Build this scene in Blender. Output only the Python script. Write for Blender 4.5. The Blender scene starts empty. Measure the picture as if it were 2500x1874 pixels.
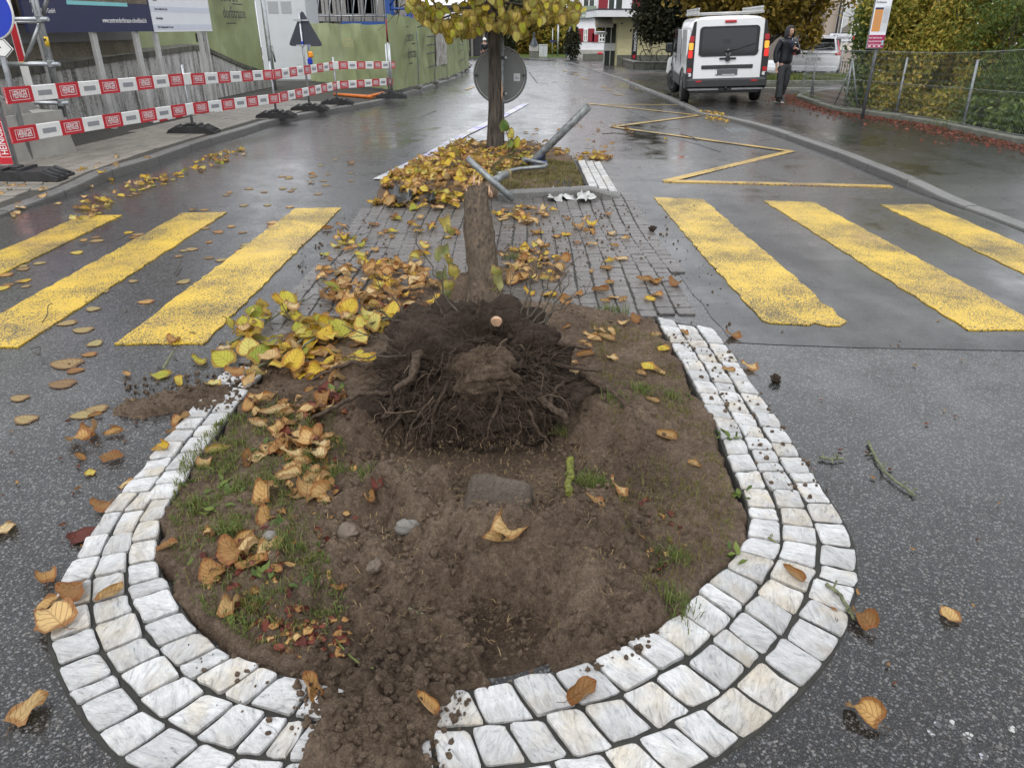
import bpy, bmesh, math, random
import numpy as np
from mathutils import Vector, Matrix
R = math.radians
rng = random.Random(11)
nr = np.random.default_rng(11)
sc = bpy.context.scene
COL = sc.collection
# ---------------------------------------------------------------- camera, sky, sun, exposure
FPX, CXP, CYP, YH, HC = 1780.0, 1250.0, 937.0, 62.0, 1.6
PITCH = math.atan((CYP - YH) / FPX)
cam_d = bpy.data.cameras.new("camera")
cam = bpy.data.objects.new("camera", cam_d)
COL.objects.link(cam)
cam.location = (0, 0, HC)
cam.rotation_euler = (math.pi / 2 - PITCH, 0, 0)
cam_d.sensor_width = 36.0
cam_d.lens = FPX / 2500.0 * 36.0
cam_d.clip_start = 0.05
cam_d.clip_end = 2000
sc.camera = cam
SUN_EL, SUN_AZ = R(52), R(200)
world = bpy.data.worlds.new("World")
sc.world = world
world.use_nodes = True
wn = world.node_tree.nodes
wl = world.node_tree.links
wn.clear()
w_out = wn.new("ShaderNodeOutputWorld")
w_bg = wn.new("ShaderNodeBackground")
w_sky = wn.new("ShaderNodeTexSky")
w_sky.sky_type = 'NISHITA'
w_sky.sun_disc = False
w_sky.sun_elevation = SUN_EL
w_sky.sun_rotation = SUN_AZ
w_sky.dust_density = 4.0
w_hsv = wn.new("ShaderNodeHueSaturation")
w_hsv.inputs["Saturation"].default_value = 0.15
w_mix = wn.new("ShaderNodeMix")
w_mix.data_type = 'RGBA'
w_mix.inputs[0].default_value = 0.72
w_mix.inputs[7].default_value = (12.5, 12.9, 13.6, 1)      # the even cloud layer
wl.new(w_sky.outputs[0], w_hsv.inputs["Color"])
wl.new(w_hsv.outputs[0], w_mix.inputs[6])
wl.new(w_mix.outputs[2], w_bg.inputs[0])
w_bg.inputs[1].default_value = 0.10
wl.new(w_bg.outputs[0], w_out.inputs[0])
sun_d = bpy.data.lights.new("sun", 'SUN')
sun_d.energy = 0.9
sun_d.angle = R(25)
sun_d.color = (1.0, 0.97, 0.92)
sun = bpy.data.objects.new("sun", sun_d)
COL.objects.link(sun)
sun.rotation_euler = (math.pi / 2 - SUN_EL, 0, math.pi - SUN_AZ)
sc.view_settings.view_transform = 'Standard'
sc.view_settings.look = 'None'
sc.view_settings.exposure = 0.5
sc.view_settings.gamma = 1.0
sc.cycles.use_denoising = True
sc.cycles.max_bounces = 6
sc.cycles.diffuse_bounces = 3
sc.cycles.glossy_bounces = 3
sc.cycles.transmission_bounces = 4
sc.cycles.transparent_max_bounces = 6
sc.cycles.caustics_reflective = False
sc.cycles.caustics_refractive = False
sc.cycles.sample_clamp_indirect = 4.0
# ---------------------------------------------------------------- helpers
GY, GSL = 10.0, 0.0212                                        # the street falls gently away beyond 10 m
def G(px, py, z=0.0):
 """photo pixel (2500 wide) -> point z above the street surface"""
 v = (CYP - py) / FPX
 dy = math.cos(PITCH) + v * math.sin(PITCH)
 dz = -math.sin(PITCH) + v * math.cos(PITCH)
 Y = (z - HC) / dz * dy
 if not 0 < Y <= GY: Y = (HC - z - GSL * GY) / (-dz / dy - GSL)
 return Vector(((px - CXP) / FPX * Y / dy, Y, z - (GSL * (Y - GY) if Y > GY else 0.0)))
GS = G
def RS(x, y, z):
 """slide a point along its line of sight from level ground onto the falling street"""
 k = (HC - GSL * GY) / (HC / y - GSL) / y if y > GY else 1.0
 return x * k, y * k, HC + (z - HC) * k
def at(px, py, Y):
 """photo pixel -> point on the vertical plane y = Y"""
 u = (px - CXP) / FPX
 v = (CYP - py) / FPX
 dy = math.cos(PITCH) + v * math.sin(PITCH)
 dz = -math.sin(PITCH) + v * math.cos(PITCH)
 t = Y / dy
 return Vector((u * t, Y, HC + dz * t))
def gz(y): return 0.0 if y < GY else -GSL * (y - GY)
def smooth(a, b, x):
 t = np.clip((x - a) / (b - a), 0, 1)
 return t * t * (3 - 2 * t)
def _hash(ix, iy, seed):
 h = (ix.astype(np.int64) * 374761393 + iy.astype(np.int64) * 668265263 + seed * 1442695041) & 0xFFFFFFFF
 h = ((h ^ (h >> 13)) * 1274126177) & 0xFFFFFFFF
 h = h ^ (h >> 16)
 return (h & 0xFFFF) / 65535.0
def vnoise(x, y, seed=0):
 ix = np.floor(x); iy = np.floor(y)
 fx = x - ix; fy = y - iy
 fx = fx * fx * (3 - 2 * fx); fy = fy * fy * (3 - 2 * fy)
 a = _hash(ix, iy, seed); b = _hash(ix + 1, iy, seed)
 c = _hash(ix, iy + 1, seed); d = _hash(ix + 1, iy + 1, seed)
 return (a * (1 - fx) + b * fx) * (1 - fy) + (c * (1 - fx) + d * fx) * fy - 0.5
def fbm(x, y, scale, octaves=4, seed=0, gain=0.5):
 s = 0; amp = 1
 for k in range(octaves):
  s = s + amp * vnoise(x * scale, y * scale, seed + k * 17)
  scale *= 2.03; amp *= gain
 return s
def in_poly(x, y, poly):
 x = np.asarray(x, float); y = np.asarray(y, float)
 c = np.zeros(x.shape, bool)
 n = len(poly)
 for i in range(n):
  x0, y0 = poly[i][0], poly[i][1]; x1, y1 = poly[(i + 1) % n][0], poly[(i + 1) % n][1]
  if y0 == y1:
   continue
  cond = (y0 > y) != (y1 > y)
  c ^= cond & (x < (x1 - x0) * (y - y0) / (y1 - y0) + x0)
 return c
def poly_dist(x, y, poly, closed=True):
 d = np.full(np.shape(x), 1e9)
 n = len(poly)
 for i in range(n if closed else n - 1):
  ax, ay = poly[i][0], poly[i][1]; bx, by = poly[(i + 1) % n][0], poly[(i + 1) % n][1]
  vx, vy = bx - ax, by - ay
  L = vx * vx + vy * vy + 1e-12
  t = np.clip(((x - ax) * vx + (y - ay) * vy) / L, 0, 1)
  d = np.minimum(d, np.hypot(x - ax - t * vx, y - ay - t * vy))
 return d
WM = {}                                                    # world matrices of thing empties
def thing(name, label, cat, loc=(0, 0, 0), rz=0.0, group=None, rx=0.0, ry=0.0):
 o = bpy.data.objects.new(name, None)
 o.empty_display_size = 0.1
 COL.objects.link(o)
 o.location = loc
 o.rotation_euler = (rx, ry, rz)
 o["label"] = label
 o["category"] = cat
 if group:
  o["group"] = group
 WM[o.name] = Matrix.Translation(Vector(loc)) @ Matrix.Rotation(rz, 4, 'Z') @ Matrix.Rotation(ry, 4, 'Y') @ Matrix.Rotation(rx, 4, 'X')
 return o
def tag(o, label=None, cat=None, group=None, kind=None):
 if label: o["label"] = label
 if cat: o["category"] = cat
 if group: o["group"] = group
 if kind: o["kind"] = kind
 return o
def link(name, me, parent=None):
 o = bpy.data.objects.new(name, me)
 COL.objects.link(o)
 if parent is not None:
  o.parent = parent
 return o
class MB:
 """collects shapes into one mesh"""
 def __init__(s):
  s.v = []; s.f = []; s.m = []; s.sm = []
 def add(s, verts, faces, mi=0, smooth=False, M=None):
  b = len(s.v)
  if M is not None:
   verts = [M @ Vector(p) for p in verts]
  s.v.extend([tuple(p) for p in verts])
  for f in faces:
   s.f.append(tuple(b + i for i in f)); s.m.append(mi); s.sm.append(smooth)
  return s
 def box(s, c, d, mi=0, M=None, rz=0.0, bev=0.0):
  x, y, z = d[0] / 2, d[1] / 2, d[2] / 2
  if bev > 0:
   e = min(bev, x * .9, y * .9, z * .9)
   vs = []
   for sx in (-1, 1):
    for sy in (-1, 1):
     for sz in (-1, 1):
      vs += [(sx * x, sy * (y - e), sz * (z - e)), (sx * (x - e), sy * y, sz * (z - e)), (sx * (x - e), sy * (y - e), sz * z)]
   T = Matrix.Translation(Vector(c)) @ Matrix.Rotation(rz, 4, 'Z')
   if M is not None: T = M @ T
   def ci(sx, sy, sz, k):
    return ((sx > 0) * 4 + (sy > 0) * 2 + (sz > 0)) * 3 + k
   fs = []
   for sx in (-1, 1):
    q = [ci(sx, -1, -1, 0), ci(sx, 1, -1, 0), ci(sx, 1, 1, 0), ci(sx, -1, 1, 0)]
    fs.append(q if sx > 0 else q[::-1])
   for sy in (-1, 1):
    q = [ci(-1, sy, -1, 1), ci(1, sy, -1, 1), ci(1, sy, 1, 1), ci(-1, sy, 1, 1)]
    fs.append(q if sy < 0 else q[::-1])
   for sz in (-1, 1):
    q = [ci(-1, -1, sz, 2), ci(1, -1, sz, 2), ci(1, 1, sz, 2), ci(-1, 1, sz, 2)]
    fs.append(q if sz > 0 else q[::-1])
   for sx in (-1, 1):
    for sy in (-1, 1):
     q = [ci(sx, sy, -1, 0), ci(sx, sy, -1, 1), ci(sx, sy, 1, 1), ci(sx, sy, 1, 0)]
     fs.append(q if sx * sy < 0 else q[::-1])
    for sz in (-1, 1):
     q = [ci(sx, -1, sz, 0), ci(sx, 1, sz, 0), ci(sx, 1, sz, 2), ci(sx, -1, sz, 2)]
     fs.append(q if sx * sz > 0 else q[::-1])
   for sy in (-1, 1):
    for sz in (-1, 1):
     q = [ci(-1, sy, sz, 1), ci(1, sy, sz, 1), ci(1, sy, sz, 2), ci(-1, sy, sz, 2)]
     fs.append(q if sy * sz < 0 else q[::-1])
   for sx in (-1, 1):
    for sy in (-1, 1):
     for sz in (-1, 1):
      q = [ci(sx, sy, sz, 0), ci(sx, sy, sz, 1), ci(sx, sy, sz, 2)]
      fs.append(q if sx * sy * sz > 0 else q[::-1])
   return s.add(vs, fs, mi, False, T)
  vs = [(-x, -y, -z), (x, -y, -z), (x, y, -z), (-x, y, -z), (-x, -y, z), (x, -y, z), (x, y, z), (-x, y, z)]
  T = Matrix.Translation(Vector(c)) @ Matrix.Rotation(rz, 4, 'Z')
  if M is not None: T = M @ T
  return s.add(vs, [(0, 3, 2, 1), (4, 5, 6, 7), (0, 1, 5, 4), (1, 2, 6, 5), (2, 3, 7, 6), (3, 0, 4, 7)], mi, False, T)
 def tube(s, pts, rad, seg=8, mi=0, cap=True, M=None, smooth=True, jit=0.0):
  pts = [Vector(p) for p in pts]
  n = len(pts)
  rads = rad if isinstance(rad, (list, tuple)) else [rad] * n
  vs = []
  up = None
  for i, p in enumerate(pts):
   t = (pts[min(i + 1, n - 1)] - pts[max(i - 1, 0)])
   if t.length < 1e-9: t = Vector((0, 0, 1))
   t.normalize()
   if up is None:
    up = t.orthogonal().normalized()
   else:
    up = (up - t * up.dot(t))
    up = up.normalized() if up.length > 1e-6 else t.orthogonal().normalized()
   w = t.cross(up)
   for k in range(seg):
    a = 2 * math.pi * k / seg
    r = rads[i] * (1 + (rng.uniform(-jit, jit) if jit else 0))
    vs.append(p + (up * math.cos(a) + w * math.sin(a)) * r)
  fs = []
  for i in range(n - 1):
   for k in range(seg):
    k2 = (k + 1) % seg
    fs.append((i * seg + k, i * seg + k2, (i + 1) * seg + k2, (i + 1) * seg + k))
  s.add(vs, fs, mi, smooth, M)
  if cap:
   b = len(s.v) - n * seg
   s.f.append(tuple(b + k for k in range(seg))[::-1]); s.m.append(mi); s.sm.append(False)
   s.f.append(tuple(b + (n - 1) * seg + k for k in range(seg))); s.m.append(mi); s.sm.append(False)
  return s
 def prism(s, poly, axis, d0, d1, mi=0, M=None):
  """polygon (2D) swept along axis 'x','y' or 'z' from d0 to d1"""
  def P(a, b, d):
   return {'x': (d, a, b), 'y': (a, d, b), 'z': (a, b, d)}[axis]
  n = len(poly)
  vs = [P(a, b, d0) for a, b in poly] + [P(a, b, d1) for a, b in poly]
  fs = [tuple(range(n))[::-1], tuple(range(n, 2 * n))]
  for i in range(n):
   j = (i + 1) % n
   fs.append((i, j, n + j, n + i))
  return s.add(vs, fs, mi, False, M)
 def lathe(s, prof, c=(0, 0, 0), seg=16, mi=0, M=None, smooth=True):
  vs = []
  for r, z in prof:
   for k in range(seg):
    a = 2 * math.pi * k / seg
    vs.append((c[0] + r * math.cos(a), c[1] + r * math.sin(a), c[2] + z))
  fs = []
  for i in range(len(prof) - 1):
   for k in range(seg):
    k2 = (k + 1) % seg
    fs.append((i * seg + k, i * seg + k2, (i + 1) * seg + k2, (i + 1) * seg + k))
  return s.add(vs, fs, mi, smooth, M)
 def build(s, name, mats, parent=None, fix=True):
  me = bpy.data.meshes.new(name)
  vs = s.v
  if parent is not None and parent.name in WM:
   inv = WM[parent.name].inverted()
   vs = [tuple(inv @ Vector(p)) for p in vs]
  me.from_pydata(vs, [], s.f)
  if not isinstance(mats, (list, tuple)): mats = [mats]
  for m in mats: me.materials.append(m)
  me.polygons.foreach_set("material_index", s.m)
  me.polygons.foreach_set("use_smooth", s.sm)
  if fix:
   bm = bmesh.new(); bm.from_mesh(me)
   bmesh.ops.recalc_face_normals(bm, faces=bm.faces)
   bm.to_mesh(me); bm.free()
  me.update()
  o = link(name, me, parent)
  if parent is not None and parent.name in WM:
   WM[o.name] = WM[parent.name]
  else:
   WM[o.name] = Matrix.Identity(4)
  return o
def npmesh(name, V, F, mat, smooth=True, mi=None, uv=None):
 """fast mesh from numpy arrays; F is (n,3) or (n,4)"""
 me = bpy.data.meshes.new(name)
 V = np.asarray(V, np.float32); F = np.asarray(F, np.int32)
 k = F.shape[1]
 me.vertices.add(len(V)); me.vertices.foreach_set("co", V.ravel())
 me.loops.add(F.size); me.loops.foreach_set("vertex_index", F.ravel())
 me.polygons.add(len(F))
 me.polygons.foreach_set("loop_start", np.arange(0, F.size, k, dtype=np.int32))
 me.polygons.foreach_set("loop_total", np.full(len(F), k, np.int32))
 if not isinstance(mat, (list, tuple)): mat = [mat]
 for m in mat: me.materials.append(m)
 me.polygons.foreach_set("use_smooth", np.full(len(F), smooth, bool))
 if mi is not None: me.polygons.foreach_set("material_index", np.asarray(mi, np.int32))
 me.update(calc_edges=True)
 if uv is not None:
  l = me.uv_layers.new(name="UVMap")
  l.data.foreach_set("uv", np.asarray(uv, np.float32)[F.ravel()].ravel())
 return me
def textmesh(name, body, size, mat, parent, M, align='CENTER', extrude=0.0008, xs=1.0, bold=.006):
 """flat lettering; M places the text plane (x right, y up)"""
 cu = bpy.data.curves.new(name, 'FONT')
 cu.body = body; cu.size = size; cu.align_x = align; cu.align_y = 'CENTER'
 cu.extrude = extrude; cu.offset = bold * size; cu.resolution_u = 2
 to = bpy.data.objects.new("tmp_text", cu); COL.objects.link(to)
 bpy.context.view_layer.update()
 dg = bpy.context.evaluated_depsgraph_get()
 me = bpy.data.meshes.new_from_object(to.evaluated_get(dg))
 bpy.data.objects.remove(to); bpy.data.curves.remove(cu)
 T = M @ Matrix.Diagonal((xs, 1, 1, 1))
 if parent is not None and parent.name in WM: T = WM[parent.name].inverted() @ T
 me.transform(T)
 me.materials.clear(); me.materials.append(mat)
 me.name = name
 o = link(name, me, parent)
 WM[o.name] = WM.get(parent.name, Matrix.Identity(4)) if parent is not None else Matrix.Identity(4)
 return o
def frame(origin, xdir, up=(0, 0, 1)):
 """matrix whose x runs along xdir, y along up, z out of the face"""
 x = Vector(xdir).normalized(); u = Vector(up)
 u = (u - x * u.dot(x)).normalized()
 z = x.cross(u)
 m = Matrix((x, u, z)).transposed().to_4x4()
 m.translation = Vector(origin)
 return m
# ---------------------------------------------------------------- materials
class NT:
 def __init__(s, name):
  s.m = bpy.data.materials.new(name); s.m.use_nodes = True
  s.t = s.m.node_tree; s.n = s.t.nodes; s.l = s.t.links
  s.b = s.n["Principled BSDF"]
 def new(s, typ, **kw):
  n = s.n.new(typ)
  for k, v in kw.items():
   if k in n.inputs: n.inputs[k].default_value = v
   else: setattr(n, k, v)
  return n
 def link(s, a, b): s.l.new(a, b)
 def set(s, **kw):
  names = dict(color="Base Color", rough="Roughness", metal="Metallic", spec="Specular IOR Level", emit="Emission Color", estr="Emission Strength", trans="Transmission Weight", ior="IOR", alpha="Alpha", coat="Coat Weight", sss="Subsurface Weight")
  for k, v in kw.items():
   if k in ("color", "emit") and len(v) == 3: v = (*v, 1)
   s.b.inputs[names[k]].default_value = v
  return s
 def coord(s, kind="Object", scale=(1, 1, 1)):
  c = s.new("ShaderNodeTexCoord")
  mp = s.new("ShaderNodeMapping"); mp.inputs["Scale"].default_value = scale
  s.link(c.outputs[kind], mp.inputs[0])
  return mp.outputs[0]
 def noise(s, vec, scale, detail=4, rough=0.55, dist=0.0):
  n = s.new("ShaderNodeTexNoise", Scale=scale, Detail=detail, Roughness=rough, Distortion=dist)
  if vec is not None: s.link(vec, n.inputs["Vector"])
  return n.outputs["Fac"]
 def vor(s, vec, scale, feature='F1', out="Distance"):
  n = s.new("ShaderNodeTexVoronoi", Scale=scale); n.feature = feature
  if vec is not None: s.link(vec, n.inputs["Vector"])
  return n.outputs[out]
 def ramp(s, fac, stops, interp='LINEAR'):
  r = s.new("ShaderNodeValToRGB"); r.color_ramp.interpolation = interp
  e = r.color_ramp.elements
  while len(e) < len(stops): e.new(0.5)
  for i, (p, c) in enumerate(stops):
   e[i].position = p
   e[i].color = (*c, 1) if not isinstance(c, (int, float)) else (c, c, c, 1)
  s.link(fac, r.inputs[0])
  return r.outputs[0]
 def mix(s, fac, a, b, mode='MIX'):
  n = s.new("ShaderNodeMix"); n.data_type = 'RGBA'; n.blend_type = mode
  for sock, v in ((n.inputs[0], fac), (n.inputs[6], a), (n.inputs[7], b)):
   if isinstance(v, (int, float)): sock.default_value = v if sock.type == 'VALUE' else (v, v, v, 1)
   elif isinstance(v, tuple): sock.default_value = (*v, 1) if len(v) == 3 else v
   else: s.link(v, sock)
  return n.outputs[2]
 def math(s, op, a, b=0.0):
  n = s.new("ShaderNodeMath"); n.operation = op
  for i, v in enumerate((a, b)):
   if isinstance(v, (int, float)): n.inputs[i].default_value = v
   else: s.link(v, n.inputs[i])
  return n.outputs[0]
 def col(s, sock): s.link(sock, s.b.inputs["Base Color"]); return s
 def rgh(s, sock): s.link(sock, s.b.inputs["Roughness"]); return s
 def bump(s, h, strength=0.5, dist=0.01):
  n = s.new("ShaderNodeBump", Strength=strength, Distance=dist)
  s.link(h, n.inputs["Height"]); s.link(n.outputs[0], s.b.inputs["Normal"]); return s
def mat(name, c, rough=0.6, metal=0.0, var=0.12, scale=6.0, bump=0.0, bscale=60.0, spec=0.5, coords="Object", **kw):
 t = NT(name); v = t.coord(coords)
 t.set(rough=rough, metal=metal, spec=spec, **kw)
 if var > 0:
  f = t.noise(v, scale, 5, 0.6)
  a = tuple(max(0, x * (1 - var)) for x in c); b = tuple(min(1, x * (1 + var)) for x in c)
  t.col(t.ramp(f, [(0.3, a), (0.7, b)]))
  t.rgh(t.ramp(f, [(0.2, max(0.03, rough - .08)), (0.8, min(1, rough + .08))]))
 else:
  t.set(color=c)
 if bump > 0:
  t.bump(t.noise(v, bscale, 4, 0.6), bump, 0.01)
 return t.m
def m_asphalt(name, dark, light, agg, wet0, wet1, seed=0.0, fine=90.0, tint=(1, 1, 1)):
 t = NT(name)
 v = t.coord("Object")
 vs = t.coord("Object", (1.0, 0.22, 1))
 cell = t.new("ShaderNodeTexVoronoi", Scale=fine); t.link(v, cell.inputs["Vector"])
 sep = t.new("ShaderNodeSeparateColor"); t.link(cell.outputs["Color"], sep.inputs[0])
 stones = t.ramp(sep.outputs[0], [(0.0, dark), (agg, dark * 1.5), (min(.995, agg + .08), light), (1.0, light * 1.25)])
 c2 = t.new("ShaderNodeTexVoronoi", Scale=fine * 2.3); t.link(v, c2.inputs["Vector"]); s2 = t.new("ShaderNodeSeparateColor"); t.link(c2.outputs["Color"], s2.inputs[0])
 soft = t.ramp(cell.outputs["Distance"], [(0.3, 1.0), (0.7, 0.5)])
 stones = t.mix(1.0, stones, soft, 'MULTIPLY')
 stones = t.mix(0.42, stones, t.ramp(s2.outputs[0], [(0.0, dark * .5), (0.6, dark * 1.6), (0.88, light * .5), (1.0, light * 1.3)]))
 warm = t.mix(sep.outputs[1], (0.95, 0.98, 1.05), (1.08, 1.0, 0.9))
 stones = t.mix(1.0, stones, warm, 'MULTIPLY')
 big = t.noise(vs, 0.55, 5, 0.6)
 med = t.noise(v, 2.6, 5, 0.65)
 patch = t.ramp(big, [(0.3, 0.72), (0.55, 1.0), (0.8, 1.22)])
 c = t.mix(1.0, stones, patch, 'MULTIPLY')
 c = t.mix(1.0, c, (*tint,), 'MULTIPLY')
 t.col(c)
 w = t.math('ADD', t.math('MULTIPLY', big, 0.65), t.math('MULTIPLY', med, 0.35))
 t.rgh(t.ramp(w, [(0.36, wet0), (0.47, (wet0 + wet1) / 2), (0.60, wet1)]))
 h = t.math('ADD', t.math('MULTIPLY', cell.outputs["Distance"], -0.55), t.math('MULTIPLY', t.noise(v, 35, 3, .6), 0.5))
 k = t.ramp(w, [(0.38, 0.10), (0.56, 1.0)])
 t.bump(t.math('MULTIPLY', h, k), 0.35, 0.006)
 t.set(spec=0.12)
 cb = t.new("ShaderNodeBump", Strength=.16, Distance=.004); t.link(t.math('MULTIPLY', h, k), cb.inputs["Height"]); t.link(cb.outputs[0], t.b.inputs["Coat Normal"])
 t.b.inputs['Coat IOR'].default_value = 1.33
 t.link(t.ramp(w, [(0.40, 1.0), (0.60, 0.75)]), t.b.inputs['Coat Weight']); t.link(t.ramp(w, [(0.36, wet0), (0.46, .22), (0.62, .32)]), t.b.inputs['Coat Roughness'])
 return t.m
M = {}
M['asphalt'] = m_asphalt('wet_asphalt', 0.014, 0.20, 0.80, 0.10, 0.5, fine=150)
M['asphalt_new'] = m_asphalt('wet_dark_asphalt', 0.012, 0.10, 0.88, 0.12, 0.5, fine=170)
M['asphalt_walk'] = m_asphalt('wet_pavement_asphalt', 0.013, 0.08, 0.91, 0.10, 0.5, fine=160)
def m_paint(name, c, wear=0.42, scale=120.0):
 t = NT(name); v = t.coord("Object")
 n1 = t.vor(v, scale); n2 = t.noise(v, 1.7, 4, .6); n3 = t.noise(v, 140, 3, .7)
 f = t.math('ADD', t.math('MULTIPLY', n1, 0.42), t.math('ADD', t.math('MULTIPLY', n2, 0.62), t.math('MULTIPLY', n3, 0.32)))
 k = t.ramp(f, [(wear + .30, 0.0), (wear + .37, 0.9)])
 dirt = t.ramp(t.noise(v, 1.4, 6, .65), [(0.32, (c[0] * .62, c[1] * .60, c[2] * 1.6)), (0.5, tuple(x * .88 for x in c)), (0.7, c)])
 t.col(t.mix(k, dirt, (0.035, 0.033, 0.03)))
 t.rgh(t.ramp(n2, [(0.3, 0.28), (0.7, 0.5)]))
 t.bump(t.math('MULTIPLY', f, -1.0), 0.5, 0.006)
 return t.m
M['yellow_paint'] = m_paint('yellow_road_paint', (0.68, 0.45, 0.035), 0.38)
M['yellow_line'] = m_paint('yellow_line_paint', (0.55, 0.35, 0.05), 0.40, 45)
M['white_line'] = m_paint('white_line_paint', (0.60, 0.60, 0.58), 0.40, 60)
def m_marble():
 t = NT('white_quartzite_setts')
 oi = t.new("ShaderNodeObjectInfo")
 c = t.new("ShaderNodeTexCoord")
 mp = t.new("ShaderNodeMapping"); t.link(c.outputs["Object"], mp.inputs[0])
 cb = t.new("ShaderNodeCombineXYZ"); t.link(t.math('MULTIPLY', oi.outputs["Random"], 37.0), cb.inputs[0]); t.link(t.math('MULTIPLY', oi.outputs["Random"], 91.0), cb.inputs[1])
 rot = t.new("ShaderNodeCombineXYZ"); t.link(t.math('MULTIPLY', oi.outputs["Random"], 2.2), rot.inputs[2])
 t.link(cb.outputs[0], mp.inputs["Location"]); t.link(rot.outputs[0], mp.inputs["Rotation"])
 st = t.new("ShaderNodeMapping"); st.inputs["Scale"].default_value = (1, 3.2, 1); t.link(mp.outputs[0], st.inputs[0])
 veins = t.noise(st.outputs[0], 16, 7, .68, 1.6)
 blotch = t.noise(mp.outputs[0], 6, 4, .6)
 pit = t.noise(mp.outputs[0], 190, 3, .7)
 base = t.ramp(veins, [(0.30, (0.19, 0.195, 0.20)), (0.42, (0.40, 0.405, 0.41)), (0.58, (0.52, 0.52, 0.515))])
 och = t.ramp(t.math('ADD', blotch, t.math('MULTIPLY', oi.outputs["Random"], 0.22)), [(0.62, (1, 1, 1)), (0.80, (0.93, 0.84, 0.70))])
 col = t.mix(1.0, base, och, 'MULTIPLY')
 col = t.mix(1.0, col, t.ramp(t.math('FRACT', t.math('MULTIPLY', oi.outputs['Random'], 13.7)), [(0.0, 0.86), (0.5, 1.05), (1.0, 1.18)]), 'MULTIPLY')
 spk = t.ramp(pit, [(0.30, 1.0), (0.36, 0.0)])
 col = t.mix(t.math('MULTIPLY', spk, 0.75), col, (0.06, 0.05, 0.045))
 dirt = t.ramp(t.noise(c.outputs["Object"], 3.0, 6, .7), [(0.50, 0.0), (0.74, 0.7)])
 col = t.mix(dirt, col, (0.16, 0.14, 0.12))
 t.col(col); t.set(rough=0.42)
 t.bump(t.math('ADD', t.math('MULTIPLY', veins, 0.8), t.math('MULTIPLY', pit, .25)), 0.7, 0.012)
 return t.m
M['sett'] = m_marble()
def m_stone(name, lo, hi, rough=.45, sc_=30., bump=.5, rnd=.35):
 t = NT(name); oi = t.new("ShaderNodeObjectInfo"); g = t.new("ShaderNodeNewGeometry")
 v = t.coord("Object")
 n = t.noise(v, sc_, 5, .65)
 n2 = t.noise(v, 4.0, 4, .6)
 c = t.ramp(n, [(0.25, lo), (0.75, hi)])
 val = t.ramp(t.math('ADD', t.math('MULTIPLY', oi.outputs["Random"], rnd), t.math('ADD', t.math('MULTIPLY', g.outputs["Random Per Island"], rnd), t.math('MULTIPLY', n2, 0.8))), [(0.25, 0.62), (1.1 if False else 1.0, 1.35)])
 t.col(t.mix(1.0, c, val, 'MULTIPLY'))
 t.rgh(t.ramp(n2, [(0.3, rough - .18), (0.7, rough + .12)]))
 t.bump(n, bump, 0.006)
 return t.m
M['porphyry'] = m_stone('wet_porphyry_setts', (0.058, 0.053, 0.051), (0.135, 0.124, 0.117), .36, 40)
M['paver'] = m_stone('concrete_pavers', (0.13, 0.118, 0.10), (0.24, 0.22, 0.19), .6, 50)
M['kerb'] = m_stone('granite_kerb', (0.03, 0.03, 0.029), (0.20, 0.195, 0.185), .45, 95)
M['mortar'] = mat('dark_joint_sand', (0.028, 0.027, 0.023), .8, var=.4, scale=30, bump=.6, bscale=250)
M['grit'] = mat('joint_grit', (0.04, 0.037, 0.03), .85, var=.45, scale=18, bump=.5, bscale=200)
def m_soil(name, a, b, c3):
 t = NT(name); v = t.coord("Object")
 n1 = t.noise(v, 3.2, 6, .65); n2 = t.noise(v, 60, 6, .8); n3 = t.noise(v, 260, 3, .8)
 f = t.math('ADD', t.math('MULTIPLY', n1, .34), t.math('ADD', t.math('MULTIPLY', n2, .42), t.math('MULTIPLY', n3, .38)))
 col = t.ramp(f, [(0.44, a), (0.57, b), (0.70, c3)])
 t.col(col); t.set(rough=.82, spec=.25)
 t.bump(t.math('ADD', n2, t.math('MULTIPLY', n3, .55)), 1.0, .03)
 return t.m
M['soil'] = m_soil('moist_soil', (0.048, 0.032, 0.021), (0.180, 0.126, 0.086), (0.38, 0.285, 0.20))
M['soil_dark'] = m_soil('dark_root_soil', (0.032, 0.022, 0.015), (0.076, 0.053, 0.038), (0.15, 0.108, 0.078))
def m_bark(name, a, b, moss=None, sc_=(1, 1, 0.16), k=22):
 t = NT(name); v = t.coord("Object", sc_)
 n = t.noise(v, k, 7, .7, .6); w = t.vor(v, k * 1.6)
 f = t.math('ADD', t.math('MULTIPLY', n, .85), t.math('MULTIPLY', w, .2))
 c = t.ramp(f, [(0.36, a), (0.66, b)])
 if moss:
  c = t.mix(t.ramp(t.noise(t.coord("Object"), 6, 5, .65), [(0.5, 0.0), (0.66, .85)]), c, moss)
 t.col(c); t.set(rough=.8, spec=.25); t.bump(f, .9, .02)
 return t.m
M['bark'] = m_bark('lime_bark', (0.012, 0.010, 0.009), (0.105, 0.088, 0.072), None, (1, 1, .12), 26)
M['bark_muddy'] = m_bark('muddy_bark', (0.020, 0.014, 0.009), (0.120, 0.086, 0.056), (0.055, 0.038, 0.024), (1, .14, 1), 46)
M['root'] = m_bark('root_bark', (0.030, 0.020, 0.014), (0.110, 0.078, 0.055), None, (1, 1, 1), 45)
M['root_pale'] = mat('pale_fine_root', (0.22, 0.155, 0.10), .7, var=.4, scale=12)
M['twig'] = mat('dark_twig', (0.055, 0.045, 0.03), .75, var=.4, scale=20)
M['wood_raw'] = mat('raw_split_wood', (0.42, 0.26, 0.16), .7, var=.35, scale=30, bump=.6)
M['moss'] = mat('yellow_green_moss', (0.17, 0.18, 0.03), .9, var=.7, scale=50, bump=1.0, bscale=200)
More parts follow.
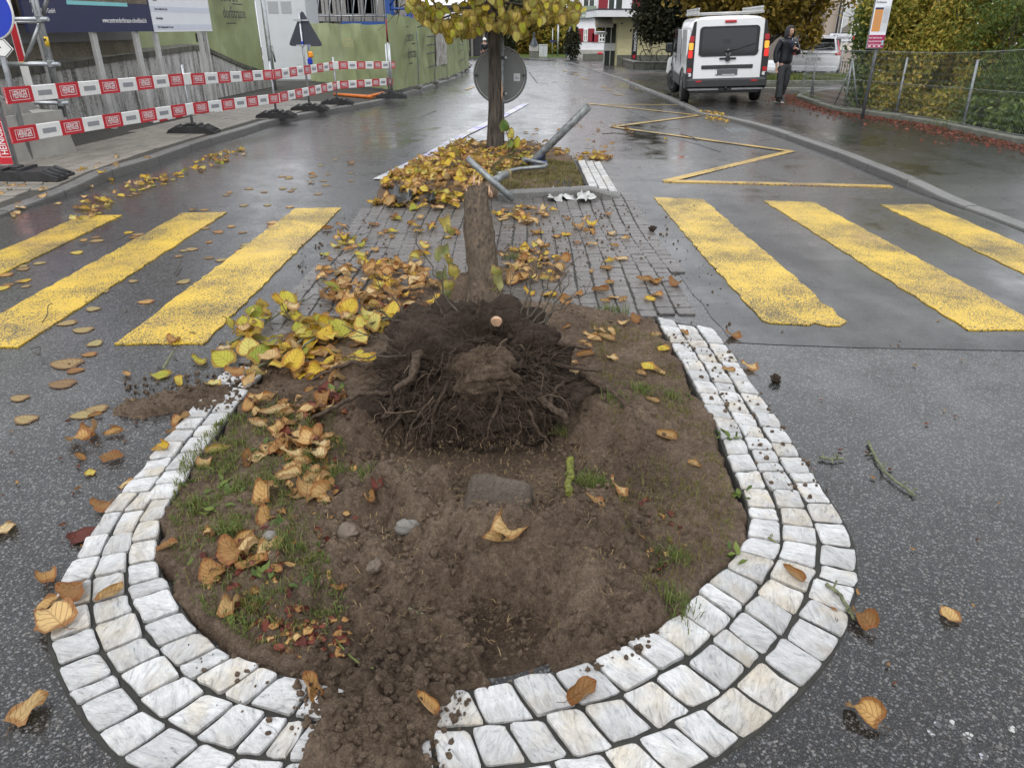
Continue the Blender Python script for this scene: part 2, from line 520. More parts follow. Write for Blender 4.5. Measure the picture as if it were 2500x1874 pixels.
def m_leaf(name, stops, edge, green=None):
 """veined lime leaf; UV u across, v along"""
 t = NT(name)
 uvn = t.new("ShaderNodeUVMap"); oi = t.new("ShaderNodeObjectInfo"); g = t.new("ShaderNodeNewGeometry")
 sp = t.new("ShaderNodeSeparateXYZ"); t.link(uvn.outputs[0], sp.inputs[0])
 u = t.math('ABSOLUTE', t.math('SUBTRACT', sp.outputs[0], 0.5))
 wv = t.math('SINE', t.math('MULTIPLY', t.math('SUBTRACT', sp.outputs[1], t.math('MULTIPLY', u, 0.75)), 38.0))
 vein = t.ramp(wv, [(0.80, 0.0), (0.97, 1.0)])
 mid = t.ramp(u, [(0.0, 1.0), (0.028, 0.0)])
 vn = t.math('MAXIMUM', vein, mid)
 ob = t.coord("Object")
 rnd = t.math('FRACT', t.math('ADD', t.math('MULTIPLY', oi.outputs["Random"], 7.3), t.math('MULTIPLY', g.outputs["Random Per Island"], 5.1)))
 nz = t.noise(ob, 22, 5, .65)
 f = t.math('ADD', t.math('MULTIPLY', rnd, .62), t.math('MULTIPLY', nz, .38))
 c = t.ramp(f, stops)
 dist = t.math('MAXIMUM', t.math('MULTIPLY', u, 2.0), t.math('MULTIPLY', t.math('ABSOLUTE', t.math('SUBTRACT', sp.outputs[1], .5)), 2.0))
 eg = t.ramp(t.math('ADD', dist, t.math('MULTIPLY', nz, .35)), [(0.86, 0.0), (1.15 if False else 1.0, .85)])
 c = t.mix(eg, c, edge)
 spots = t.ramp(t.noise(ob, 120, 3, .6), [(0.66, 0.0), (0.72, .7)])
 c = t.mix(spots, c, tuple(x * .45 for x in edge))
 dk = t.mix(0.5, c, (0.08, 0.045, 0.015))
 c = t.mix(t.math('MULTIPLY', vn, .8), c, dk)
 back = t.mix(.25, c, (0.62, 0.5, 0.3))
 c = t.mix(g.outputs["Backfacing"], c, back)
 t.col(c); t.set(rough=.5, spec=.35)
 t.bump(t.math('ADD', t.math('MULTIPLY', vn, -.8), nz), .6, .004)
 tr = t.new("ShaderNodeBsdfTranslucent"); t.link(c, tr.inputs[0])
 ms = t.new("ShaderNodeMixShader"); ms.inputs[0].default_value = .32
 out = t.n["Material Output"]
 t.link(t.b.outputs[0], ms.inputs[1]); t.link(tr.outputs[0], ms.inputs[2]); t.link(ms.outputs[0], out.inputs[0])
 return t.m
M['leaf_brown'] = m_leaf('ochre_brown_leaf', [(0.15, (0.22, 0.105, 0.035)), (0.4, (0.42, 0.23, 0.075)), (0.62, (0.58, 0.35, 0.125)), (0.85, (0.68, 0.48, 0.22))], (0.26, 0.10, 0.03))
M['leaf_tan'] = m_leaf('tan_leaf', [(0.2, (0.42, 0.26, 0.10)), (0.5, (0.60, 0.42, 0.19)), (0.8, (0.68, 0.52, 0.27))], (0.32, 0.15, 0.05))
M['leaf_yellow'] = m_leaf('yellow_leaf', [(0.15, (0.55, 0.36, 0.03)), (0.45, (0.64, 0.47, 0.05)), (0.7, (0.60, 0.52, 0.12)), (0.9, (0.62, 0.56, 0.28))], (0.42, 0.20, 0.04))
M['leaf_lime'] = m_leaf('yellow_green_leaf', [(0.15, (0.22, 0.27, 0.03)), (0.4, (0.40, 0.40, 0.05)), (0.65, (0.55, 0.47, 0.05)), (0.9, (0.50, 0.47, 0.15))], (0.30, 0.17, 0.03))
M['leaf_green'] = m_leaf('green_leaf', [(0.2, (0.07, 0.15, 0.03)), (0.6, (0.16, 0.24, 0.05)), (0.9, (0.30, 0.32, 0.09))], (0.16, 0.13, 0.03))
M['leaf_red'] = m_leaf('dark_red_leaf', [(0.2, (0.10, 0.02, 0.015)), (0.6, (0.22, 0.055, 0.035)), (0.9, (0.34, 0.13, 0.08))], (0.09, 0.02, 0.015))
M['leaf_flat'] = m_leaf('trodden_leaf', [(0.2, (0.28, 0.17, 0.08)), (0.5, (0.42, 0.29, 0.13)), (0.8, (0.44, 0.38, 0.16))], (0.18, 0.10, 0.05))
M['crown'] = m_leaf('autumn_lime_crown', [(0.15, (0.24, 0.29, 0.03)), (0.4, (0.44, 0.45, 0.05)), (0.65, (0.62, 0.52, 0.05)), (0.9, (0.66, 0.46, 0.06))], (0.22, 0.11, 0.02))
def m_foliage(name, stops, rough=.55, tr=.25):
 t = NT(name); g = t.new("ShaderNodeNewGeometry"); v = t.coord("Object")
 f = t.math('ADD', t.math('MULTIPLY', g.outputs["Random Per Island"], .5), t.math('MULTIPLY', t.noise(v, 1.1, 4, .6), .6))
 c = t.ramp(f, stops)
 t.col(c); t.set(rough=rough, spec=.3)
 tb = t.new("ShaderNodeBsdfTranslucent"); t.link(c, tb.inputs[0])
 ms = t.new("ShaderNodeMixShader"); ms.inputs[0].default_value = tr
 t.link(t.b.outputs[0], ms.inputs[1]); t.link(tb.outputs[0], ms.inputs[2]); t.link(ms.outputs[0], t.n["Material Output"].inputs[0])
 return t.m
M['hedge'] = m_foliage('hedge_leaf', [(0.2, (0.09, 0.125, 0.02)), (0.45, (0.22, 0.23, 0.04)), (0.62, (0.40, 0.33, 0.06)), (0.82, (0.50, 0.34, 0.07))], .55, .35)
M['hedge_green'] = m_foliage('green_shrub_leaf', [(0.2, (0.035, 0.065, 0.016)), (0.5, (0.085, 0.135, 0.03)), (0.85, (0.18, 0.22, 0.05))], .55, .32)
M['maple'] = m_foliage('dark_tree_leaf', [(0.2, (0.010, 0.014, 0.007)), (0.5, (0.026, 0.030, 0.014)), (0.85, (0.055, 0.05, 0.025))])
M['autumn'] = m_foliage('brown_yellow_leaf', [(0.2, (0.07, 0.06, 0.012)), (0.5, (0.19, 0.14, 0.022)), (0.85, (0.32, 0.21, 0.035))])
M['far_green'] = m_foliage('far_green_leaf', [(0.2, (0.02, 0.03, 0.014)), (0.5, (0.05, 0.06, 0.028)), (0.85, (0.11, 0.105, 0.045))])
M['grass'] = m_foliage('grass_blade', [(0.15, (0.10, 0.075, 0.03)), (0.4, (0.15, 0.12, 0.045)), (0.6, (0.15, 0.16, 0.045)), (0.85, (0.28, 0.21, 0.10))])
M['grass_green'] = m_foliage('green_grass_blade', [(0.2, (0.06, 0.085, 0.02)), (0.5, (0.11, 0.155, 0.04)), (0.85, (0.22, 0.22, 0.07))])
M['straw'] = mat('dry_grass_straw', (0.30, 0.21, 0.10), .8, var=.5, scale=30)
M['galv'] = mat('galvanised_steel', (0.42, 0.44, 0.46), .42, .75, var=.25, scale=9, bump=.1)
M['galv_dark'] = mat('old_galvanised_steel', (0.22, 0.235, 0.24), .5, .55, var=.4, scale=14, bump=.25, bscale=40)
M['alu'] = mat('aluminium_post', (0.50, 0.50, 0.49), .45, .35, var=.15, scale=4)
M['sign_back'] = mat('grey_sign_back', (0.17, 0.18, 0.175), .5, .2, var=.12, scale=5)
M['sign_dark'] = mat('dark_grey_sign_back', (0.045, 0.052, 0.065), .5, .1, var=.1)
M['rubber'] = mat('black_recycled_rubber', (0.020, 0.020, 0.021), .55, var=.5, scale=14, bump=.5, bscale=70)
M['tyre'] = mat('tyre_rubber', (0.018, 0.018, 0.018), .7, var=.3)
M['red_panel'] = mat('red_barrier_paint', (0.52, 0.018, 0.03), .42, var=.12)
M['white_panel'] = mat('white_barrier_paint', (0.78, 0.78, 0.76), .45, var=.06, scale=9)
M['white_flat'] = mat('white_print', (0.82, 0.82, 0.82), .5, var=.0)
M['reflex'] = mat('grey_reflector', (0.30, 0.31, 0.33), .35, .1, var=.1)
M['black_print'] = mat('black_print', (0.015, 0.015, 0.018), .5, var=0)
M['concrete'] = mat('ballast_concrete', (0.36, 0.35, 0.32), .75, var=.18, scale=3, bump=.35, bscale=60)
M['concrete_dark'] = mat('weathered_kerb_concrete', (0.12, 0.125, 0.10), .8, var=.4, scale=5, bump=.5, bscale=40)
M['plastic_black'] = mat('black_plastic', (0.016, 0.016, 0.017), .42, var=.15)
M['glass_dark'] = mat('dark_glass', (0.012, 0.014, 0.016), .06, var=0, spec=.6)
M['white_car'] = mat('white_car_paint', (0.74, 0.75, 0.76), .22, var=.04, scale=2.5, coat=.5)
M['orange_plastic'] = mat('orange_plastic', (0.60, 0.16, 0.03), .5, var=.1)
def m_wallstreak(name, a, b, dark):
 t = NT(name); v = t.coord("Object", (1, 1, .14)); u = t.coord("Object")
 n = t.noise(v, 5.5, 7, .72); n2 = t.noise(u, 2.0, 5, .6); n3 = t.noise(u, 26, 4, .6)
 c = t.ramp(n2, [(0.3, a), (0.7, b)])
 k = t.ramp(t.math('ADD', t.math('MULTIPLY', n, .75), t.math('MULTIPLY', n3, .3)), [(0.41, 1.0), (0.57, 0.0)])
 t.col(t.mix(k, c, dark)); t.set(rough=.8); t.bump(n3, .4, .02)
 return t.m
M['old_wall'] = m_wallstreak('weathered_wall_plaster', (0.42, 0.415, 0.40), (0.58, 0.57, 0.55), (0.09, 0.085, 0.075))
M['old_wall_dark'] = m_wallstreak('mossy_wall_top', (0.09, 0.085, 0.07), (0.16, 0.15, 0.12), (0.03, 0.03, 0.025))
def m_banner(name, c):
 t = NT(name); v = t.coord("Object")
 n = t.noise(v, 2.2, 5, .6)
 t.col(t.ramp(n, [(0.3, tuple(x * .86 for x in c)), (0.7, tuple(min(1, x * 1.12) for x in c))])); t.set(rough=.55, spec=.3)
 t.bump(t.noise(t.coord("Object", (1, 1, .5)), 1.6, 0, .4, .3), .35, .2)
 return t.m
M['banner'] = m_banner('olive_green_banner', (0.27, 0.305, 0.16))
M['navy'] = mat('navy_board', (0.020, 0.024, 0.075), .4, var=.06)
M['board_white'] = mat('white_board', (0.74, 0.76, 0.80), .4, var=.03)
M['board_stripe'] = mat('lilac_grey_stripe', (0.60, 0.63, 0.72), .4, var=.03)
M['turq'] = mat('turquoise_stripe', (0.22, 0.55, 0.58), .4, var=.04)
# ---------------------------------------------------------------- ground, road, markings
def poly_obj(name, pts, z0, z1, m, parent=None, jit=0.0, step=0.12):
 """flat sheet with a thin edge, outline slightly ragged"""
 out = []
 n = len(pts)
 for i in range(n):
  a = Vector((pts[i][0], pts[i][1])); b = Vector((pts[(i + 1) % n][0], pts[(i + 1) % n][1]))
  k = max(1, int((b - a).length / step)) if jit > 0 else 1
  for j in range(k):
   p = a.lerp(b, j / k)
   if j > 0: p += Vector((rng.uniform(-jit, jit), rng.uniform(-jit, jit)))
   out.append((p.x, p.y))
 mb = MB(); mb.prism(out, 'z', z0, z1)
 return mb.build(name, m, parent)
mb = MB()
mb.add([(-400, -40, -.7), (400, -40, -.7), (400, 10, -.7), (-400, 10, -.7), (-400, 600, -.7 + gz(600)), (400, 600, -.7 + gz(600))], [(0, 1, 2, 3), (3, 2, 5, 4)])
ground = mb.build('ground', M['grit']); tag(ground, kind='structure')
# the road sheet, open where the planting bed is dug into it
RH = [G(x, y, 0) for x, y in [(1560, 830), (1640, 960), (1740, 1180), (1760, 1300), (1680, 1400), (1560, 1500), (1430, 1590), (1250, 1648), (1100, 1668), (950, 1660), (780, 1620), (620, 1560), (490, 1430), (460, 1300), (500, 1200), (580, 1080), (680, 960), (800, 880), (1000, 830), (1300, 815)]]
bm = bmesh.new()
ov = [bm.verts.new(p) for p in [(-22, -8, 0), (22, -8, 0), (22, 10, 0), (-22, 10, 0)]]
hv = [bm.verts.new((p.x, p.y, 0)) for p in RH]
ed = [bm.edges.new((ov[i], ov[(i + 1) % 4])) for i in range(4)] + [bm.edges.new((hv[i], hv[(i + 1) % len(hv)])) for i in range(len(hv))]
bmesh.ops.triangle_fill(bm, use_beauty=True, edges=ed)
f1, f2 = bm.verts.new((-40, 160, gz(160))), bm.verts.new((40, 160, gz(160)))
bm.faces.new((ov[3], ov[2], f2, f1))
bmesh.ops.recalc_face_normals(bm, faces=bm.faces)
for f in bm.faces:
 if f.normal.z < 0: f.normal_flip()
me = bpy.data.meshes.new('road'); bm.to_mesh(me); bm.free(); me.materials.append(M['asphalt'])
road = link('road', me); tag(road, kind='structure'); WM[road.name] = Matrix.Identity(4)
def gp(lst, z=0.0): return [tuple(GS(x, y, z))[:2] for x, y in lst]
# newer dark asphalt under the right-hand crossing, a few millimetres proud
pt = gp([(1788, 836), (1897, 842), (2087, 849), (2500, 857)])
pb = gp([(2270, 483), (2133, 486), (1907, 478), (1536, 474)])
poly_obj('asphalt_patch', pt + [(4.42, 3.72), (4.36, 7.55)] + pb + [(1.16, 5.6)], -0.01, 0.0028, M['asphalt_new'], road, 0.012, .2)
ZM = 0.0095
zeb = [gp([(1596, 484), (1717, 488), (1789, 551), (1862, 612), (1907, 651), (1935, 672), (1950, 690), (1988, 719), (2004, 741), (2034, 757), (2045, 775), (2068, 787), (2052, 797), (2020, 798), (1988, 790), (1975, 796), (1884, 791), (1862, 786), (1726, 637)])]
a = gp([(1864, 492), (1986, 495), (2362, 808)])
w = a[1][0] - a[0][0]
zeb.append([a[0], a[1], (a[2][0] + w, a[2][1]), a[2]])
b = gp([(2147, 501), (2264, 501)])
zeb.append([b[0], b[1], (b[1][0] + .03, 3.95), (b[0][0] + .03, 3.95)])
zeb.append(gp([(721, 511), (833, 509), (497, 842), (280, 842)]))
c = gp([(446, 522), (554, 520)])
zeb.append([c[0], c[1], (c[1][0] - .02, 3.7), (c[0][0] - .04, 3.7)])
c = gp([(198, 529), (283, 527)])
zeb.append([c[0], (c[1][0] + .06, c[1][1]), (c[1][0] + .06, 3.65), (c[0][0] - .03, 3.65)])
for z in zeb: poly_obj('zebra_stripe', z, 0.0005, ZM, M['yellow_paint'], road, 0.010, .07)
def line(name, p0, p1, w, m, jit=.006, z1=ZM, z0=-.004):
 a = Vector(p0); b = Vector(p1); d = (b - a).normalized(); n = Vector((-d.y, d.x)) * w / 2
 if a.y > 9.5 or b.y > 9.5:
  mbl = MB(); q = [a + n, b + n, b - n, a - n]
  mbl.add([(p.x, p.y, gz(p.y) + .012) for p in q], [(0, 1, 2, 3)])
  return mbl.build(name, m, road)
 return poly_obj(name, [tuple(a + n), tuple(b + n), tuple(b - n), tuple(a - n)], z0, z1, m, road, jit, .15)
zz = gp([(2165, 456), (1631, 443), (1930, 371), (1495, 311), (1708, 283), (1438, 254)])
for i in range(5):
 d = (Vector(zz[i + 1]) - Vector(zz[i])).normalized() * .05
 line('zigzag_line', Vector(zz[i]) - d, Vector(zz[i + 1]) + d, .125, M['yellow_line'], .006, ZM + .0012 * (i % 2))
e = gp([(1438, 256), (1655, 257)])
line('zigzag_line', e[0], e[1], .12, M['yellow_line'], .006, ZM - .0014)
for (x0, y0, x1, y1) in [(1500, 230, 1519, 234), (1480, 220, 1497, 223), (1466, 211, 1481, 214), (1418, 190, 1435, 195), (1400, 180, 1412, 184), (1137, 220, 1157, 213), (1375, 172, 1386, 175), (1352, 163, 1360, 165)]:
 q = gp([(x0, y0), (x1, y1)])
 line('lane_dash', q[0], q[1], .13, M['yellow_line'])
wl_ = gp([(930, 440), (1040, 385), (1130, 331), (1222, 288), (1286, 253)])
for i in range(4): line('lane_line', wl_[i], wl_[i + 1], .17 if i else .2, M['white_line'], .006, ZM + .001 * (i % 2))
M['old_paint'] = m_paint('worn_white_paint', (0.42, 0.42, 0.40), .30, 90)
# worn white remnants of a lane arrow near the camera
for k in range(11):
 p = G(rng.uniform(2240, 2500), rng.uniform(1735, 1880))
 r = rng.uniform(.004, .016)
 pts = [(p.x + r * rng.uniform(.5, 1.2) * math.cos(t * .9), p.y + r * rng.uniform(.5, 1.2) * math.sin(t * .9)) for t in range(7)]
 poly_obj('paint_remnant', pts, -.002, .002, M['old_paint'], road)
# drain gully by the right kerb and crack seams
pg = G(1800, 318)
mb = MB()
mb.box((pg.x, pg.y, pg.z + .002), (.36, .5, .012))
for k in range(9): mb.box((pg.x, pg.y - .2 + k * .05, pg.z + .011), (.30, .018, .012))
mb.build('drain_grate', M['galv_dark'], road)
def crack(pts, w=.012):
 P = [G(x, y) for x, y in pts]
 mbk = MB(); vs = []
 for i, p in enumerate(P):
  d = (P[min(i + 1, len(P) - 1)] - P[max(0, i - 1)]).normalized(); n = Vector((-d.y, d.x, 0))
  ww = w * rng.uniform(.5, 1.2)
  vs += [p + n * ww + Vector((0, 0, .0025)), p - n * ww + Vector((0, 0, .0025))]
 mbk.add(vs, [(2 * i, 2 * i + 1, 2 * i + 3, 2 * i + 2) for i in range(len(P) - 1)])
 mbk.build('asphalt_crack', M['mortar'], road)
crack([(1520, 262), (1550, 278), (1580, 292), (1601, 296)]); crack([(1292, 176), (1300, 188), (1312, 203)], .03)
crack([(1020, 290), (1040, 281), (1064, 271)], .02); crack([(1640, 337), (1700, 352), (1760, 372)], .01)
# ---------------------------------------------------------------- kerbs and pavements
def resample(pts, step):
 P = [Vector((p[0], p[1])) for p in pts]
 # Catmull-Rom, then even steps
 Q = []
 for i in range(len(P) - 1):
  p0 = P[max(0, i - 1)]; p1 = P[i]; p2 = P[i + 1]; p3 = P[min(len(P) - 1, i + 2)]
  for k in range(12):
   t = k / 12
   Q.append(.5 * ((2 * p1) + (p2 - p0) * t + (2 * p0 - 5 * p1 + 4 * p2 - p3) * t * t + (3 * p1 - p0 - 3 * p2 + p3) * t ** 3))
 Q.append(P[-1])
 out = [Q[0]]; acc = 0
 for a, b in zip(Q, Q[1:]):
  L = (b - a).length
  while acc + L >= step:
   f = (step - acc) / L
   a = a.lerp(b, f); L = (b - a).length; out.append(a.copy()); acc = 0
  acc += L
 return out
KL = [(-5.0, -2), (-4.9, 3), (-4.8, 6.2), (-4.72, 7.2)] + gp([(196, 468), (285, 433), (380, 404), (507, 357), (601, 328), (668, 307), (769, 285), (894, 262), (960, 246), (1059, 214), (1120, 191)]) + gp([(1145, 165), (1150, 158)]) + [(-5, 66), (-14, 70)]
KR = [(4.6, -2), (4.5, 3), (4.45, 5.2)] + gp([(2500, 565), (2405, 528), (2314, 497), (2224, 461), (2133, 424), (2043, 386), (1952, 352), (1862, 320), (1771, 293), (1707, 280), (1671, 261), (1631, 242), (1574, 220), (1509, 193)]) + gp([(1441, 171), (1410, 160), (1383, 154), (1330, 149)])+ [(-1, 82), (-8, 88)]
def kerb_x(K, y):
 for a, b in zip(K, K[1:]):
  if a[1] <= y <= b[1]: return a[0] + (b[0] - a[0]) * (y - a[1]) / (b[1] - a[1])
 return K[-1][0]
KH = lambda y: 0.022 + 0.075 * float(smooth(6.9, 8.6, y))
def zl(x, y): return gz(y) + KH(y) + .012 * min(3, max(0, kerb_x(KL, y) - x))
KHR = lambda y: 0.022 + 0.055 * float(smooth(6.9, 8.6, y)) - .035 * float(smooth(13, 17, y))
def zr(x, y): return gz(y) + KHR(y) + .004 * min(3.2, max(0, x - kerb_x(KR, y)))
def pavement(name, K, side, zf, m, width):
 S = resample(K, .5)
 offs = [.13, .5, 1, 2, 3, 3.3, width]
 V = []; F = []
 for i, p in enumerate(S):
  t = (S[min(i + 1, len(S) - 1)] - S[max(i - 1, 0)]).normalized()
  for o in offs:
   q = Vector((p.x + side * o, p.y))
   zz_ = gz(q.y) + (KH(q.y) + .012 * min(3.2, o) if side < 0 else KHR(q.y) + .004 * min(3.2, o))
   V.append((q.x, q.y, zz_))
 n = len(offs)
 for i in range(len(S) - 1):
  for j in range(n - 1):
   f = (i * n + j, i * n + j + 1, (i + 1) * n + j + 1, (i + 1) * n + j)
   F.append(f if side > 0 else f[::-1])
 me = npmesh(name, V, F, m, False)
 o = link(name, me); tag(o, kind='structure'); WM[o.name] = Matrix.Identity(4)
 return o
pav_r = pavement('right_pavement', KR, 1, zr, M['asphalt_walk'], 34)
pav_l = pavement('left_pavement', KL, -1, zl, M['grit'], 30)
def kerbstones(K, side, parent, y0, y1):
 S = [p for p in resample(K, .1)]
 i = 0
 while i < len(S) - 12:
  L = rng.choice([8, 10, 10, 11])
  seg = S[i:i + L + 1]; i += L
  if seg[0].y < y0 or seg[-1].y > y1: continue
  n = len(seg); vs = []; fs = []
  dz = rng.uniform(-.004, .004)
  for k in (0, n // 3, 2 * n // 3, n - 1):
   p = seg[k]; t = (seg[min(k + 1, n - 1)] - seg[max(k - 1, 0)]).normalized(); nn = Vector((side * t.y, -side * t.x)) if side > 0 else Vector((-t.y, t.x))
   g = .006 if k == 0 else (-.006 if k == n - 1 else 0)
   p = p + t * g
   h = (KH(p.y) if side < 0 else KHR(p.y)) + .006 + dz; b = gz(p.y)
   prof = [(0, b - .05), (.0, b + h - .02), (.004, b + h - .006), (.016, b + h), (.135, b + h + .002), (.14, b + h - .05)]
   for o_, z_ in prof: vs.append((p.x + nn.x * o_, p.y + nn.y * o_, z_))
  for k in range(3):
   for j in range(5):
    fs.append((k * 6 + j, k * 6 + j + 1, (k + 1) * 6 + j + 1, (k + 1) * 6 + j))
  fs += [tuple(range(6)), tuple(range(18, 24))[::-1]]
  mb = MB(); mb.add(vs, fs); mb.build('kerb_stone', M['kerb'], parent)
kerbstones(KR, 1, pav_r, 3, 70)
kerbstones(KL, -1, pav_l, 3, 62)
# ---------------------------------------------------------------- a bevelled stone from any quad
def stone_mesh(mb, q, z0, ztops, bev=.008, jit=.004, cut=None):
 """q: four corners (x,y) counter-clockwise; rounded block with slightly uneven top"""
 c = Vector((sum(p[0] for p in q) / 4, sum(p[1] for p in q) / 4))
 pts = []
 for i in range(4):
  p = Vector(q[i]); a = Vector(q[i - 1]); b = Vector(q[(i + 1) % 4])
  r = min(.012, (p - a).length * .14, (p - b).length * .14)
  pts.append(p.lerp(a, r / (p - a).length)); pts.append(p.lerp(p.lerp((a + b) / 2, .5), r * .35 / max(.01, (p - (a + b) / 2).length) * 2)); pts.append(p.lerp(b, r / (p - b).length))
  mpt = p.lerp(b, .5); d = (mpt - c); pts.append(mpt + d.normalized() * rng.uniform(-jit, jit))
 n = len(pts)
 j = [Vector((rng.uniform(-jit, jit), rng.uniform(-jit, jit))) * .5 for _ in pts]
 zt = lambda p: ztops(p.x, p.y) if callable(ztops) else ztops
 vs = [(p.x + k.x, p.y + k.y, z0) for p, k in zip(pts, j)]
 vs += [(p.x + k.x, p.y + k.y, zt(p) - bev * rng.uniform(.7, 1.2)) for p, k in zip(pts, j)]
 ins = []
 for p, k in zip(pts, j):
  d = c - p
  ins.append(p + k + d.normalized() * bev * rng.uniform(.8, 1.4))
 vs += [(p.x, p.y, zt(p) + rng.uniform(-.0015, .0015)) for p in ins]
 vs.append((c.x, c.y, zt(c) + rng.uniform(-.001, .0015)))
 fs = []
 for i in range(n):
  k = (i + 1) % n
  fs.append((i, k, n + k, n + i)); fs.append((n + i, n + k, 2 * n + k, 2 * n + i)); fs.append((2 * n + i, 2 * n + k, 3 * n))
 mb.add(vs, fs, 0, False)
# ---------------------------------------------------------------- traffic island: white setts round the bed
PAIRS = [((1740, 800), (1601, 773)), ((1772, 836), (1631, 830)), ((1821, 909), (1669, 890)), ((1870, 982), (1702, 960)), ((1924, 1058), (1745, 1037)), ((1968, 1129), (1783, 1134)), ((2022, 1205), (1815, 1205)), ((2075, 1290), (1828, 1265)), ((2094, 1370), (1818, 1320)), ((2084, 1480), (1783, 1362)), ((2038, 1585), (1740, 1406)), ((1976, 1667), (1691, 1454)), ((1912, 1728), (1617, 1525)), ((1837, 1791), (1543, 1560)), ((1752, 1844), (1460, 1602)), ((1640, 1905), (1380, 1628)), ((1480, 1958), (1255, 1655)), ((1250, 1990), (1120, 1680)), ((1000, 1992), (1000, 1690)), ((760, 1980), (880, 1680)), ((500, 1945), (749, 1658)), ((330, 1880), (662, 1632)), ((231, 1795), (579, 1603)), ((177, 1715), (514, 1560)), ((135, 1630), (463, 1509)), ((116, 1560), (427, 1451)), ((128, 1470), (396, 1400)), ((160, 1395), (384, 1350)), ((205, 1325), (390, 1285)), ((250, 1255), (412, 1229)), ((296, 1205), (441, 1189)), ((344, 1150), (485, 1117)), ((392, 1085), (514, 1081)), ((440, 1030), (554, 1023)), ((505, 955), (600, 960)), ((560, 890), (650, 905))]
OUT = resample(gp([p[0] for p in PAIRS], .015), .02)
INN_k = gp([p[1] for p in PAIRS], .045)
OUT_k = gp([p[0] for p in PAIRS], .015)
def cat(pts, n):
 P = [Vector(p) for p in pts]; Q = []
 for i in range(len(P) - 1):
  p0 = P[max(0, i - 1)]; p1 = P[i]; p2 = P[i + 1]; p3 = P[min(len(P) - 1, i + 2)]
  for k in range(n):
   t = k / n
   Q.append(.5 * ((2 * p1) + (p2 - p0) * t + (2 * p0 - 5 * p1 + 4 * p2 - p3) * t * t + (3 * p1 - p0 - 3 * p2 + p3) * t ** 3))
 Q.append(P[-1]); return Q
INN = cat(INN_k, 10); OUTC = cat(OUT_k, 10)
def smooth_line(L, it=14):
 L = [p.copy() for p in L]
 for _ in range(it):
  L = [L[0]] + [(L[i - 1] + L[i] * 2 + L[i + 1]) / 4 for i in range(1, len(L) - 1)] + [L[-1]]
 return L
INN = smooth_line(INN); OUTC = smooth_line(OUTC)
def sett_z(inn, p):
 d = min(.33, (Vector(p) - inn).length)
 return .052 - .11 * d
island = thing('traffic_island', 'white stone setts curving round the churned planting bed in the road', 'traffic island', (0, 2.5, 0))
strip_poly = [tuple(p) for p in OUTC] + [tuple(p) for p in INN[::-1]]
mb = MB(); vs = []; fs = []
for a, b in zip(OUTC, INN):
 d = (b - a); d1 = d.normalized() * .01
 vs += [(a.x - d1.x, a.y - d1.y, -.01), (a.x, a.y, .006), (b.x, b.y, .034), (b.x + d1.x * .6, b.y + d1.y * .6, .0)]
for i in range(len(OUTC) - 1):
 for k in range(3): fs.append((4 * i + k, 4 * i + k + 1, 4 * i + k + 5, 4 * i + k + 4))
mb.add(vs, fs); mb.build('joint_bed', M['mortar'], island)
n_set = 0
for row in range(3):
 ri, ro = row / 3, (row + 1) / 3
 mid = [i_.lerp(o_, (ri + ro) / 2) for i_, o_ in zip(INN, OUTC)]
 cum = [0]
 for a, b in zip(mid, mid[1:]): cum.append(cum[-1] + (b - a).length)
 def ev(s):
  s = min(max(s, 0), cum[-1] - 1e-6)
  lo = int(np.searchsorted(cum, s, side='right') - 1); lo = min(lo, len(mid) - 2)
  f = (s - cum[lo]) / max(1e-9, cum[lo + 1] - cum[lo])
  return INN[lo].lerp(INN[lo + 1], f), OUTC[lo].lerp(OUTC[lo + 1], f)
 s = rng.uniform(0, .05)
 while s < cum[-1] - .05:
  L = rng.choice([.10, .112, .118, .12, .125, .13, .105]) if rng.random() > .1 else rng.uniform(.055, .075)
  i0, o0 = ev(s + .0048); i1, o1 = ev(s + L - .0048)
  W = (o0 - i0).length
  rows = 3 if W > .235 else 2
  if rows == 2 and row == 2:
   s += L; continue
  a_, b_ = (ri, ro) if rows == 3 else (row / 2, (row + 1) / 2)
  g = .006 / W
  j = lambda: rng.uniform(-.006, .006) / W
  q = [i0.lerp(o0, a_ + g + j()), i0.lerp(o0, b_ - g + j()), i1.lerp(o1, b_ - g + j()), i1.lerp(o1, a_ + g + j())]
  q = [tuple(p) for p in q]
  ar = sum(q[k][0] * q[(k + 1) % 4][1] - q[(k + 1) % 4][0] * q[k][1] for k in range(4))
  if ar < 0: q = q[::-1]
  mb = MB(); dz = rng.uniform(-.003, .004); tx, ty = rng.uniform(-.03, .03), rng.uniform(-.03, .03)
  ic = i0.lerp(i1, .5)
  cx_, cy_ = sum(p[0] for p in q) / 4, sum(p[1] for p in q) / 4
  zf = lambda x, y: sett_z(ic, (x, y)) + dz + tx * (x - cx_) + ty * (y - cy_)
  # each stone has its own origin so that the veins differ
  q2 = [(p[0] - cx_, p[1] - cy_) for p in q]
  zc = sett_z(ic, (cx_, cy_))
  stone_mesh(mb, q2, -.06, lambda x, y: zf(x + cx_, y + cy_) - zc, .0045, .0035)
  me_o = mb.build('sett', M['sett'])
  me_o.parent = island; me_o.location = (cx_, cy_ - 2.5, zc)
  n_set += 1; s += L
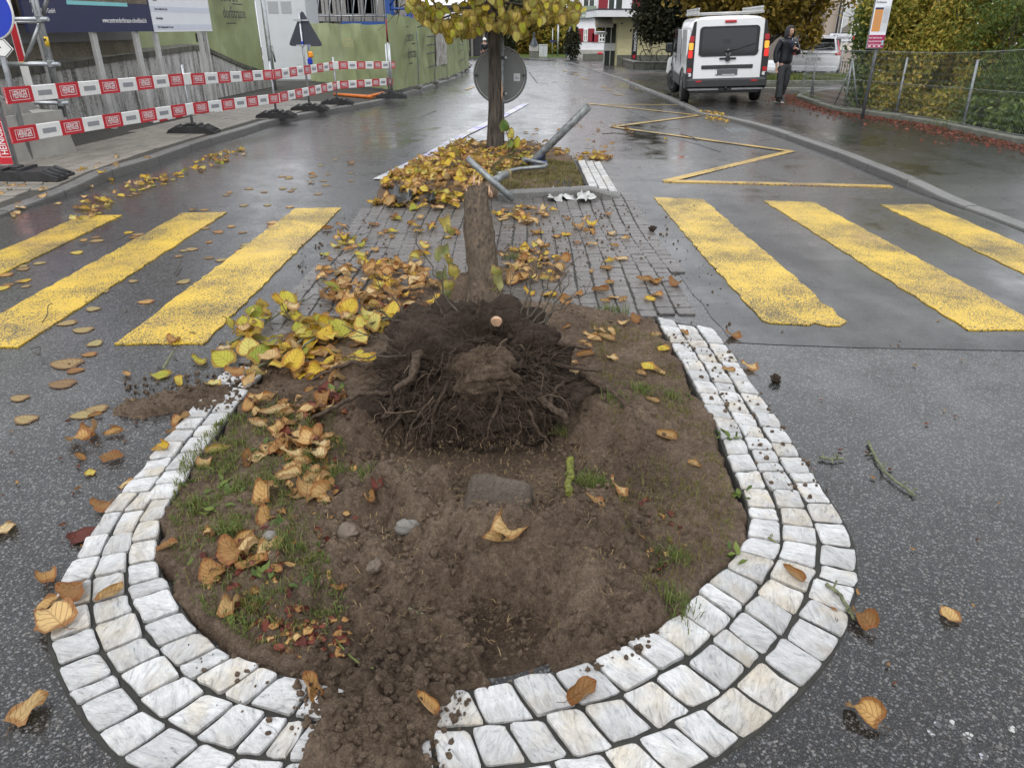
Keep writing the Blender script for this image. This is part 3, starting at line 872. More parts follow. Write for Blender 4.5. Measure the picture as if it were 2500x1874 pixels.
# ---------------------------------------------------------------- porphyry setts across the island
crossing = thing('island_crossing', 'reddish grey stone setts paving the gap between the two planting beds', 'paving', (0, 6, 0))
PV = gp([(905, 505), (1010, 490), (1250, 482), (1440, 476), (1530, 470)]) + gp([(1600, 580), (1668, 690), (1712, 762)], 0) + gp([(1600, 776), (1250, 800), (900, 850), (640, 905), (560, 895), (640, 800), (720, 690), (800, 600), (868, 535)])
mb = MB(); _c = (sum(p[0] for p in PV) / len(PV), sum(p[1] for p in PV) / len(PV)); mb.prism([(_c[0] + (x - _c[0]) * .95, _c[1] + (y - _c[1]) * .98) for x, y in PV], 'z', -.05, .0095); mb.build('joint_bed', M['mortar'], crossing)
cand = []
cw = .112
x = -1.9; ci = 0
while x < 1.5:
 y = 3.2 + rng.uniform(0, .1)
 while y < 8.2:
  L = rng.uniform(.085, .125)
  wob = .018 * math.sin(y * 2.1 + ci * .4)
  q = [(x + wob + .003 + rng.uniform(-.004, .004), y + .003), (x + wob + cw - .003 + rng.uniform(-.004, .004), y + .003 + rng.uniform(-.006, .006)), (x + wob + cw - .003 + rng.uniform(-.004, .004), y + L - .003), (x + wob + .003 + rng.uniform(-.004, .004), y + L - .003 + rng.uniform(-.006, .006))]
  c = (x + cw / 2 + wob, y + L / 2)
  if bool(in_poly(np.array([c[0]]), np.array([c[1]]), PV)[0]): cand.append((y, c, q))
  y += L
 x += cw; ci += 1
cand.sort(key=lambda t: abs(t[1][0] - .55) * .55 + abs(t[0] - 5.6))
rest = MB()
for k, (y, c, q) in enumerate(cand):
 zt = .013 + rng.uniform(-.002, .003)
 if k < 300:
  mb = MB(); stone_mesh(mb, [(p[0] - c[0], p[1] - c[1]) for p in q], -.03, 0.0, .004, .002)
  o = mb.build('sett', M['porphyry']); o.parent = crossing; o.location = (c[0], c[1] - 6, zt)
 else:
  stone_mesh(rest, q, -.02, zt, .004, .002)
tag(rest.build('setts_beyond', M['porphyry'], crossing), kind='stuff')
# ---------------------------------------------------------------- churned soil of the planting bed
BED = [tuple(p) for p in INN] + gp([(700, 860), (800, 815), (900, 800), (1000, 770), (1130, 745), (1260, 735), (1400, 740), (1520, 765)][::1], .04)
def gauss(x, y, px, py, rx, ry, z=.05, rot=0.0):
 c = G(px, py, z); dx = x - c.x; dy = y - c.y
 if rot:
  dx, dy = dx * math.cos(rot) + dy * math.sin(rot), -dx * math.sin(rot) + dy * math.cos(rot)
 return np.exp(-(dx / rx) ** 2 - (dy / ry) ** 2)
def pathdist(x, y, pts, z=.03):
 return poly_dist(x, y, [tuple(G(a, b, z))[:2] for a, b in pts], False)
HX0, HX1, HY0, HY1, HS = -1.95, 1.45, 0.95, 5.6, 0.0115
gx = np.arange(HX0, HX1, HS); gy = np.arange(HY0, HY1, HS)
X, Y = np.meshgrid(gx, gy)
ins = in_poly(X, Y, BED); dd = poly_dist(X, Y, BED); sd = np.where(ins, dd, -dd)
sd_n = sd + .05 * fbm(X, Y, 9, 4, 3)
H = -.07 + .115 * smooth(-.035, .02, sd_n) + .022 * smooth(.02, .4, sd)
big = fbm(X, Y, 2.2, 4, 5); med = fbm(X, Y, 9, 4, 9); fine = fbm(X, Y, 34, 3, 21)
rough_k = np.clip(gauss(X, Y, 1180, 1380, .62, .75) * 1.3 + gauss(X, Y, 1150, 1000, .8, .5), 0.22, 1.0)
H += np.where(sd > -.02, 1, 0) * rough_k * (.05 * big + .08 * med) * smooth(0, .12, sd)
# pits and mounds, their rims broken up by a small warp
Xo, Yo = X, Y
X = X + .09 * fbm(Xo, Yo, 6, 4, 201) + .03 * fbm(Xo, Yo, 22, 3, 203); Y = Y + .09 * fbm(Xo, Yo, 6, 4, 207) + .03 * fbm(Xo, Yo, 22, 3, 209)
H -= .24 * gauss(X, Y, 1180, 1120, .42, .17)
H -= .34 * gauss(X, Y, 1160, 1050, .34, .15)
H -= .20 * gauss(X, Y, 1200, 1175, .20, .10)
H -= .24 * gauss(X, Y, 1185, 1545, .20, .13)
H -= .22 * gauss(X, Y, 1230, 1595, .09, .06)
H -= .07 * gauss(X, Y, 1020, 1450, .24, .16)
H += .12 * gauss(X, Y, 960, 1225, .16, .10)
H += .09 * gauss(X, Y, 1050, 1215, .06, .07)
H += .07 * gauss(X, Y, 1215, 1330, .13, .10)
H += .05 * gauss(X, Y, 1060, 1330, .10, .10)
H += .11 * gauss(X, Y, 1400, 1340, .17, .14)
H += .06 * gauss(X, Y, 1480, 1480, .24, .13)
H += .045 * gauss(X, Y, 880, 1390, .14, .16)
H += .05 * gauss(X, Y, 880, 1000, .2, .16)
H += .05 * gauss(X, Y, 1480, 1010, .26, .2)
X, Y = Xo, Yo
# soil thrown over the setts and the road
def spill(d, r, h, seed):
 e = d + .11 * fbm(X, Y, 6, 5, seed) + .04 * fbm(X, Y, 30, 3, seed + 5)
 return -.07 + (.07 + h) * smooth(r, r * .35, e)
S1 = spill(pathdist(X, Y, [(1010, 1600), (930, 1700), (900, 1880), (890, 1980)]), .25, .085, 31)
S1 = np.maximum(S1, spill(pathdist(X, Y, [(1080, 1640), (1180, 1680)]), .075, .07, 33))
S2 = spill(pathdist(X, Y, [(330, 985), (470, 965), (640, 950), (760, 960)]), .19, .040, 37)
S3 = spill(pathdist(X, Y, [(1540, 1530), (1450, 1590)]), .075, .075, 41)
S4 = spill(pathdist(X, Y, [(760, 830), (1000, 730), (1180, 680), (1300, 660)]), .30, .040, 43)
S5 = spill(pathdist(X, Y, [(1250, 600), (1370, 560), (1450, 545)]), .42, .028, 47)
S6 = spill(pathdist(X, Y, [(640, 905), (720, 840), (820, 790)]), .16, .035, 49)
S7 = spill(pathdist(X, Y, [(1330, 770), (1560, 790)]), .18, .032, 53)
SP = np.maximum.reduce([S1, S2, S3, S4, S5, S6, S7])
lump = np.where(SP > -.02, .020 * med + .012 * fine, 0)
H = np.maximum(H, SP + lump)
H += np.where(H > -.04, (.010 + .022 * rough_k) * fine * 1.5 + .012 * rough_k * (np.maximum(0, fbm(X, Y, 48, 2, 77)) * 2 + 1.6 * (.25 - np.abs(fbm(X, Y, 17, 3, 79)))), 0)
HT = H
ny, nx = H.shape
idx = np.arange(nx * ny).reshape(ny, nx)
quads = np.stack([idx[:-1, :-1], idx[:-1, 1:], idx[1:, 1:], idx[1:, :-1]], -1).reshape(-1, 4)
keep = ((sd > -.03) | (SP > -.045) | (H > -.04)).ravel()
quads = quads[keep[quads].any(1)]
used = np.unique(quads); remap = np.full(nx * ny, -1); remap[used] = np.arange(len(used))
V = np.stack([X.ravel(), Y.ravel(), H.ravel()], 1)[used]
soil = link('planting_bed_soil', npmesh('planting_bed_soil', V, remap[quads], M['soil'])); tag(soil, kind='structure'); WM[soil.name] = Matrix.Identity(4)
# ---------------------------------------------------------------- far bed round the standing tree
FB = gp([(1435, 453), (1409, 392), (1375, 362), (1280, 346), (1190, 344), (1080, 362), (990, 402), (930, 440), (915, 462), (1000, 478), (1150, 476), (1247, 462)], .08)
fx = np.arange(-2.0, 1.4, .03); fy = np.arange(7.2, 12.6, .03)
X2, Y2 = np.meshgrid(fx, fy)
i2 = in_poly(X2, Y2, FB); d2 = poly_dist(X2, Y2, FB); s2 = np.where(i2, d2, -d2) + .03 * fbm(X2, Y2, 7, 3, 61)
H2 = -.06 + .13 * smooth(-.04, .05, s2) + .03 * smooth(0, .5, s2) + np.where(s2 > 0, .05 * fbm(X2, Y2, 3, 4, 63) + .03 * fbm(X2, Y2, 16, 3, 65), 0)
ny2, nx2 = H2.shape
id2 = np.arange(nx2 * ny2).reshape(ny2, nx2)
q2 = np.stack([id2[:-1, :-1], id2[:-1, 1:], id2[1:, 1:], id2[1:, :-1]], -1).reshape(-1, 4)
q2 = q2[H2.ravel()[q2].max(1) > -.03]
bed2 = link('tree_bed_soil', npmesh('tree_bed_soil', np.stack([X2.ravel(), Y2.ravel(), H2.ravel()], 1), q2, M['soil'])); tag(bed2, kind='structure'); WM[bed2.name] = Matrix.Identity(4)
def grid_at(Hm, x0, y0, s, x, y):
 i = int((x - x0) / s); j = int((y - y0) / s)
 if 0 <= i < Hm.shape[1] and 0 <= j < Hm.shape[0]: return float(Hm[j, i])
 return -1
def _grid(Hm, x0, y0, s, xs, ys):
 i = ((xs - x0) / s).astype(int); j = ((ys - y0) / s).astype(int)
 ok = (i >= 0) & (i < Hm.shape[1]) & (j >= 0) & (j < Hm.shape[0])
 return np.where(ok, Hm[np.clip(j, 0, Hm.shape[0] - 1), np.clip(i, 0, Hm.shape[1] - 1)], -1)
SX, SY = np.meshgrid(np.arange(-2.1, 1.7, .015), np.arange(.9, 12.7, .015))
SG = np.full(SX.shape, .004)
SG = np.where(in_poly(SX, SY, PV), .016, SG)
_ks = in_poly(SX, SY, strip_poly)
_sd = poly_dist(SX[_ks], SY[_ks], [tuple(p) for p in INN[::6]], False)
SG[_ks] = np.maximum(SG[_ks], .052 - .11 * np.minimum(.33, _sd))
SG = np.maximum(SG, np.maximum(_grid(HT, HX0, HY0, HS, SX, SY), _grid(H2, -2.0, 7.2, .03, SX, SY)))
def surf(x, y):
 """height of whatever lies at (x, y)"""
 i = int((x + 2.1) / .015); j = int((y - .9) / .015)
 if 0 <= i < SG.shape[1] and 0 <= j < SG.shape[0]: return float(SG[j, i])
 if x < kerb_x(KL, y): return zl(x, y)
 if x > kerb_x(KR, y): return zr(x, y)
 return gz(y) + .004
def surf_n(x, y, e=.03):
 n = Vector((surf(x - e, y) - surf(x + e, y), surf(x, y - e) - surf(x, y + e), 2 * e))
 return n.normalized()
# kerb and white setts of the far bed
far_is = thing('tree_island', 'small kerbed bed with white setts where the tree still stands', 'traffic island', (0, 9, 0))
ka = [G(1215, 468, .09), G(1250, 463, .09), G(1340, 459, .09), G(1436, 455, .09), G(1470, 462, .085), G(1512, 474, .03)]
mb = MB()
vs = []; fs = []
for i, p in enumerate(ka):
 zt = [.085, .09, .09, .095, .08, .03][i]
 for dy_, z_ in ((-.10, -.02), (-.095, zt - .02), (-.075, zt), (.02, zt), (.03, zt - .08)): vs.append((p.x, p.y + dy_, z_))
for i in range(5):
 for j in range(4): fs.append((i * 5 + j, i * 5 + j + 1, i * 5 + j + 6, i * 5 + j + 5))
mb.add(vs, fs); mb.build('kerb_stone', M['kerb'], far_is)
A0, A1, B0, B1 = G(1409, 391, .08), G(1466, 396, .01), G(1437, 452, .09), G(1510, 470, .02)
mb = MB(); mb.add([tuple(A0 + Vector((-.03, .05, -.012))), tuple(A1 + Vector((.02, .05, -.012))), tuple(B1 + Vector((0, 0, -.012))), tuple(B0 + Vector((-.03, 0, -.012)))], [(0, 1, 2, 3)]); mb.build('joint_bed', M['mortar'], far_is)
for r in range(3):
 N = 14
 for k in range(N):
  def P(u, v): return A0.lerp(A1, u).lerp(B0.lerp(B1, u), v)
  u0, u1 = r / 3 + .03, (r + 1) / 3 - .03; v0, v1 = (k + .05) / N, (k + .95) / N
  q = [P(u0, v1), P(u1, v1), P(u1, v0), P(u0, v0)]
  c = sum(q, Vector()) / 4
  mb = MB(); stone_mesh(mb, [(p.x - c.x, p.y - c.y) for p in q], -.05, 0, .006, .003)
  o = mb.build('sett', M['sett']); o.parent = far_is; o.location = (c.x, c.y - 9, c.z + .004)
# ---------------------------------------------------------------- leaf shapes
def leaf_arrays(kc, kl, nu=6, nv=8, wav=.03, tw=0.0, seed=0, stalk=True, wid=.44):
 r = np.random.default_rng(seed)
 us = np.linspace(-1, 1, nu + 1); vs_ = np.linspace(0, 1, nv + 1)
 V = []; UV = []
 ph = r.uniform(0, 6.28, 4)
 for j, v in enumerate(vs_):
  w = wid * max(.02, (math.sin(math.pi * min(1, (v * .94 + .055)) ** .72)) ** .75)
  for i, u in enumerate(us):
   edge = 1 + (r.uniform(-.10, .06) if abs(u) > .99 else 0)
   s = u * w * edge
   t = v + (-.05 * (abs(u) ** 2) * (1 if v < .15 else 0)) + (r.uniform(-.012, .012) if abs(u) > .99 else 0)
   c = kc * (1 + .35 * math.sin(ph[0] + 3 * v))
   if abs(c) < 1e-3: x, z = s, 0
   else: x, z = math.sin(c * s) / c, (1 - math.cos(c * s)) / c
   z += wav * (math.sin(7 * v + ph[1] + 2 * u) + .7 * math.sin(9 * u * w * 2 + ph[2])) * (.3 + abs(u))
   a = tw * (v - .5)
   x, z = x * math.cos(a) - z * math.sin(a), x * math.sin(a) + z * math.cos(a)
   if abs(kl) > 1e-3:
    y = (1 / kl - z) * math.sin(kl * t); z = 1 / kl - (1 / kl - z) * math.cos(kl * t)
   else: y = t
   V.append((x, y, z)); UV.append((u * .5 + .5, v))
 F = []
 n = nu + 1
 for j in range(nv):
  for i in range(nu): F.append((j * n + i, j * n + i + 1, (j + 1) * n + i + 1, (j + 1) * n + i))
 V = np.array(V)
 if stalk:
  b = len(V); d = np.array([[0, 0, 0], [.02 * r.uniform(-3, 3), -.16, .03], [.05 * r.uniform(-3, 3), -.33, .07 * r.uniform(0, 1)]])
  base = V[nu // 2]
  SV = []
  for k in range(3):
   for o_ in ((-.009, 0), (.009, 0), (0, .014)): SV.append(base + d[k] + np.array([o_[0], 0, o_[1]]))
  V = np.vstack([V, SV]); UV += [(.5, .02)] * 9
  for k in range(2):
   for i in range(3):
    i2_ = (i + 1) % 3; F.append((b + k * 3 + i, b + k * 3 + i2_, b + k * 3 + 3 + i2_, b + k * 3 + 3 + i))
 nb = nu + 1; n0 = nb * (nv + 1); b0_, b1_ = V[:nb].mean(0), V[n0 - nb:n0].mean(0); an = -.85 * math.atan2(b1_[2] - b0_[2], abs(b1_[1] - b0_[1]) + .15)
 V = V @ np.array([[1, 0, 0], [0, math.cos(an), math.sin(an)], [0, -math.sin(an), math.cos(an)]])
 V[:, 1] -= V[:, 1].mean(); V[:, 0] -= V[:, 0].mean(); V[:, 2] -= V[:, 2].min()
 return V, np.array(F), np.array(UV)
LV = [leaf_arrays(kc, kl, wav=wv, tw=tw, seed=100 + i) for i, (kc, kl, wv, tw) in enumerate([
 (0.3, .3, .05, 0), (1.4, .6, .06, .3), (3.6, .6, .05, .6), (5.6, .7, .04, .9), (2.2, -1.6, .06, .5), (-1.6, 1.4, .06, -.6),
 (4.6, 1.5, .05, -1.0), (1.0, 2.4, .07, .8), (2.8, -1.2, .07, -1.2), (7.0, .9, .03, .4), (.7, -.6, .07, .2), (3.0, 2.6, .06, 1.4)])]
LFLAT = [leaf_arrays(.1, .05, 4, 5, .012, 0, 50 + i) for i in range(3)]
LSMALL = [leaf_arrays(kc, kl, 2, 3, .05, tw, 80 + i, False) for i, (kc, kl, tw) in enumerate([(.5, .4, 0), (1.6, -.6, .5), (2.8, .9, -.7), (.9, 1.4, .6)])]
LTREE = [leaf_arrays(kc, kl, 4, 5, .04, tw, 90 + i, True, .47) for i, (kc, kl, tw) in enumerate([(.5, .4, 0), (.9, -.7, .3), (1.3, .8, -.3), (.3, 1.1, .4), (1.8, .4, .2)])]
LEAF_ME = {}
def leaf_mesh(k, m, bank=None):
 key = (k, m, id(bank))
 if key not in LEAF_ME:
  V_, F_, U_ = (bank or LV)[k]
  LEAF_ME[key] = npmesh('leaf', V_, F_, M[m], True, None, U_)
 return LEAF_ME[key]
def merge_leaves(name, items, m, parent=None):
 """items: (bank, variant, Matrix) -> one mesh"""
 Vs, Fs, Us, b = [], [], [], 0
 for bank, k, T in items:
  V_, F_, U_ = bank[k]
  A = np.array(T)
  Vs.append(V_ @ A[:3, :3].T + A[:3, 3]); Fs.append(F_ + b); Us.append(U_); b += len(V_)
 return link(name, npmesh(name, np.vstack(Vs), np.vstack(Fs), m, True, None, np.vstack(Us)), parent)
def leaf_T(p, size, yaw, tilt=0.0, roll=0.0, n=None):
 Q = Matrix.Rotation(yaw, 4, 'Z') @ Matrix.Rotation(tilt, 4, 'X') @ Matrix.Rotation(roll, 4, 'Y')
 if n is not None: Q = Vector((0, 0, 1)).rotation_difference(n).to_matrix().to_4x4() @ Q
 return Matrix.Translation(Vector(p)) @ Q @ Matrix.Diagonal((size, size, size, 1))
# ---------------------------------------------------------------- the uprooted tree
ft = thing('fallen_tree', 'uprooted tree trunk with its root ball tipped out of the soil', 'tree', (-.16, 3.0, 0))
def blob(c, r, seed, k=.28, nth=44, nph=30, fr=3.0):
 th = np.linspace(0, 2 * np.pi, nth, endpoint=False); ph = np.linspace(0.02, np.pi - .02, nph)
 T_, P_ = np.meshgrid(th, ph)
 d = np.stack([np.cos(T_) * np.sin(P_), np.sin(T_) * np.sin(P_), np.cos(P_)], -1)
 q = d * fr
 nz = fbm(q[..., 0] + 9, q[..., 1] + q[..., 2] * .6, 1.0, 4, seed, .55) + fbm(q[..., 2] + 3, q[..., 1] - q[..., 0] * .5, 1.0, 4, seed + 3, .55)
 rad = 1 + k * nz
 P = d * rad[..., None] * np.array(r) + np.array(c)
 V = P.reshape(-1, 3); F = []
 for j in range(nph - 1):
  for i in range(nth):
   i2 = (i + 1) % nth; F.append((j * nth + i, (j + 1) * nth + i, (j + 1) * nth + i2, j * nth + i2))
 F.append(tuple()) if False else None
 return V, np.array(F)
def blob_obj(name, m, parent, *a, **k):
 V_, F_ = blob(*a, **k)
 Mi = np.array(WM[parent.name].inverted()) if parent is not None and parent.name in WM else np.eye(4)
 V_ = V_ @ Mi[:3, :3].T + Mi[:3, 3]
 o = link(name, npmesh(name, V_, F_, m), parent)
 WM[o.name] = WM.get(parent.name, Matrix.Identity(4)) if parent is not None else Matrix.Identity(4)
 return o
RBX = -.16
blob_obj('root_ball', M['soil_dark'], ft, (RBX, 3.05, .15), (.41, .24, .31), 5, .34, 150, 100, fr=3.2)
blob_obj('root_ball', M['soil_dark'], ft, (RBX + .02, 2.97, .27), (.25, .18, .18), 9, .34, 110, 80, fr=3.2)
blob_obj('root_ball', M['soil'], ft, (RBX + .03, 2.80, .27), (.145, .09, .12), 15, .34, 80, 60, fr=3)
blob_obj('root_ball', M['soil_dark'], ft, (RBX - .36, 2.92, .0), (.20, .14, .15), 19, .32, 70, 50, fr=4)
blob_obj('root_ball', M['soil_dark'], ft, (RBX + .38, 2.97, .03), (.22, .15, .14), 23, .32, 70, 50, fr=4)
blob_obj('root_ball', M['soil_dark'], ft, (RBX + .0, 2.86, .06), (.36, .13, .17), 33, .36, 120, 70, fr=5)
blob_obj('root_ball', M['soil_dark'], ft, (RBX + .05, 3.03, .36), (.17, .12, .10), 37, .32, 80, 50, fr=4)
blob_obj('soil_pillar', M['soil'], ft, tuple(at(968, 1060, 2.78)), (.035, .035, .10), 29, .35, 24, 20)
# trunk, lying away from the camera and lifted by its root plate
TA, TB = Vector((-.13, 2.98, .25)), at(1168, 470, 4.75)
n = 60; seg = 48
Vt = []; ax = (TB - TA).normalized(); uu = ax.cross(Vector((0, 0, 1))).normalized(); ww = uu.cross(ax)
for i in range(n + 1):
 f = i / n
 p = TA.lerp(TB, f) + uu * (.012 * math.sin(f * 5)) + ww * (.012 * math.sin(f * 3.2 + 1))
 r0 = .088 + .06 * math.exp(-f * 8) - .006 * f + .005 * math.sin(f * 11)
 for k in range(seg):
  a = 2 * math.pi * k / seg
  lump_ = 1 + .05 * float(vnoise(np.array([k * .35 + 3 * math.sin(a)]), np.array([i * .4]), 71)[0]) * 2 + .04 * math.sin(3 * a + f * 4) + .09 * float(vnoise(np.array([k * .9]), np.array([i * .16]), 73)[0])
  q = p + (uu * math.cos(a) + ww * math.sin(a)) * r0 * lump_
  if i == n: q += ax * (.05 * math.sin(a * 2 + .6) + rng.uniform(-.03, .06))
  Vt.append(q)
Ft = []
for i in range(n):
 for k in range(seg):
  k2 = (k + 1) % seg; Ft.append((i * seg + k, i * seg + k2, (i + 1) * seg + k2, (i + 1) * seg + k))
mb = MB(); mb.add(Vt, Ft, 0, True); trunk = mb.build('trunk', M['bark_muddy'], ft)
mb = MB(); ce = TB - ax * .02
ring = Vt[-seg:]
mb.add([ce] + ring, [(0, 1 + k, 1 + (k + 1) % seg) for k in range(seg)], 0, True)
for k in range(16):
 a = rng.uniform(0, 6.28); rr = rng.uniform(.02, .085)
 b = TB + (uu * math.cos(a) + ww * math.sin(a)) * rr
 mb.tube([b - ax * .05, b + ax * rng.uniform(.02, .09)], [.012, .003], 4)
mb.build('split_end', M['wood_raw'], trunk)
# thick roots
RT = [([(1420, 905, 3.0), (1450, 930, 2.95), (1500, 960, 2.85), (1540, 1000, 2.8), (1560, 1022, 2.76)], .022, .013),
   ([(1240, 900, 2.95), (1300, 950, 2.85), (1335, 990, 2.72), (1370, 1005, 2.68), (1388, 1035, 2.66)], .022, .012),
   ([(1340, 995, 2.75), (1350, 960, 2.8), (1375, 930, 2.85)], .012, .006),
   ([(1060, 850, 2.95), (1020, 870, 2.82), (1005, 920, 2.74), (962, 950, 2.70)], .028, .012),
   ([(960, 960, 2.85), (880, 960, 2.85), (830, 985, 2.78), (780, 1010, 2.75), (740, 1030, 2.72)], .013, .007),
   ([(960, 1000, 2.8), (945, 1010, 2.74), (935, 1020, 2.72)], .016, .010),
   ([(1150, 860, 2.85), (1080, 840, 2.9), (1010, 835, 2.98), (950, 840, 3.0)], .020, .008),
   ([(1250, 815, 3.0), (1330, 830, 3.0), (1400, 845, 3.05), (1440, 850, 3.1)], .020, .007),
   ([(1210, 830, 3.02), (1212, 800, 2.92), (1212, 784, 2.84)], .030, .026),
   ([(1170, 800, 3.05), (1168, 760, 3.02), (1163, 735, 3.02), (1160, 720, 3.03)], .016, .008),
   ([(1100, 960, 2.78), (1040, 990, 2.72), (1000, 1050, 2.68)], .010, .004),
   ([(1230, 950, 2.76), (1200, 1020, 2.7), (1185, 1080, 2.66)], .011, .003),
   ([(900, 900, 2.95), (860, 880, 2.96), (800, 905, 2.9), (760, 930, 2.86)], .011, .005),
   ([(1330, 880, 2.98), (1400, 900, 2.94), (1470, 905, 2.92)], .012, .006),
   ([(980, 1010, 2.76), (940, 1060, 2.72), (905, 1110, 2.7)], .009, .003),
   ([(1100, 920, 2.8), (1060, 1000, 2.7), (1050, 1090, 2.66)], .010, .003),
   ([(1290, 1000, 2.72), (1320, 1060, 2.68), (1355, 1090, 2.66)], .009, .003)]
for pts, ra, rb in RT:
 P = [at(*p) for p in pts]
 Q = cat([tuple(p) for p in P], 5) if False else []
 for i in range(len(P) - 1):
  for k in range(4): Q.append(P[i].lerp(P[i + 1], k / 4) + Vector((rng.uniform(-1, 1), rng.uniform(-1, 1), rng.uniform(-1, 1))) * .006)
 Q.append(P[-1]); L = len(Q)
 mb = MB(); mb.tube(Q, [ra + (rb - ra) * i / (L - 1) for i in range(L)], 8, jit=.12)
 ro = mb.build('root', M['root'], ft)
p = at(1212, 783, 2.835)
mb = MB(); mb.tube([p, p + Vector((0, -.012, -.003))], [.024, .021], 12); mb.build('cut_face', M['wood_raw'], ro)
def wander(p, d, L, step, wob, g):
 Q = [Vector(p)]; d = Vector(d).normalized()
 for _ in range(max(2, int(L / step))):
  d = (d + Vector((rng.gauss(0, wob), rng.gauss(0, wob), rng.gauss(0, wob) - g))).normalized()
  Q.append(Q[-1] + d * step)
 return Q
fm, fp = MB(), MB()
for k in range(1000):
 a = rng.uniform(0, 2 * math.pi); u = rng.random() ** .5
 bx = RBX + (.44 - .10 * math.sin(a)) * u * math.cos(a); bz = .12 + .33 * u * math.sin(a)
 by = 2.885 - .20 * math.sqrt(max(0, 1 - u * u)) + rng.uniform(-.02, .05); bz *= (.9 if bz > 0 else 1.0)
 d = Vector((math.cos(a) * (u + .2) + rng.gauss(0, .5), -rng.uniform(.2, 1.0), math.sin(a) * (u + .1) + rng.gauss(0, .5)))
 L = rng.uniform(.04, .20) * (1.8 if rng.random() < .10 else 1)
 Q = wander((bx, by, bz), d, L, .016, .38, .20)
 r = rng.choice([.0007, .0008, .0010, .0012, .0015, .0026])
 (fp if rng.random() < .04 else fm).tube(Q, [r * (1 - .7 * i / len(Q)) for i in range(len(Q))], 4, cap=False)
for k in range(420):
 a = rng.uniform(-.25, math.pi + .25); u = rng.uniform(.8, 1.05)
 d = Vector((math.cos(a) + rng.gauss(0, .3), rng.gauss(-.25, .4), math.sin(a) * .9 + rng.gauss(.1, .3)))
 Q = wander((RBX + .40 * u * math.cos(a), rng.uniform(2.84, 3.12), .13 + .29 * u * math.sin(a)), d, rng.uniform(.05, .22), .018, .25, .03)
 r = rng.choice([.0008, .001, .0014, .002, .003]); fm.tube(Q, [r * (1 - .7 * i / len(Q)) for i in range(len(Q))], 4, cap=False)
tag(fm.build('fine_roots', M['root'], ft, fix=False), kind='stuff'); tag(fp.build('fine_roots', M['root_pale'], ft, fix=False), kind='stuff')
tw = MB()
for (x0, y0, Y0, x1, y1, Y1) in [(1130, 790, 3.0, 1010, 570, 3.1), (1260, 790, 3.05, 1330, 610, 3.2), (1300, 800, 3.0, 1410, 620, 3.2), (1290, 780, 3.05, 1300, 640, 3.2), (1310, 790, 3.0, 1440, 700, 3.1), (1330, 800, 3.0, 1390, 680, 3.15), (1240, 780, 3.1, 1250, 660, 3.2), (1280, 800, 3.0, 1360, 650, 3.1), (1050, 820, 3.0, 880, 740, 2.95), (1040, 830, 3.0, 930, 690, 3.1), (1100, 800, 3.0, 1040, 690, 3.1), (1020, 850, 2.95, 850, 800, 2.9), (1000, 870, 2.9, 840, 870, 2.85)]:
 a, b = at(x0, y0, Y0), at(x1, y1, Y1)
 Q = [a.lerp(b, i / 9) + Vector((rng.gauss(0, .008), rng.gauss(0, .008), rng.gauss(0, .008))) for i in range(10)]
 tw.tube(Q, [.006 * (1 - .75 * i / 9) for i in range(10)], 5)
 for _ in range(5):
  i = rng.randint(3, 8); d = (b - a).normalized() + Vector((rng.gauss(0, .6), rng.gauss(0, .6), rng.gauss(0, .3)))
  tw.tube(wander(Q[i], d, rng.uniform(.04, .12), .02, .2, 0), .0016, 4, cap=False)
tag(tw.build('sprout_twigs', M['twig'], ft, fix=False), kind='stuff')
for (px, py, Yc, m, s) in [(1070, 620, 3.4, 'leaf_green', .075), (1090, 640, 3.5, 'leaf_lime', .085), (1085, 615, 3.6, 'leaf_green', .08), (1100, 650, 3.5, 'leaf_green', .09), (1105, 665, 3.45, 'leaf_lime', .085), (1085, 680, 3.4, 'leaf_green', .10), (1095, 700, 3.4, 'leaf_lime', .08), (1090, 720, 3.35, 'leaf_green', .07), (1078, 700, 3.4, 'leaf_brown', .07), (1085, 550, 4.1, 'leaf_lime', .1), (1098, 565, 4.1, 'leaf_lime', .08), (1210, 665, 3.5, 'leaf_lime', .08), (1220, 690, 3.45, 'leaf_green', .09), (1210, 720, 3.4, 'leaf_green', .08), (1225, 735, 3.35, 'leaf_green', .075), (1235, 670, 3.5, 'leaf_brown', .07)]:
 p = at(px, py, Yc)
 o = link('leaf', leaf_mesh(rng.choice([1, 2, 8]), m), ft)
 T = Matrix.Translation(Vector((.16, -3.0, 0))) @ leaf_T(p, s, rng.uniform(-.5, .5), R(-75) + rng.uniform(-.3, .3), rng.uniform(-.6, .6))
 o.matrix_local = T
# ---------------------------------------------------------------- stones, sticks
def rock(px, py, r, label, m, seed, sink=.35, k=.25):
 p = G(px, py, .06); z = surf(p.x, p.y)
 o = blob_obj('stone', m, None, (0, 0, 0), r, seed, k, 22, 16)
 o.location = (p.x, p.y, z + r[2] * (1 - sink)); o.rotation_euler = (0, 0, rng.uniform(0, 3))
 return tag(o, label, 'stone')
M['stone_grey'] = mat('grey_field_stone', (0.16, 0.15, 0.135), .55, var=.3, scale=14, bump=.5, bscale=60)
M['stone_brown'] = mat('muddy_stone', (0.13, 0.10, 0.075), .7, var=.35, scale=20, bump=.5, bscale=80)
rock(662, 1322, (.024, .022, .02), 'smooth grey pebble lying in the grass behind the brown leaf clump', M['stone_grey'], 3, .3, .12)
rock(995, 1305, (.022, .040, .030), 'pointed pale stone stuck in the soil left of the concrete footing', M['stone_grey'], 4)
rock(915, 1385, (.030, .022, .02), 'muddy flat stone half sunk in the soil mound', M['stone_brown'], 6)
rock(850, 1300, (.035, .04, .022), 'brown earth-coated stone beside the white scrap in the bed', M['stone_brown'], 8)
rock(1897, 906, (.028, .024, .022), 'dark clod of earth on the asphalt beside the white setts', M['soil_dark'], 9, .2, .5)
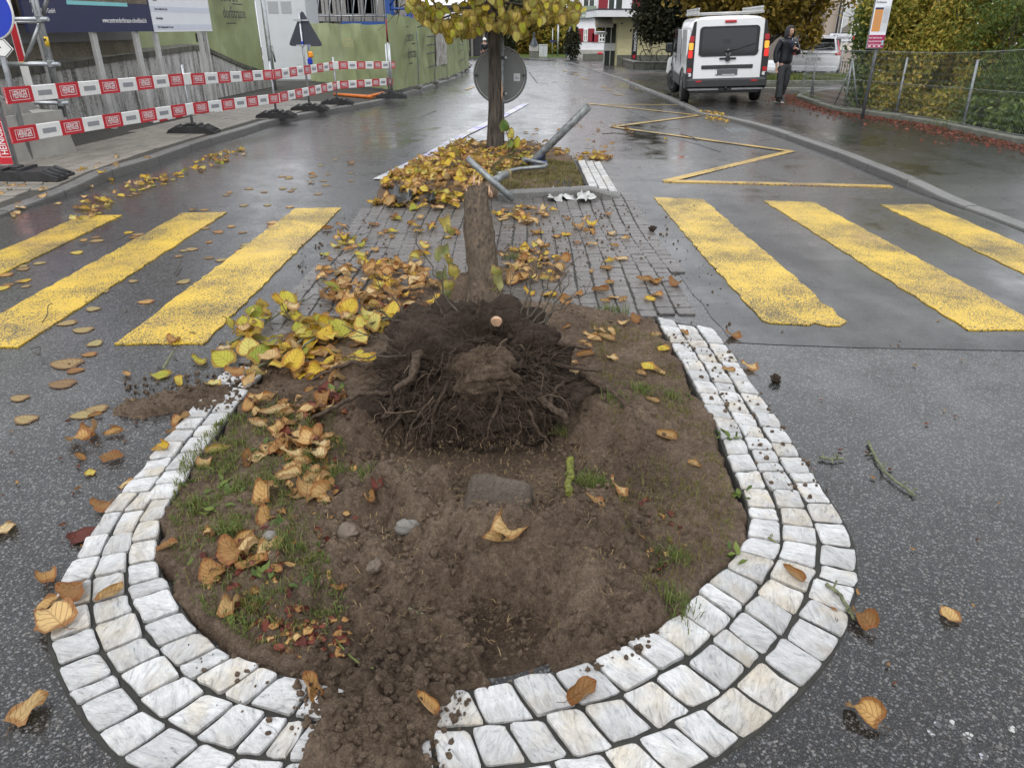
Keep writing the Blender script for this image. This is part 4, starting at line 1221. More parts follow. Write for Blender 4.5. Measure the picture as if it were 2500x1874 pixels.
rock(1594, 551, (.03, .03, .026), 'dark clod of earth on the asphalt next to the yellow stripe', M['soil_dark'], 12, .2, .5)
# half-buried concrete footing of the tree stake
fc = G(1205, 1290, .03)
bm = bmesh.new(); bmesh.ops.create_cube(bm, size=1)
bmesh.ops.bevel(bm, geom=bm.edges[:], offset=.22, segments=4, affect='EDGES', profile=.6)
bmesh.ops.subdivide_edges(bm, edges=bm.edges[:], cuts=2, use_grid_fill=True)
me = bpy.data.meshes.new('concrete_footing')
for v in bm.verts:
 q = v.co; v.co = Vector((q.x * .23, q.y * .25, q.z * .20)) + Vector((rng.gauss(0, .001), rng.gauss(0, .001), rng.gauss(0, .001)))
bm.to_mesh(me); bm.free(); me.materials.append(M['concrete_dark'])
for p_ in me.polygons: p_.use_smooth = True
fo = link('concrete_footing', me); fo.location = (fc.x + .01, fc.y + .04, surf(fc.x, fc.y) - .075); fo.rotation_euler = (R(38), R(6), R(-12))
tag(fo, 'grey rounded block half buried in the soil in front of the root pit', 'concrete block')
M['stone_block'] = m_soil('muddy_grey_block', (0.07, 0.055, 0.042), (0.19, 0.155, 0.12), (0.30, 0.26, 0.215)); me.materials.clear(); me.materials.append(M['stone_block'])
def stick(name, pts, r0, r1, m, label, z=.0, knob=0, lift=.012, cat_='stick'):
 P = []
 for x, y in pts:
  g = G(x, y, z); P.append(Vector((g.x, g.y, surf(g.x, g.y) + lift)))
 Q = []
 for i in range(len(P) - 1):
  for k in range(5): Q.append(P[i].lerp(P[i + 1], k / 5) + Vector((rng.gauss(0, r0 * .25), rng.gauss(0, r0 * .25), abs(rng.gauss(0, r0 * .15)))))
 Q.append(P[-1]); L = len(Q)
 mb = MB(); mb.tube(Q, [(r0 + (r1 - r0) * i / (L - 1)) for i in range(L)], 8, jit=.18)
 for _ in range(knob):
  i = rng.randint(1, L - 2); mb.tube(wander(Q[i], (rng.gauss(0, 1), rng.gauss(0, 1), .6), .03, .01, .3, .1), r1 * .7, 5)
 o = mb.build(name, m)
 return tag(o, label, cat_)
st = stick('mossy_stick', [(1392, 1103), (1396, 1140), (1390, 1180), (1388, 1228)], .0165, .0125, M['moss'], 'short thick stick covered in yellow green moss standing out on the soil', .05, 4, .014)
M['lichen'] = mat('grey_green_lichen_bark', (0.15, 0.16, 0.09), .85, var=.5, scale=60, bump=.8, bscale=160)
stick('lichen_twig', [(2118, 1083), (2140, 1130), (2160, 1160), (2190, 1185), (2215, 1200), (2232, 1216)], .006, .004, M['lichen'], 'long crooked lichen covered twig on the bare asphalt', 0, 6, .007)
stick('lichen_twig', [(2000, 1122), (2030, 1126), (2060, 1124)], .006, .004, M['lichen'], 'short forked lichen twig on the asphalt close to the setts', 0, 5, .007)
stick('lichen_twig', [(2012, 1436), (2045, 1455), (2070, 1490), (2085, 1512)], .006, .005, M['lichen'], 'lichen twig lying across the outer white setts', .01, 4, .006)
stick('lichen_twig', [(820, 1560), (855, 1610), (890, 1650), (915, 1668)], .003, .002, M['grass_green'], 'thin green stalk lying over the soil at the front of the bed', .05, 0, .01)
stick('lichen_twig', [(995, 1470), (1040, 1486)], .005, .003, M['lichen'], 'tiny mossy twig in the soil hollow', .04, 2, .01)
stick('lichen_twig', [(960, 1120), (995, 1130)], .007, .005, M['lichen'], 'grey green lichen twig below the left of the root ball', .06, 5, .012)
stick('lichen_twig', [(1870, 1340), (1890, 1350)], .003, .002, M['moss'], 'scrap of moss twig on the asphalt by the bulging setts', .0, 2, .004)
# ---------------------------------------------------------------- grass, weeds, clods (nobody could count these)
def blades(name, pts, m, hmin, hmax, w=.0022, lean=.6):
 n = len(pts)
 if n == 0: return None
 P = np.array(pts); h = nr.uniform(hmin, hmax, n); a = nr.uniform(0, 6.283, n); l = nr.uniform(.1, lean, n); b = nr.uniform(0, 6.283, n)
 wx, wy = np.cos(b) * w, np.sin(b) * w
 dx, dy = np.cos(a) * l * h, np.sin(a) * l * h
 V = np.empty((n, 5, 3))
 V[:, 0] = P + np.stack([wx, wy, 0 * h - .004], 1); V[:, 1] = P - np.stack([wx, wy, 0 * h + .004], 1)
 mid = P + np.stack([dx * .35, dy * .35, h * .6], 1)
 V[:, 2] = mid - np.stack([wx, wy, 0 * h], 1) * .8; V[:, 3] = mid + np.stack([wx, wy, 0 * h], 1) * .8
 V[:, 4] = P + np.stack([dx, dy, h * (1 - .35 * l)], 1)
 base = np.arange(n)[:, None] * 5
 F = np.concatenate([base + np.array([[0, 1, 2]]), base + np.array([[0, 2, 3]]), base + np.array([[3, 2, 4]])])
 o = link(name, npmesh(name, V.reshape(-1, 3), F, m, False)); WM[o.name] = Matrix.Identity(4)
 return o
def scatter_px(poly, n, clump=0.0, z=.05):
 """points inside a photo-pixel polygon, even on the ground"""
 W = [tuple(G(x, y, z))[:2] for x, y in poly]
 x0, x1 = min(p[0] for p in W), max(p[0] for p in W); y0, y1 = min(p[1] for p in W), max(p[1] for p in W)
 out = []
 while len(out) < n:
  xs = nr.uniform(x0, x1, 4000); ys = nr.uniform(y0, y1, 4000)
  k = in_poly(xs, ys, W)
  if clump > 0: k &= (fbm(xs, ys, 7, 3, 91) + nr.uniform(-.35, .35, 4000)) > clump
  out += list(zip(xs[k], ys[k]))
 return out[:n]
LEFT_G = [(440, 1120), (520, 1040), (620, 970), (800, 985), (850, 1100), (820, 1200), (780, 1330), (850, 1500), (760, 1600), (620, 1580), (470, 1470), (405, 1300)]
RIGHT_G = [(1440, 790), (1610, 820), (1720, 1020), (1790, 1200), (1800, 1300), (1720, 1390), (1620, 1500), (1540, 1480), (1500, 1250), (1480, 1020)]
def lift(pts): return [(x, y, surf(x, y)) for x, y in pts]
gl = lift(scatter_px(LEFT_G, 5200, .10))
tag(blades('grass', gl, M['grass_green'], .012, .034, .0017, 1.0), 'short green grass growing on the left of the churned bed', 'grass', kind='stuff')
gd = lift(scatter_px(RIGHT_G, 3000, .08)) + lift(scatter_px(LEFT_G, 2500))
tufts = []
for (px, py, n_, s_) in [(1440, 1155, 260, .035), (1560, 975, 120, .03), (1500, 1010, 100, .03), (1640, 970, 90, .03), (1500, 745, 160, .05), (1370, 1030, 70, .02), (1330, 880, 40, .02), (1630, 1370, 120, .03), (1650, 1480, 140, .03), (830, 1150, 90, .025), (770, 1120, 80, .02), (900, 1210, 60, .02), (1255, 615, 120, .04), (700, 1345, 150, .03), (480, 1230, 120, .03), (560, 1290, 160, .03), (640, 1470, 160, .03)]:
 c = G(px, py, .06)
 for _ in range(n_):
  x, y = c.x + rng.gauss(0, s_), c.y + rng.gauss(0, s_); tufts.append((x, y, surf(x, y)))
tag(blades('dry_grass', gd, M['grass'], .01, .032, .0016, 1.0), 'sparse dry grass over the bare soil of the bed', 'grass', kind='stuff')
tag(blades('grass_tufts', tufts, M['grass_green'], .02, .06, .0016, .9), 'thin tufts of grass dotted over the soil', 'grass', kind='stuff')
fb = lift(scatter_px([(1240, 380), (1400, 392), (1430, 450), (1250, 458), (1150, 440)], 5200, 0, .1))
tag(blades('bed_grass', fb, M['grass'], .02, .05, .004, 1.0), 'brownish short grass on the bed of the standing tree', 'grass', kind='stuff')
strw = lift(scatter_px([(760, 980), (1500, 980), (1560, 1500), (1000, 1650), (620, 1560), (600, 1200)], 1800))
tag(blades('straw', strw, M['straw'], .006, .02, .0011, 3.0), 'bits of dry straw and rootlets over the soil', 'straw', kind='stuff')
# broad-leaved weeds
wd = []
for (px, py) in [(555, 1290), (600, 1240), (530, 1180), (640, 1420), (700, 1280), (470, 1170), (720, 1450), (600, 1500), (820, 960), (640, 1100), (580, 1200), (760, 1000), (1790, 1345), (1800, 1190), (1770, 1060), (1680, 960), (690, 1180), (430, 1380), (520, 1240)]:
 c = G(px, py, .06)
 for _ in range(rng.randint(4, 8)):
  yaw = rng.uniform(0, 6.28); s = rng.uniform(.025, .055)
  p = Vector((c.x + rng.gauss(0, .02) - math.sin(yaw) * s * .5, c.y + rng.gauss(0, .02) + math.cos(yaw) * s * .5, 0)); p.z = surf(p.x, p.y) + .004
  T = leaf_T(p, s, yaw, rng.uniform(.1, .5)) @ Matrix.Diagonal((.55, 1, 1, 1)); wd.append((LSMALL, rng.randint(0, 3), T))
tag(merge_leaves('weeds', wd, M['hedge_green']), 'small broad leaved weeds among the grass of the bed', 'weeds', kind='stuff')
# clods of soil
cl = []
ico = bmesh.new(); bmesh.ops.create_icosphere(ico, subdivisions=1, radius=1); IV = np.array([tuple(v.co) for v in ico.verts]); IF = np.array([[v.index for v in f.verts] for f in ico.faces]); ico.free()
def clods(name, pts, smin, smax, m):
 n = len(pts); P = np.array(pts)
 s = smin + (smax - smin) * nr.random(n) ** 4.5
 V = IV[None] * (s[:, None, None] * nr.uniform(.6, 1.25, (n, 1, 3))) * nr.uniform(.75, 1.2, (n, len(IV), 1)) + P[:, None, :] + np.stack([0 * s, 0 * s, s * .25], 1)[:, None, :]
 F = IF[None] + (np.arange(n) * len(IV))[:, None, None]
 o = link(name, npmesh(name, V.reshape(-1, 3), F.reshape(-1, 3), m, False)); WM[o.name] = Matrix.Identity(4)
 return o
zones = [([(760, 1000), (1560, 1000), (1640, 1400), (1300, 1660), (1000, 1680), (760, 1560)], 3600), ([(690, 1560), (1120, 1600), (1150, 1700), (1080, 1874), (760, 1874)], 1700), ([(290, 900), (700, 880), (720, 990), (330, 1010)], 900), ([(1090, 560), (1500, 500), (1500, 640), (1250, 720)], 900), ([(700, 860), (1000, 740), (1500, 740), (1500, 800), (900, 880)], 900), ([(1610, 800), (1800, 850), (2060, 1220), (1900, 1200)], 380), ([(1380, 500), (1700, 480), (1800, 800), (1600, 780)], 420), ([(720, 540), (900, 510), (1000, 640), (640, 860)], 350), ([(1440, 1500), (1640, 1490), (1560, 1620), (1400, 1640)], 220), ([(440, 1560), (700, 1640), (760, 1850), (600, 1874)], 60), ([(800, 1150), (1500, 1150), (1500, 1550), (900, 1600)], 2600)]
pts = []
for z_, n_ in zones: pts += lift(scatter_px(z_, n_))
bp_ = []
for _ in range(2300):
 a = rng.uniform(0, 6.283); u = rng.random() ** .5; s_ = math.sqrt(max(0, 1 - u * u)); bp_.append((RBX + .44 * u * math.cos(a), 3.0 - .24 * s_ + rng.uniform(-.03, .03), .10 + .33 * u * math.sin(a)))
o = clods('clods', bp_, .003, .022, M['soil_dark']); o.parent = ft; o.matrix_parent_inverse = WM[ft.name].inverted(); tag(o, kind='stuff')
tag(clods('soil_crumbs', pts, .0012, .013, M['soil']), 'loose crumbs of dark earth over the bed, setts and paving', 'soil', kind='stuff')
# ---------------------------------------------------------------- left pavement: concrete pavers
PL = gp([(-60, 590), (0, 545), (196, 460), (507, 350), (668, 300), (900, 255), (700, 248), (480, 283), (190, 362), (-60, 395)], .1)
cand = []
x = -9.0
while x < -2.6:
 y = 6.0
 while y < 21:
  c = (x + .095, y + .12)
  if bool(in_poly(np.array([c[0]]), np.array([c[1]]), PL)[0]) and c[0] < kerb_x(KL, c[1]) - .26: cand.append(c)
  y += .24
 x += .19
cand.sort(key=lambda c: c[1] + .1 * abs(c[0]))
rest = MB()
for k, c in enumerate(cand):
 q = [(-.0905, -.1155), (.0905, -.1155), (.0905, .1155), (-.0905, .1155)]
 zt = zl(*c) + .012 + rng.uniform(-.002, .002)
 if k < 300:
  if k < 10:
   mb = MB(); stone_mesh(mb, q, -.03, 0, .005, .002); o = mb.build('paver', M['paver'], pav_l);
   if k == 0: PVM = []
   PVM.append(o.data)
  else: o = link('paver', PVM[k % 10], pav_l)
  o.location = (c[0], c[1], zt)
 else: stone_mesh(rest, [(p[0] + c[0], p[1] + c[1]) for p in q], zt - .03, zt, .005, .002)
tag(rest.build('pavers_beyond', M['paver'], pav_l), kind='stuff')
# ---------------------------------------------------------------- barrier boards and posts
def rubber_foot(parent, p, L=.74, W=.34, H=.115, rz=0.0, name='foot'):
 mb = MB(); T = Matrix.Translation(p) @ Matrix.Rotation(rz, 4, 'Z')
 prof = [(-L / 2, 0), (L / 2, 0), (L / 2, .035), (L / 2 - .17, H), (-L / 2 + .17, H), (-L / 2, .035)]
 mb.prism(prof, 'y', -W / 2, W / 2, M=T)
 for s in (-1, 1):
  for k in (-1, 0, 1):
   a = Vector((s * (L / 2 - .01), k * W * .31, .042)); b = Vector((s * (L / 2 - .17), k * W * .31, H + .006))
   mb.tube([a, b], .02, 6, M=T)
  mb.box((s * .10, 0, H + .012), (.05, W * .9, .03), M=T)
 mb.box((0, 0, H + .02), (.09, .12, .05), M=T, bev=.01)
 return mb.build(name, M['rubber'], parent)
def barrier_board(P0, P1, label, lead=.12, h=.165, first=0):
 P0, P1 = Vector(P0), Vector(P1); L = (P1 - P0).length
 t = thing('barrier_board', label, 'barrier', tuple(P0), group='red and white barrier boards of the building site')
 F = frame(P0, P1 - P0)
 mb = MB(); mb.box((L / 2, 0, 0), (L, h, .026), M=F, bev=.006); mb.build('board', M['white_panel'], t)
 band = .39; s = lead if first == 0 else lead + band; k = 0
 s = lead
 red = first == 0
 while s < L - .05:
  e = min(L - .002, s + band)
  if red:
   mb = MB(); mb.box(((s + e) / 2, 0, .001), (e - s, h + .002, .0275), M=F); rp = mb.build('red_panel', M['red_panel'], t)
   if e - s > .3:
    mb = MB(); c = (s + e) / 2; w_, h_ = .27, h * .62
    for (dx, dy, a, b) in ((0, h_ / 2, w_, .005), (0, -h_ / 2, w_, .005), (w_ / 2, 0, .005, h_ + .005), (-w_ / 2, 0, .005, h_ + .005)): mb.box((c + dx, dy, .0155), (a, b, .001), M=F)
    mb.build('border_line', M['white_flat'], rp)
    textmesh('lettering', 'HEINIGER', .108, M['white_flat'], rp, F @ Matrix.Translation((c, 0, .0165)), xs=.46, bold=.005)
  elif e - s > .3:
   mb = MB(); mb.box(((s + e) / 2, 0, .0138), (.22, h * .33, .002), M=F); mb.build('reflector', M['reflex'], t)
  red = not red; s = e
 return t
def post(px, py, label, h=1.02, lean=0.0, foot=True, rz=0.0, r=.021):
 p = G(px, py, .1); p.z = zl(p.x, p.y)
 t = thing('barrier_post', label, 'post', tuple(p), group='posts in black rubber feet')
 mb = MB(); mb.tube([p + Vector((0, 0, .03)), p + Vector((lean, 0, h))], r, 10); mb.build('pole', M['galv'], t)
 if foot: rubber_foot(t, p, rz=rz)
 return t, p
t0, b0 = post(46, 423, 'galvanised post right beside the upright red and white beacon board', 2.3, foot=False, r=.026)
t1, b1 = post(474, 326, 'barrier post in a rubber foot in front of the streaked concrete wall', 1.0, rz=.1)
t2, b2 = post(676, 288, 'barrier post in a rubber foot in front of the street lamp', 1.0, rz=.1)
t4, b4 = post(824, 256, 'barrier post in a rubber foot before the wide olive banner', 1.02, rz=.1)
b5 = G(957, 238, .1)
def bd(p, px0, py0, Y0, px1, py1, Y1, lab, **k): barrier_board(at(px0, py0, Y0) + Vector((0, -.03, 0)), at(px1, py1, Y1) + Vector((0, -.03, 0)), lab, **k)
bd(0, 17, 234, b0.y, 470, 192, b1.y - .01, 'upper barrier board between the beacon and the first post', lead=0)
bd(0, 30, 331, b0.y, 476, 264, b1.y - .01, 'lower barrier board in front of the big concrete ballast', lead=0)
bd(0, 467, 194, b1.y - .05, 670, 182, b2.y, 'upper barrier board crossing the streaked concrete wall', lead=0)
bd(0, 474, 265, b1.y - .05, 686, 239, b2.y, 'lower barrier board across the foot of the streaked concrete wall', lead=0)
bd(0, 668, 183, b2.y - .05, 814, 161, b4.y, 'upper barrier board in front of the grey site cabinet', lead=0)
bd(0, 684, 238, b2.y - .05, 822, 209, b4.y, 'lower barrier board in front of the triangular sign pole', lead=0)
bd(0, 813, 160, b4.y - .05, 964, 159, b5.y, 'upper barrier board hung before the wide olive banner', lead=.22)
bd(0, 824, 208, b4.y - .05, 959, 199, b5.y, 'lower barrier board hung before the wide olive banner', lead=.1)
# loose fallen strip of barrier tape board on the ground
q0, q1 = G(376, 302, .12), G(470, 281, .12)
t = thing('barrier_board', 'small barrier board lying flat on the pavers by the wall', 'barrier', tuple(q0), group='red and white barrier boards of the building site')
F = frame(q0 + Vector((0, 0, .06)), q1 - q0, (0, .55, .8)); L = (q1 - q0).length
mb = MB(); mb.box((L / 2, 0, 0), (L, .10, .02), M=F); mb.build('board', M['white_panel'], t)
for s in (.22, .62): mb = MB(); mb.box((L * s, 0, .001), (L * .2, .101, .021), M=F); mb.build('red_panel', M['red_panel'], t)
# upright beacon board at the left edge
bc = G(27, 416, .1); bc.z = zl(bc.x, bc.y)
bt = thing('beacon_board', 'upright red and white beacon board with vertical lettering', 'beacon', tuple(bc))
F = frame(bc, (1, .12, 0), (.09, 0, 1))
mb = MB(); mb.box((0, 1.05, 0), (.165, 2.0, .026), M=F, bev=.006); mb.build('board', M['white_panel'], bt)
for (z0, z1) in ((.06, .60), (1.16, 1.70)):
 mb = MB(); mb.box((0, (z0 + z1) / 2, .001), (.167, z1 - z0, .0275), M=F); rp = mb.build('red_panel', M['red_panel'], bt)
 mb = MB(); zc = (z0 + z1) / 2
 for (dx, dy, a, b) in ((0, .19, .115, .005), (0, -.19, .115, .005), (.055, 0, .005, .385), (-.055, 0, .005, .385)): mb.box((dx, zc + dy, .0155), (a, b, .001), M=F)
 mb.build('border_line', M['white_flat'], rp)
 textmesh('lettering', 'HEINIGER', .105, M['white_flat'], rp, F @ Matrix.Translation((.002, zc, .0165)) @ Matrix.Rotation(math.pi / 2, 4, 'Z'), xs=.72)
for z_ in (.88,): mb = MB(); mb.box((0, z_, .0138), (.06, .24, .002), M=F); mb.build('reflector', M['reflex'], bt)
rubber_foot(bt, G(50, 436, .1), 1.0, .36, .10, .03)
# ---------------------------------------------------------------- scaffold stand and its ballast
f0, f1 = G(46, 401, .1), G(190, 374, .1)
d = (f1 - f0); Lb = d.length; rzb = math.atan2(d.y, d.x)
bal = thing('concrete_ballast', 'large grey concrete ballast block under the scaffold tubes', 'concrete block', tuple(f0), rzb)
T = Matrix.Translation(Vector((f0.x, f0.y, zl(f0.x, f0.y)))) @ Matrix.Rotation(rzb, 4, 'Z')
mb = MB()
mb.add([(-.55, 0, 0), (Lb, 0, 0), (Lb, .95, 0), (-.55, .95, 0), (-.50, .05, .52), (Lb - .06, .05, .52), (Lb - .06, .9, .52), (-.50, .9, .52)], [(0, 3, 2, 1), (4, 5, 6, 7), (0, 1, 5, 4), (1, 2, 6, 5), (2, 3, 7, 6), (3, 0, 4, 7)], M=T)
mb.build('block', M['concrete'], bal)
for (x0, x1, yy, lab) in ((.0, .46, .10, 'small wedge shaped ballast weight beside the post on the big block'), (.42, .88, .42, 'wedge shaped ballast weight with a hook set further back on the block')):
 w = thing('ballast_weight', lab, 'concrete block', tuple(T @ Vector((x0, yy, .52))))
 mb = MB(); mb.add([(x0, yy, .522), (x1, yy, .522), (x1, yy + .34, .522), (x0, yy + .34, .522), (x0 + .02, yy + .10, .68), (x1 - .12, yy + .10, .68), (x1 - .12, yy + .26, .68), (x0 + .02, yy + .26, .68)], [(0, 3, 2, 1), (4, 5, 6, 7), (0, 1, 5, 4), (1, 2, 6, 5), (2, 3, 7, 6), (3, 0, 4, 7)], M=T)
 mb.build('weight', M['stone_grey'], w)
 mb = MB(); c = T @ Vector(((x0 + x1) / 2, yy + .18, .68)); mb.tube([c + Vector((.05 * math.cos(a), 0, .05 * math.sin(a))) for a in [i * .6 for i in range(6)]], .012, 6); mb.build('lifting_hook', M['galv_dark'], w)
YS = f1.y + .35
sc_t = thing('scaffold_stand', 'grey scaffold tube frame carrying signs on the ballast', 'scaffold', (at(100, 300, YS).x, YS, zl(-6, YS)))
M['yellow_tag'] = mat('yellow_tag', (0.75, 0.50, 0.04), .5, var=.08)
def ztop(v, z): return Vector((v.x, v.y, z))
uA, uB = at(162, 290, YS), at(52, 290, YS + .1); uC, uD = at(150, 280, YS + 1.0), at(40, 280, YS + 1.0)
zb = zl(-6, YS) + .5
for u in (uA, uB, uC, uD):
 mb = MB(); mb.tube([ztop(u, zb - .1), ztop(u, 3.2)], .0245, 12); mb.build('upright', M['galv'], sc_t)
for (py, ) in ((47,), (157,), (252,)):
 z_ = at(80, py, YS - .04).z
 mb = MB(); mb.tube([Vector((uB.x - .12, uB.y - .05, z_)), Vector((uA.x + .12, uA.y - .05, z_))], .0245, 12); o = mb.build('ledger', M['galv'], sc_t)
 mb = MB(); mb.tube([Vector((uB.x + .20, uB.y - .05, z_)), Vector((uB.x + .28, uB.y - .05, z_))], .0262, 12); mb.build('tag_band', M['yellow_tag'], o)
 mb = MB(); mb.tube([Vector((uC.x, uC.y, z_ + .02)), Vector((uA.x, uA.y, z_ + .02))], .0245, 10); mb.tube([Vector((uD.x, uD.y, z_ + .02)), Vector((uB.x, uB.y, z_ + .02))], .0245, 10); mb.tube([Vector((uD.x, uD.y, z_ - .03)), Vector((uC.x, uC.y, z_ - .03))], .0245, 10); mb.build('ledger', M['galv'], sc_t)
 mb = MB()
 for u in (uA, uB): mb.box((u.x, u.y - .025, z_), (.075, .075, .09), bev=.012)
 mb.build('coupler', M['galv_dark'], sc_t)
mb = MB(); mb.tube([at(62, 150, YS + .06), at(104, 40, YS + .06)], .0245, 10); mb.tube([at(104, 40, YS + .06), at(124, -40, YS + .06)], .0245, 10); mb.build('brace', M['galv'], sc_t)
for (px, py, tx_) in ((119, 102, 'M'), (26, 103, 'PA')):
 u = uA if px > 60 else uB; z_ = at(px, py, YS).z
 mb = MB(); mb.tube([Vector((u.x, u.y, z_ - .055)), Vector((u.x, u.y, z_ + .055))], .0262, 14); tg = mb.build('tag_band', M['yellow_tag'], sc_t)
 textmesh('lettering', tx_, .06, M['black_print'], tg, frame((u.x, u.y - .028, z_ + .02), (1, 0, 0)), xs=.75)
# plank and signs fixed to the stand
rp = thing('red_plank', 'narrow red and white plank standing behind the blue sign', 'plank', tuple(at(45, 280, YS + .35)))
a, b = at(66, 190, YS + .35), at(18, -20, YS + .35)
F = frame(a, (1, 0, 0), b - a)
mb = MB(); mb.box((0, .55, 0), (.10, 2.1, .02), M=F); mb.build('plank', M['white_panel'], rp)
mb = MB(); mb.box((.0, .42, -.0), (.085, .46, .026), M=F); mb.build('red_section', M['red_panel'], rp)
mb = MB()
for k in range(7): mb.tube([F @ Vector((.03 * math.cos(t), .95 + k * .15 + .055 * math.sin(t), .012)) for t in [i * .55 for i in range(11)]], .006, 5)
mb.build('chain_print', M['black_print'], rp)
M['blue_sign'] = mat('blue_sign_film', (0.006, 0.035, 0.42), .35, var=.04)
bs = thing('blue_sign', 'round blue road sign with white rim cut by the picture edge', 'road sign', tuple(at(-30, 150, 9.2)))
c = at(-33, 27, 9.2); T = Matrix.Translation(c) @ Matrix.Rotation(math.pi / 2, 4, 'X')
mb = MB(); mb.lathe([(0, .012), (.28, .012), (.298, .008), (.30, 0), (.298, -.008), (0, -.008)], seg=40, M=T); mb.build('sign_plate', M['white_panel'], bs)
mb = MB(); mb.lathe([(0, .0135), (.283, .0135)], seg=40, M=T); mb.build('sign_face', M['blue_sign'], bs)
mb = MB(); mb.tube([Vector((c.x, c.y + .05, zl(-6, 9))), Vector((c.x, c.y + .05, c.z + .4))], .03, 10); mb.build('pole', M['galv'], bs)
ar = thing('arrow_sign', 'white arrow shaped direction sign pointing towards the road', 'road sign', tuple(at(5, 140, 9.15)))
c = at(-12, 115, 9.15); F = frame(c, (1, 0, 0))
out = [(-.4, -.095), (.115, -.095), (.205, .0), (.115, .095), (-.4, .095)]
mb = MB(); mb.prism(out, 'z', -.006, .006, M=F @ Matrix.Rotation(-.12, 4, 'Z')); mb.build('sign_plate', M['white_panel'], ar)
textmesh('lettering', 'er', .14, M['black_print'], ar, F @ Matrix.Rotation(-.12, 4, 'Z') @ Matrix.Translation((.07, -.01, .008)), 'RIGHT')
mb = MB()
for i in range(5):
 a_, b_ = Vector((*out[i], .0075)), Vector((*out[(i + 1) % 5], .0075)); mb.tube([a_ * .93 + Vector((-.0, 0, .0005)), b_ * .93 + Vector((0, 0, .0005))], .004, 4, M=F @ Matrix.Rotation(-.12, 4, 'Z'))
mb.build('border_line', M['black_print'], ar)
# ---------------------------------------------------------------- streaked concrete wall
wa, wb = Vector((-7.0, 9.0, 0)), Vector(RS(-6.46, 21.3, 0)); wb.z = 0
WTY = [RS(0, y, z)[1:] for y, z in zip([9, 11.5, 17.2, 19.3, 21.3], [1.02, 1.05, 1.22, .75, .42])]
def wall_top(f):
 return None
wall = thing('concrete_wall', 'streaked white and black concrete wall behind the barriers', 'wall', tuple((wa + wb) / 2))
mb = MB(); N = 24; vs = []; fs = []
for i in range(N + 1):
 f = i / N; p = wa.lerp(wb, f)
 y = p.y
 pxy = (150 if y < 11 else None)
 # top edge: low and level near the camera, rising to a peak, then falling to the street lamp
 zt = float(np.interp(y, [w[0] for w in WTY], [w[1] for w in WTY]))
 z0 = zl(p.x, y) - .1
 for dx, z in ((0, z0), (0, zt), (-.28, zt + .02), (-.28, z0)): vs.append((p.x + dx, y, z))
for i in range(N):
 for k in range(4): fs.append((i * 4 + k, i * 4 + (k + 1) % 4, i * 4 + 4 + (k + 1) % 4, i * 4 + 4 + k))
fs += [(0, 1, 2, 3), (N * 4 + 3, N * 4 + 2, N * 4 + 1, N * 4)]
mb.add(vs, fs); mb.build('wall_body', M['old_wall'], wall)
mb = MB(); vs = []; fs = []
for i in range(N + 1):
 j = i * 4; p = mb and None
for i in range(N + 1):
 f = i / N; p = wa.lerp(wb, f); y = p.y
 zt = float(np.interp(y, [w[0] for w in WTY], [w[1] for w in WTY]))
 for dx, z in ((.035, zt - .09), (.035, zt + .012), (-.31, zt + .045), (-.31, zt - .06)): vs.append((p.x + dx, y, z))
for i in range(N):
 for k in range(4): fs.append((i * 4 + k, i * 4 + (k + 1) % 4, i * 4 + 4 + (k + 1) % 4, i * 4 + 4 + k))
fs += [(0, 1, 2, 3), (N * 4 + 3, N * 4 + 2, N * 4 + 1, N * 4)]
mb.add(vs, fs); mb.build('coping', M['old_wall_dark'], wall)
# ---------------------------------------------------------------- project boards on aluminium posts
Pa, Pb = G(291, 317, .1), G(526, 276, .1)
dv = (Pb - Pa); dv.z = 0; dn = dv.normalized()
def online(px):
 """point of the board line seen at pixel column px (ground level)"""
 u0, u1 = -3.0, 4.0
 for _ in range(40):
  m = (u0 + u1) / 2; p = Pa + dn * m * 2
  # project at height 1.55 m
  y_, z_ = p.y, 1.55 - HC
  depth = y_ * math.cos(PITCH) - z_ * math.sin(PITCH)
  X_ = CXP + FPX * p.x / depth
  if X_ < px: u0 = m
  else: u1 = m
 return Pa + dn * (u0 + u1)
pb = thing('project_board', 'navy blue building project board on aluminium posts', 'billboard', tuple(Pa))
e0, e1, e2 = online(66), online(372), online(516)
zb0 = at(372, 77, e1.y).z
F0 = frame(Vector((e0.x, e0.y, zb0)), dn)
Wn = (e1 - e0).length
mb = MB(); mb.box((Wn / 2, 1.3, 0), (Wn, 2.6, .04), M=F0); mb.build('board', M['navy'], pb)
for px in (105, 232, 335):
 p = online(px) + Vector((dn.y, -dn.x, 0)) * (-.06)
 mb = MB(); mb.box((p.x, p.y, 1.9), (.11, .07, 3.8), rz=math.atan2(dn.y, dn.x), bev=.008); mb.box((p.x + dn.y * .036, p.y - dn.x * .036, 1.9), (.02, .006, 3.78), rz=math.atan2(dn.y, dn.x)); mb.build('post', M['alu'], pb)
def m_field(name, stops, s=40):
 t = NT(name); v = t.coord("Object"); f = t.math('ADD', t.math('MULTIPLY', t.noise(v, s, 6, .8), .8), t.math('MULTIPLY', t.noise(v, 3, 3, .5), .25)); t.col(t.ramp(f, stops)); t.set(rough=.4); return t.m
M['print_field'] = m_field('printed_meadow', [(0.38, (0.03, 0.027, 0.02)), (0.52, (0.11, 0.09, 0.06)), (0.66, (0.30, 0.25, 0.18))])
F1 = F0 @ Matrix.Translation((0, 0, .021))
mb = MB(); mb.box((Wn * .64, 1.42, 0), (Wn * .68, 2.0, .004), M=F1); mb.build('printed_picture', M['print_field'], pb)
mb = MB(); mb.box((Wn * .545, .40, .001), (Wn * .49, .055, .006), M=F1); mb.build('stripe', M['turq'], pb)
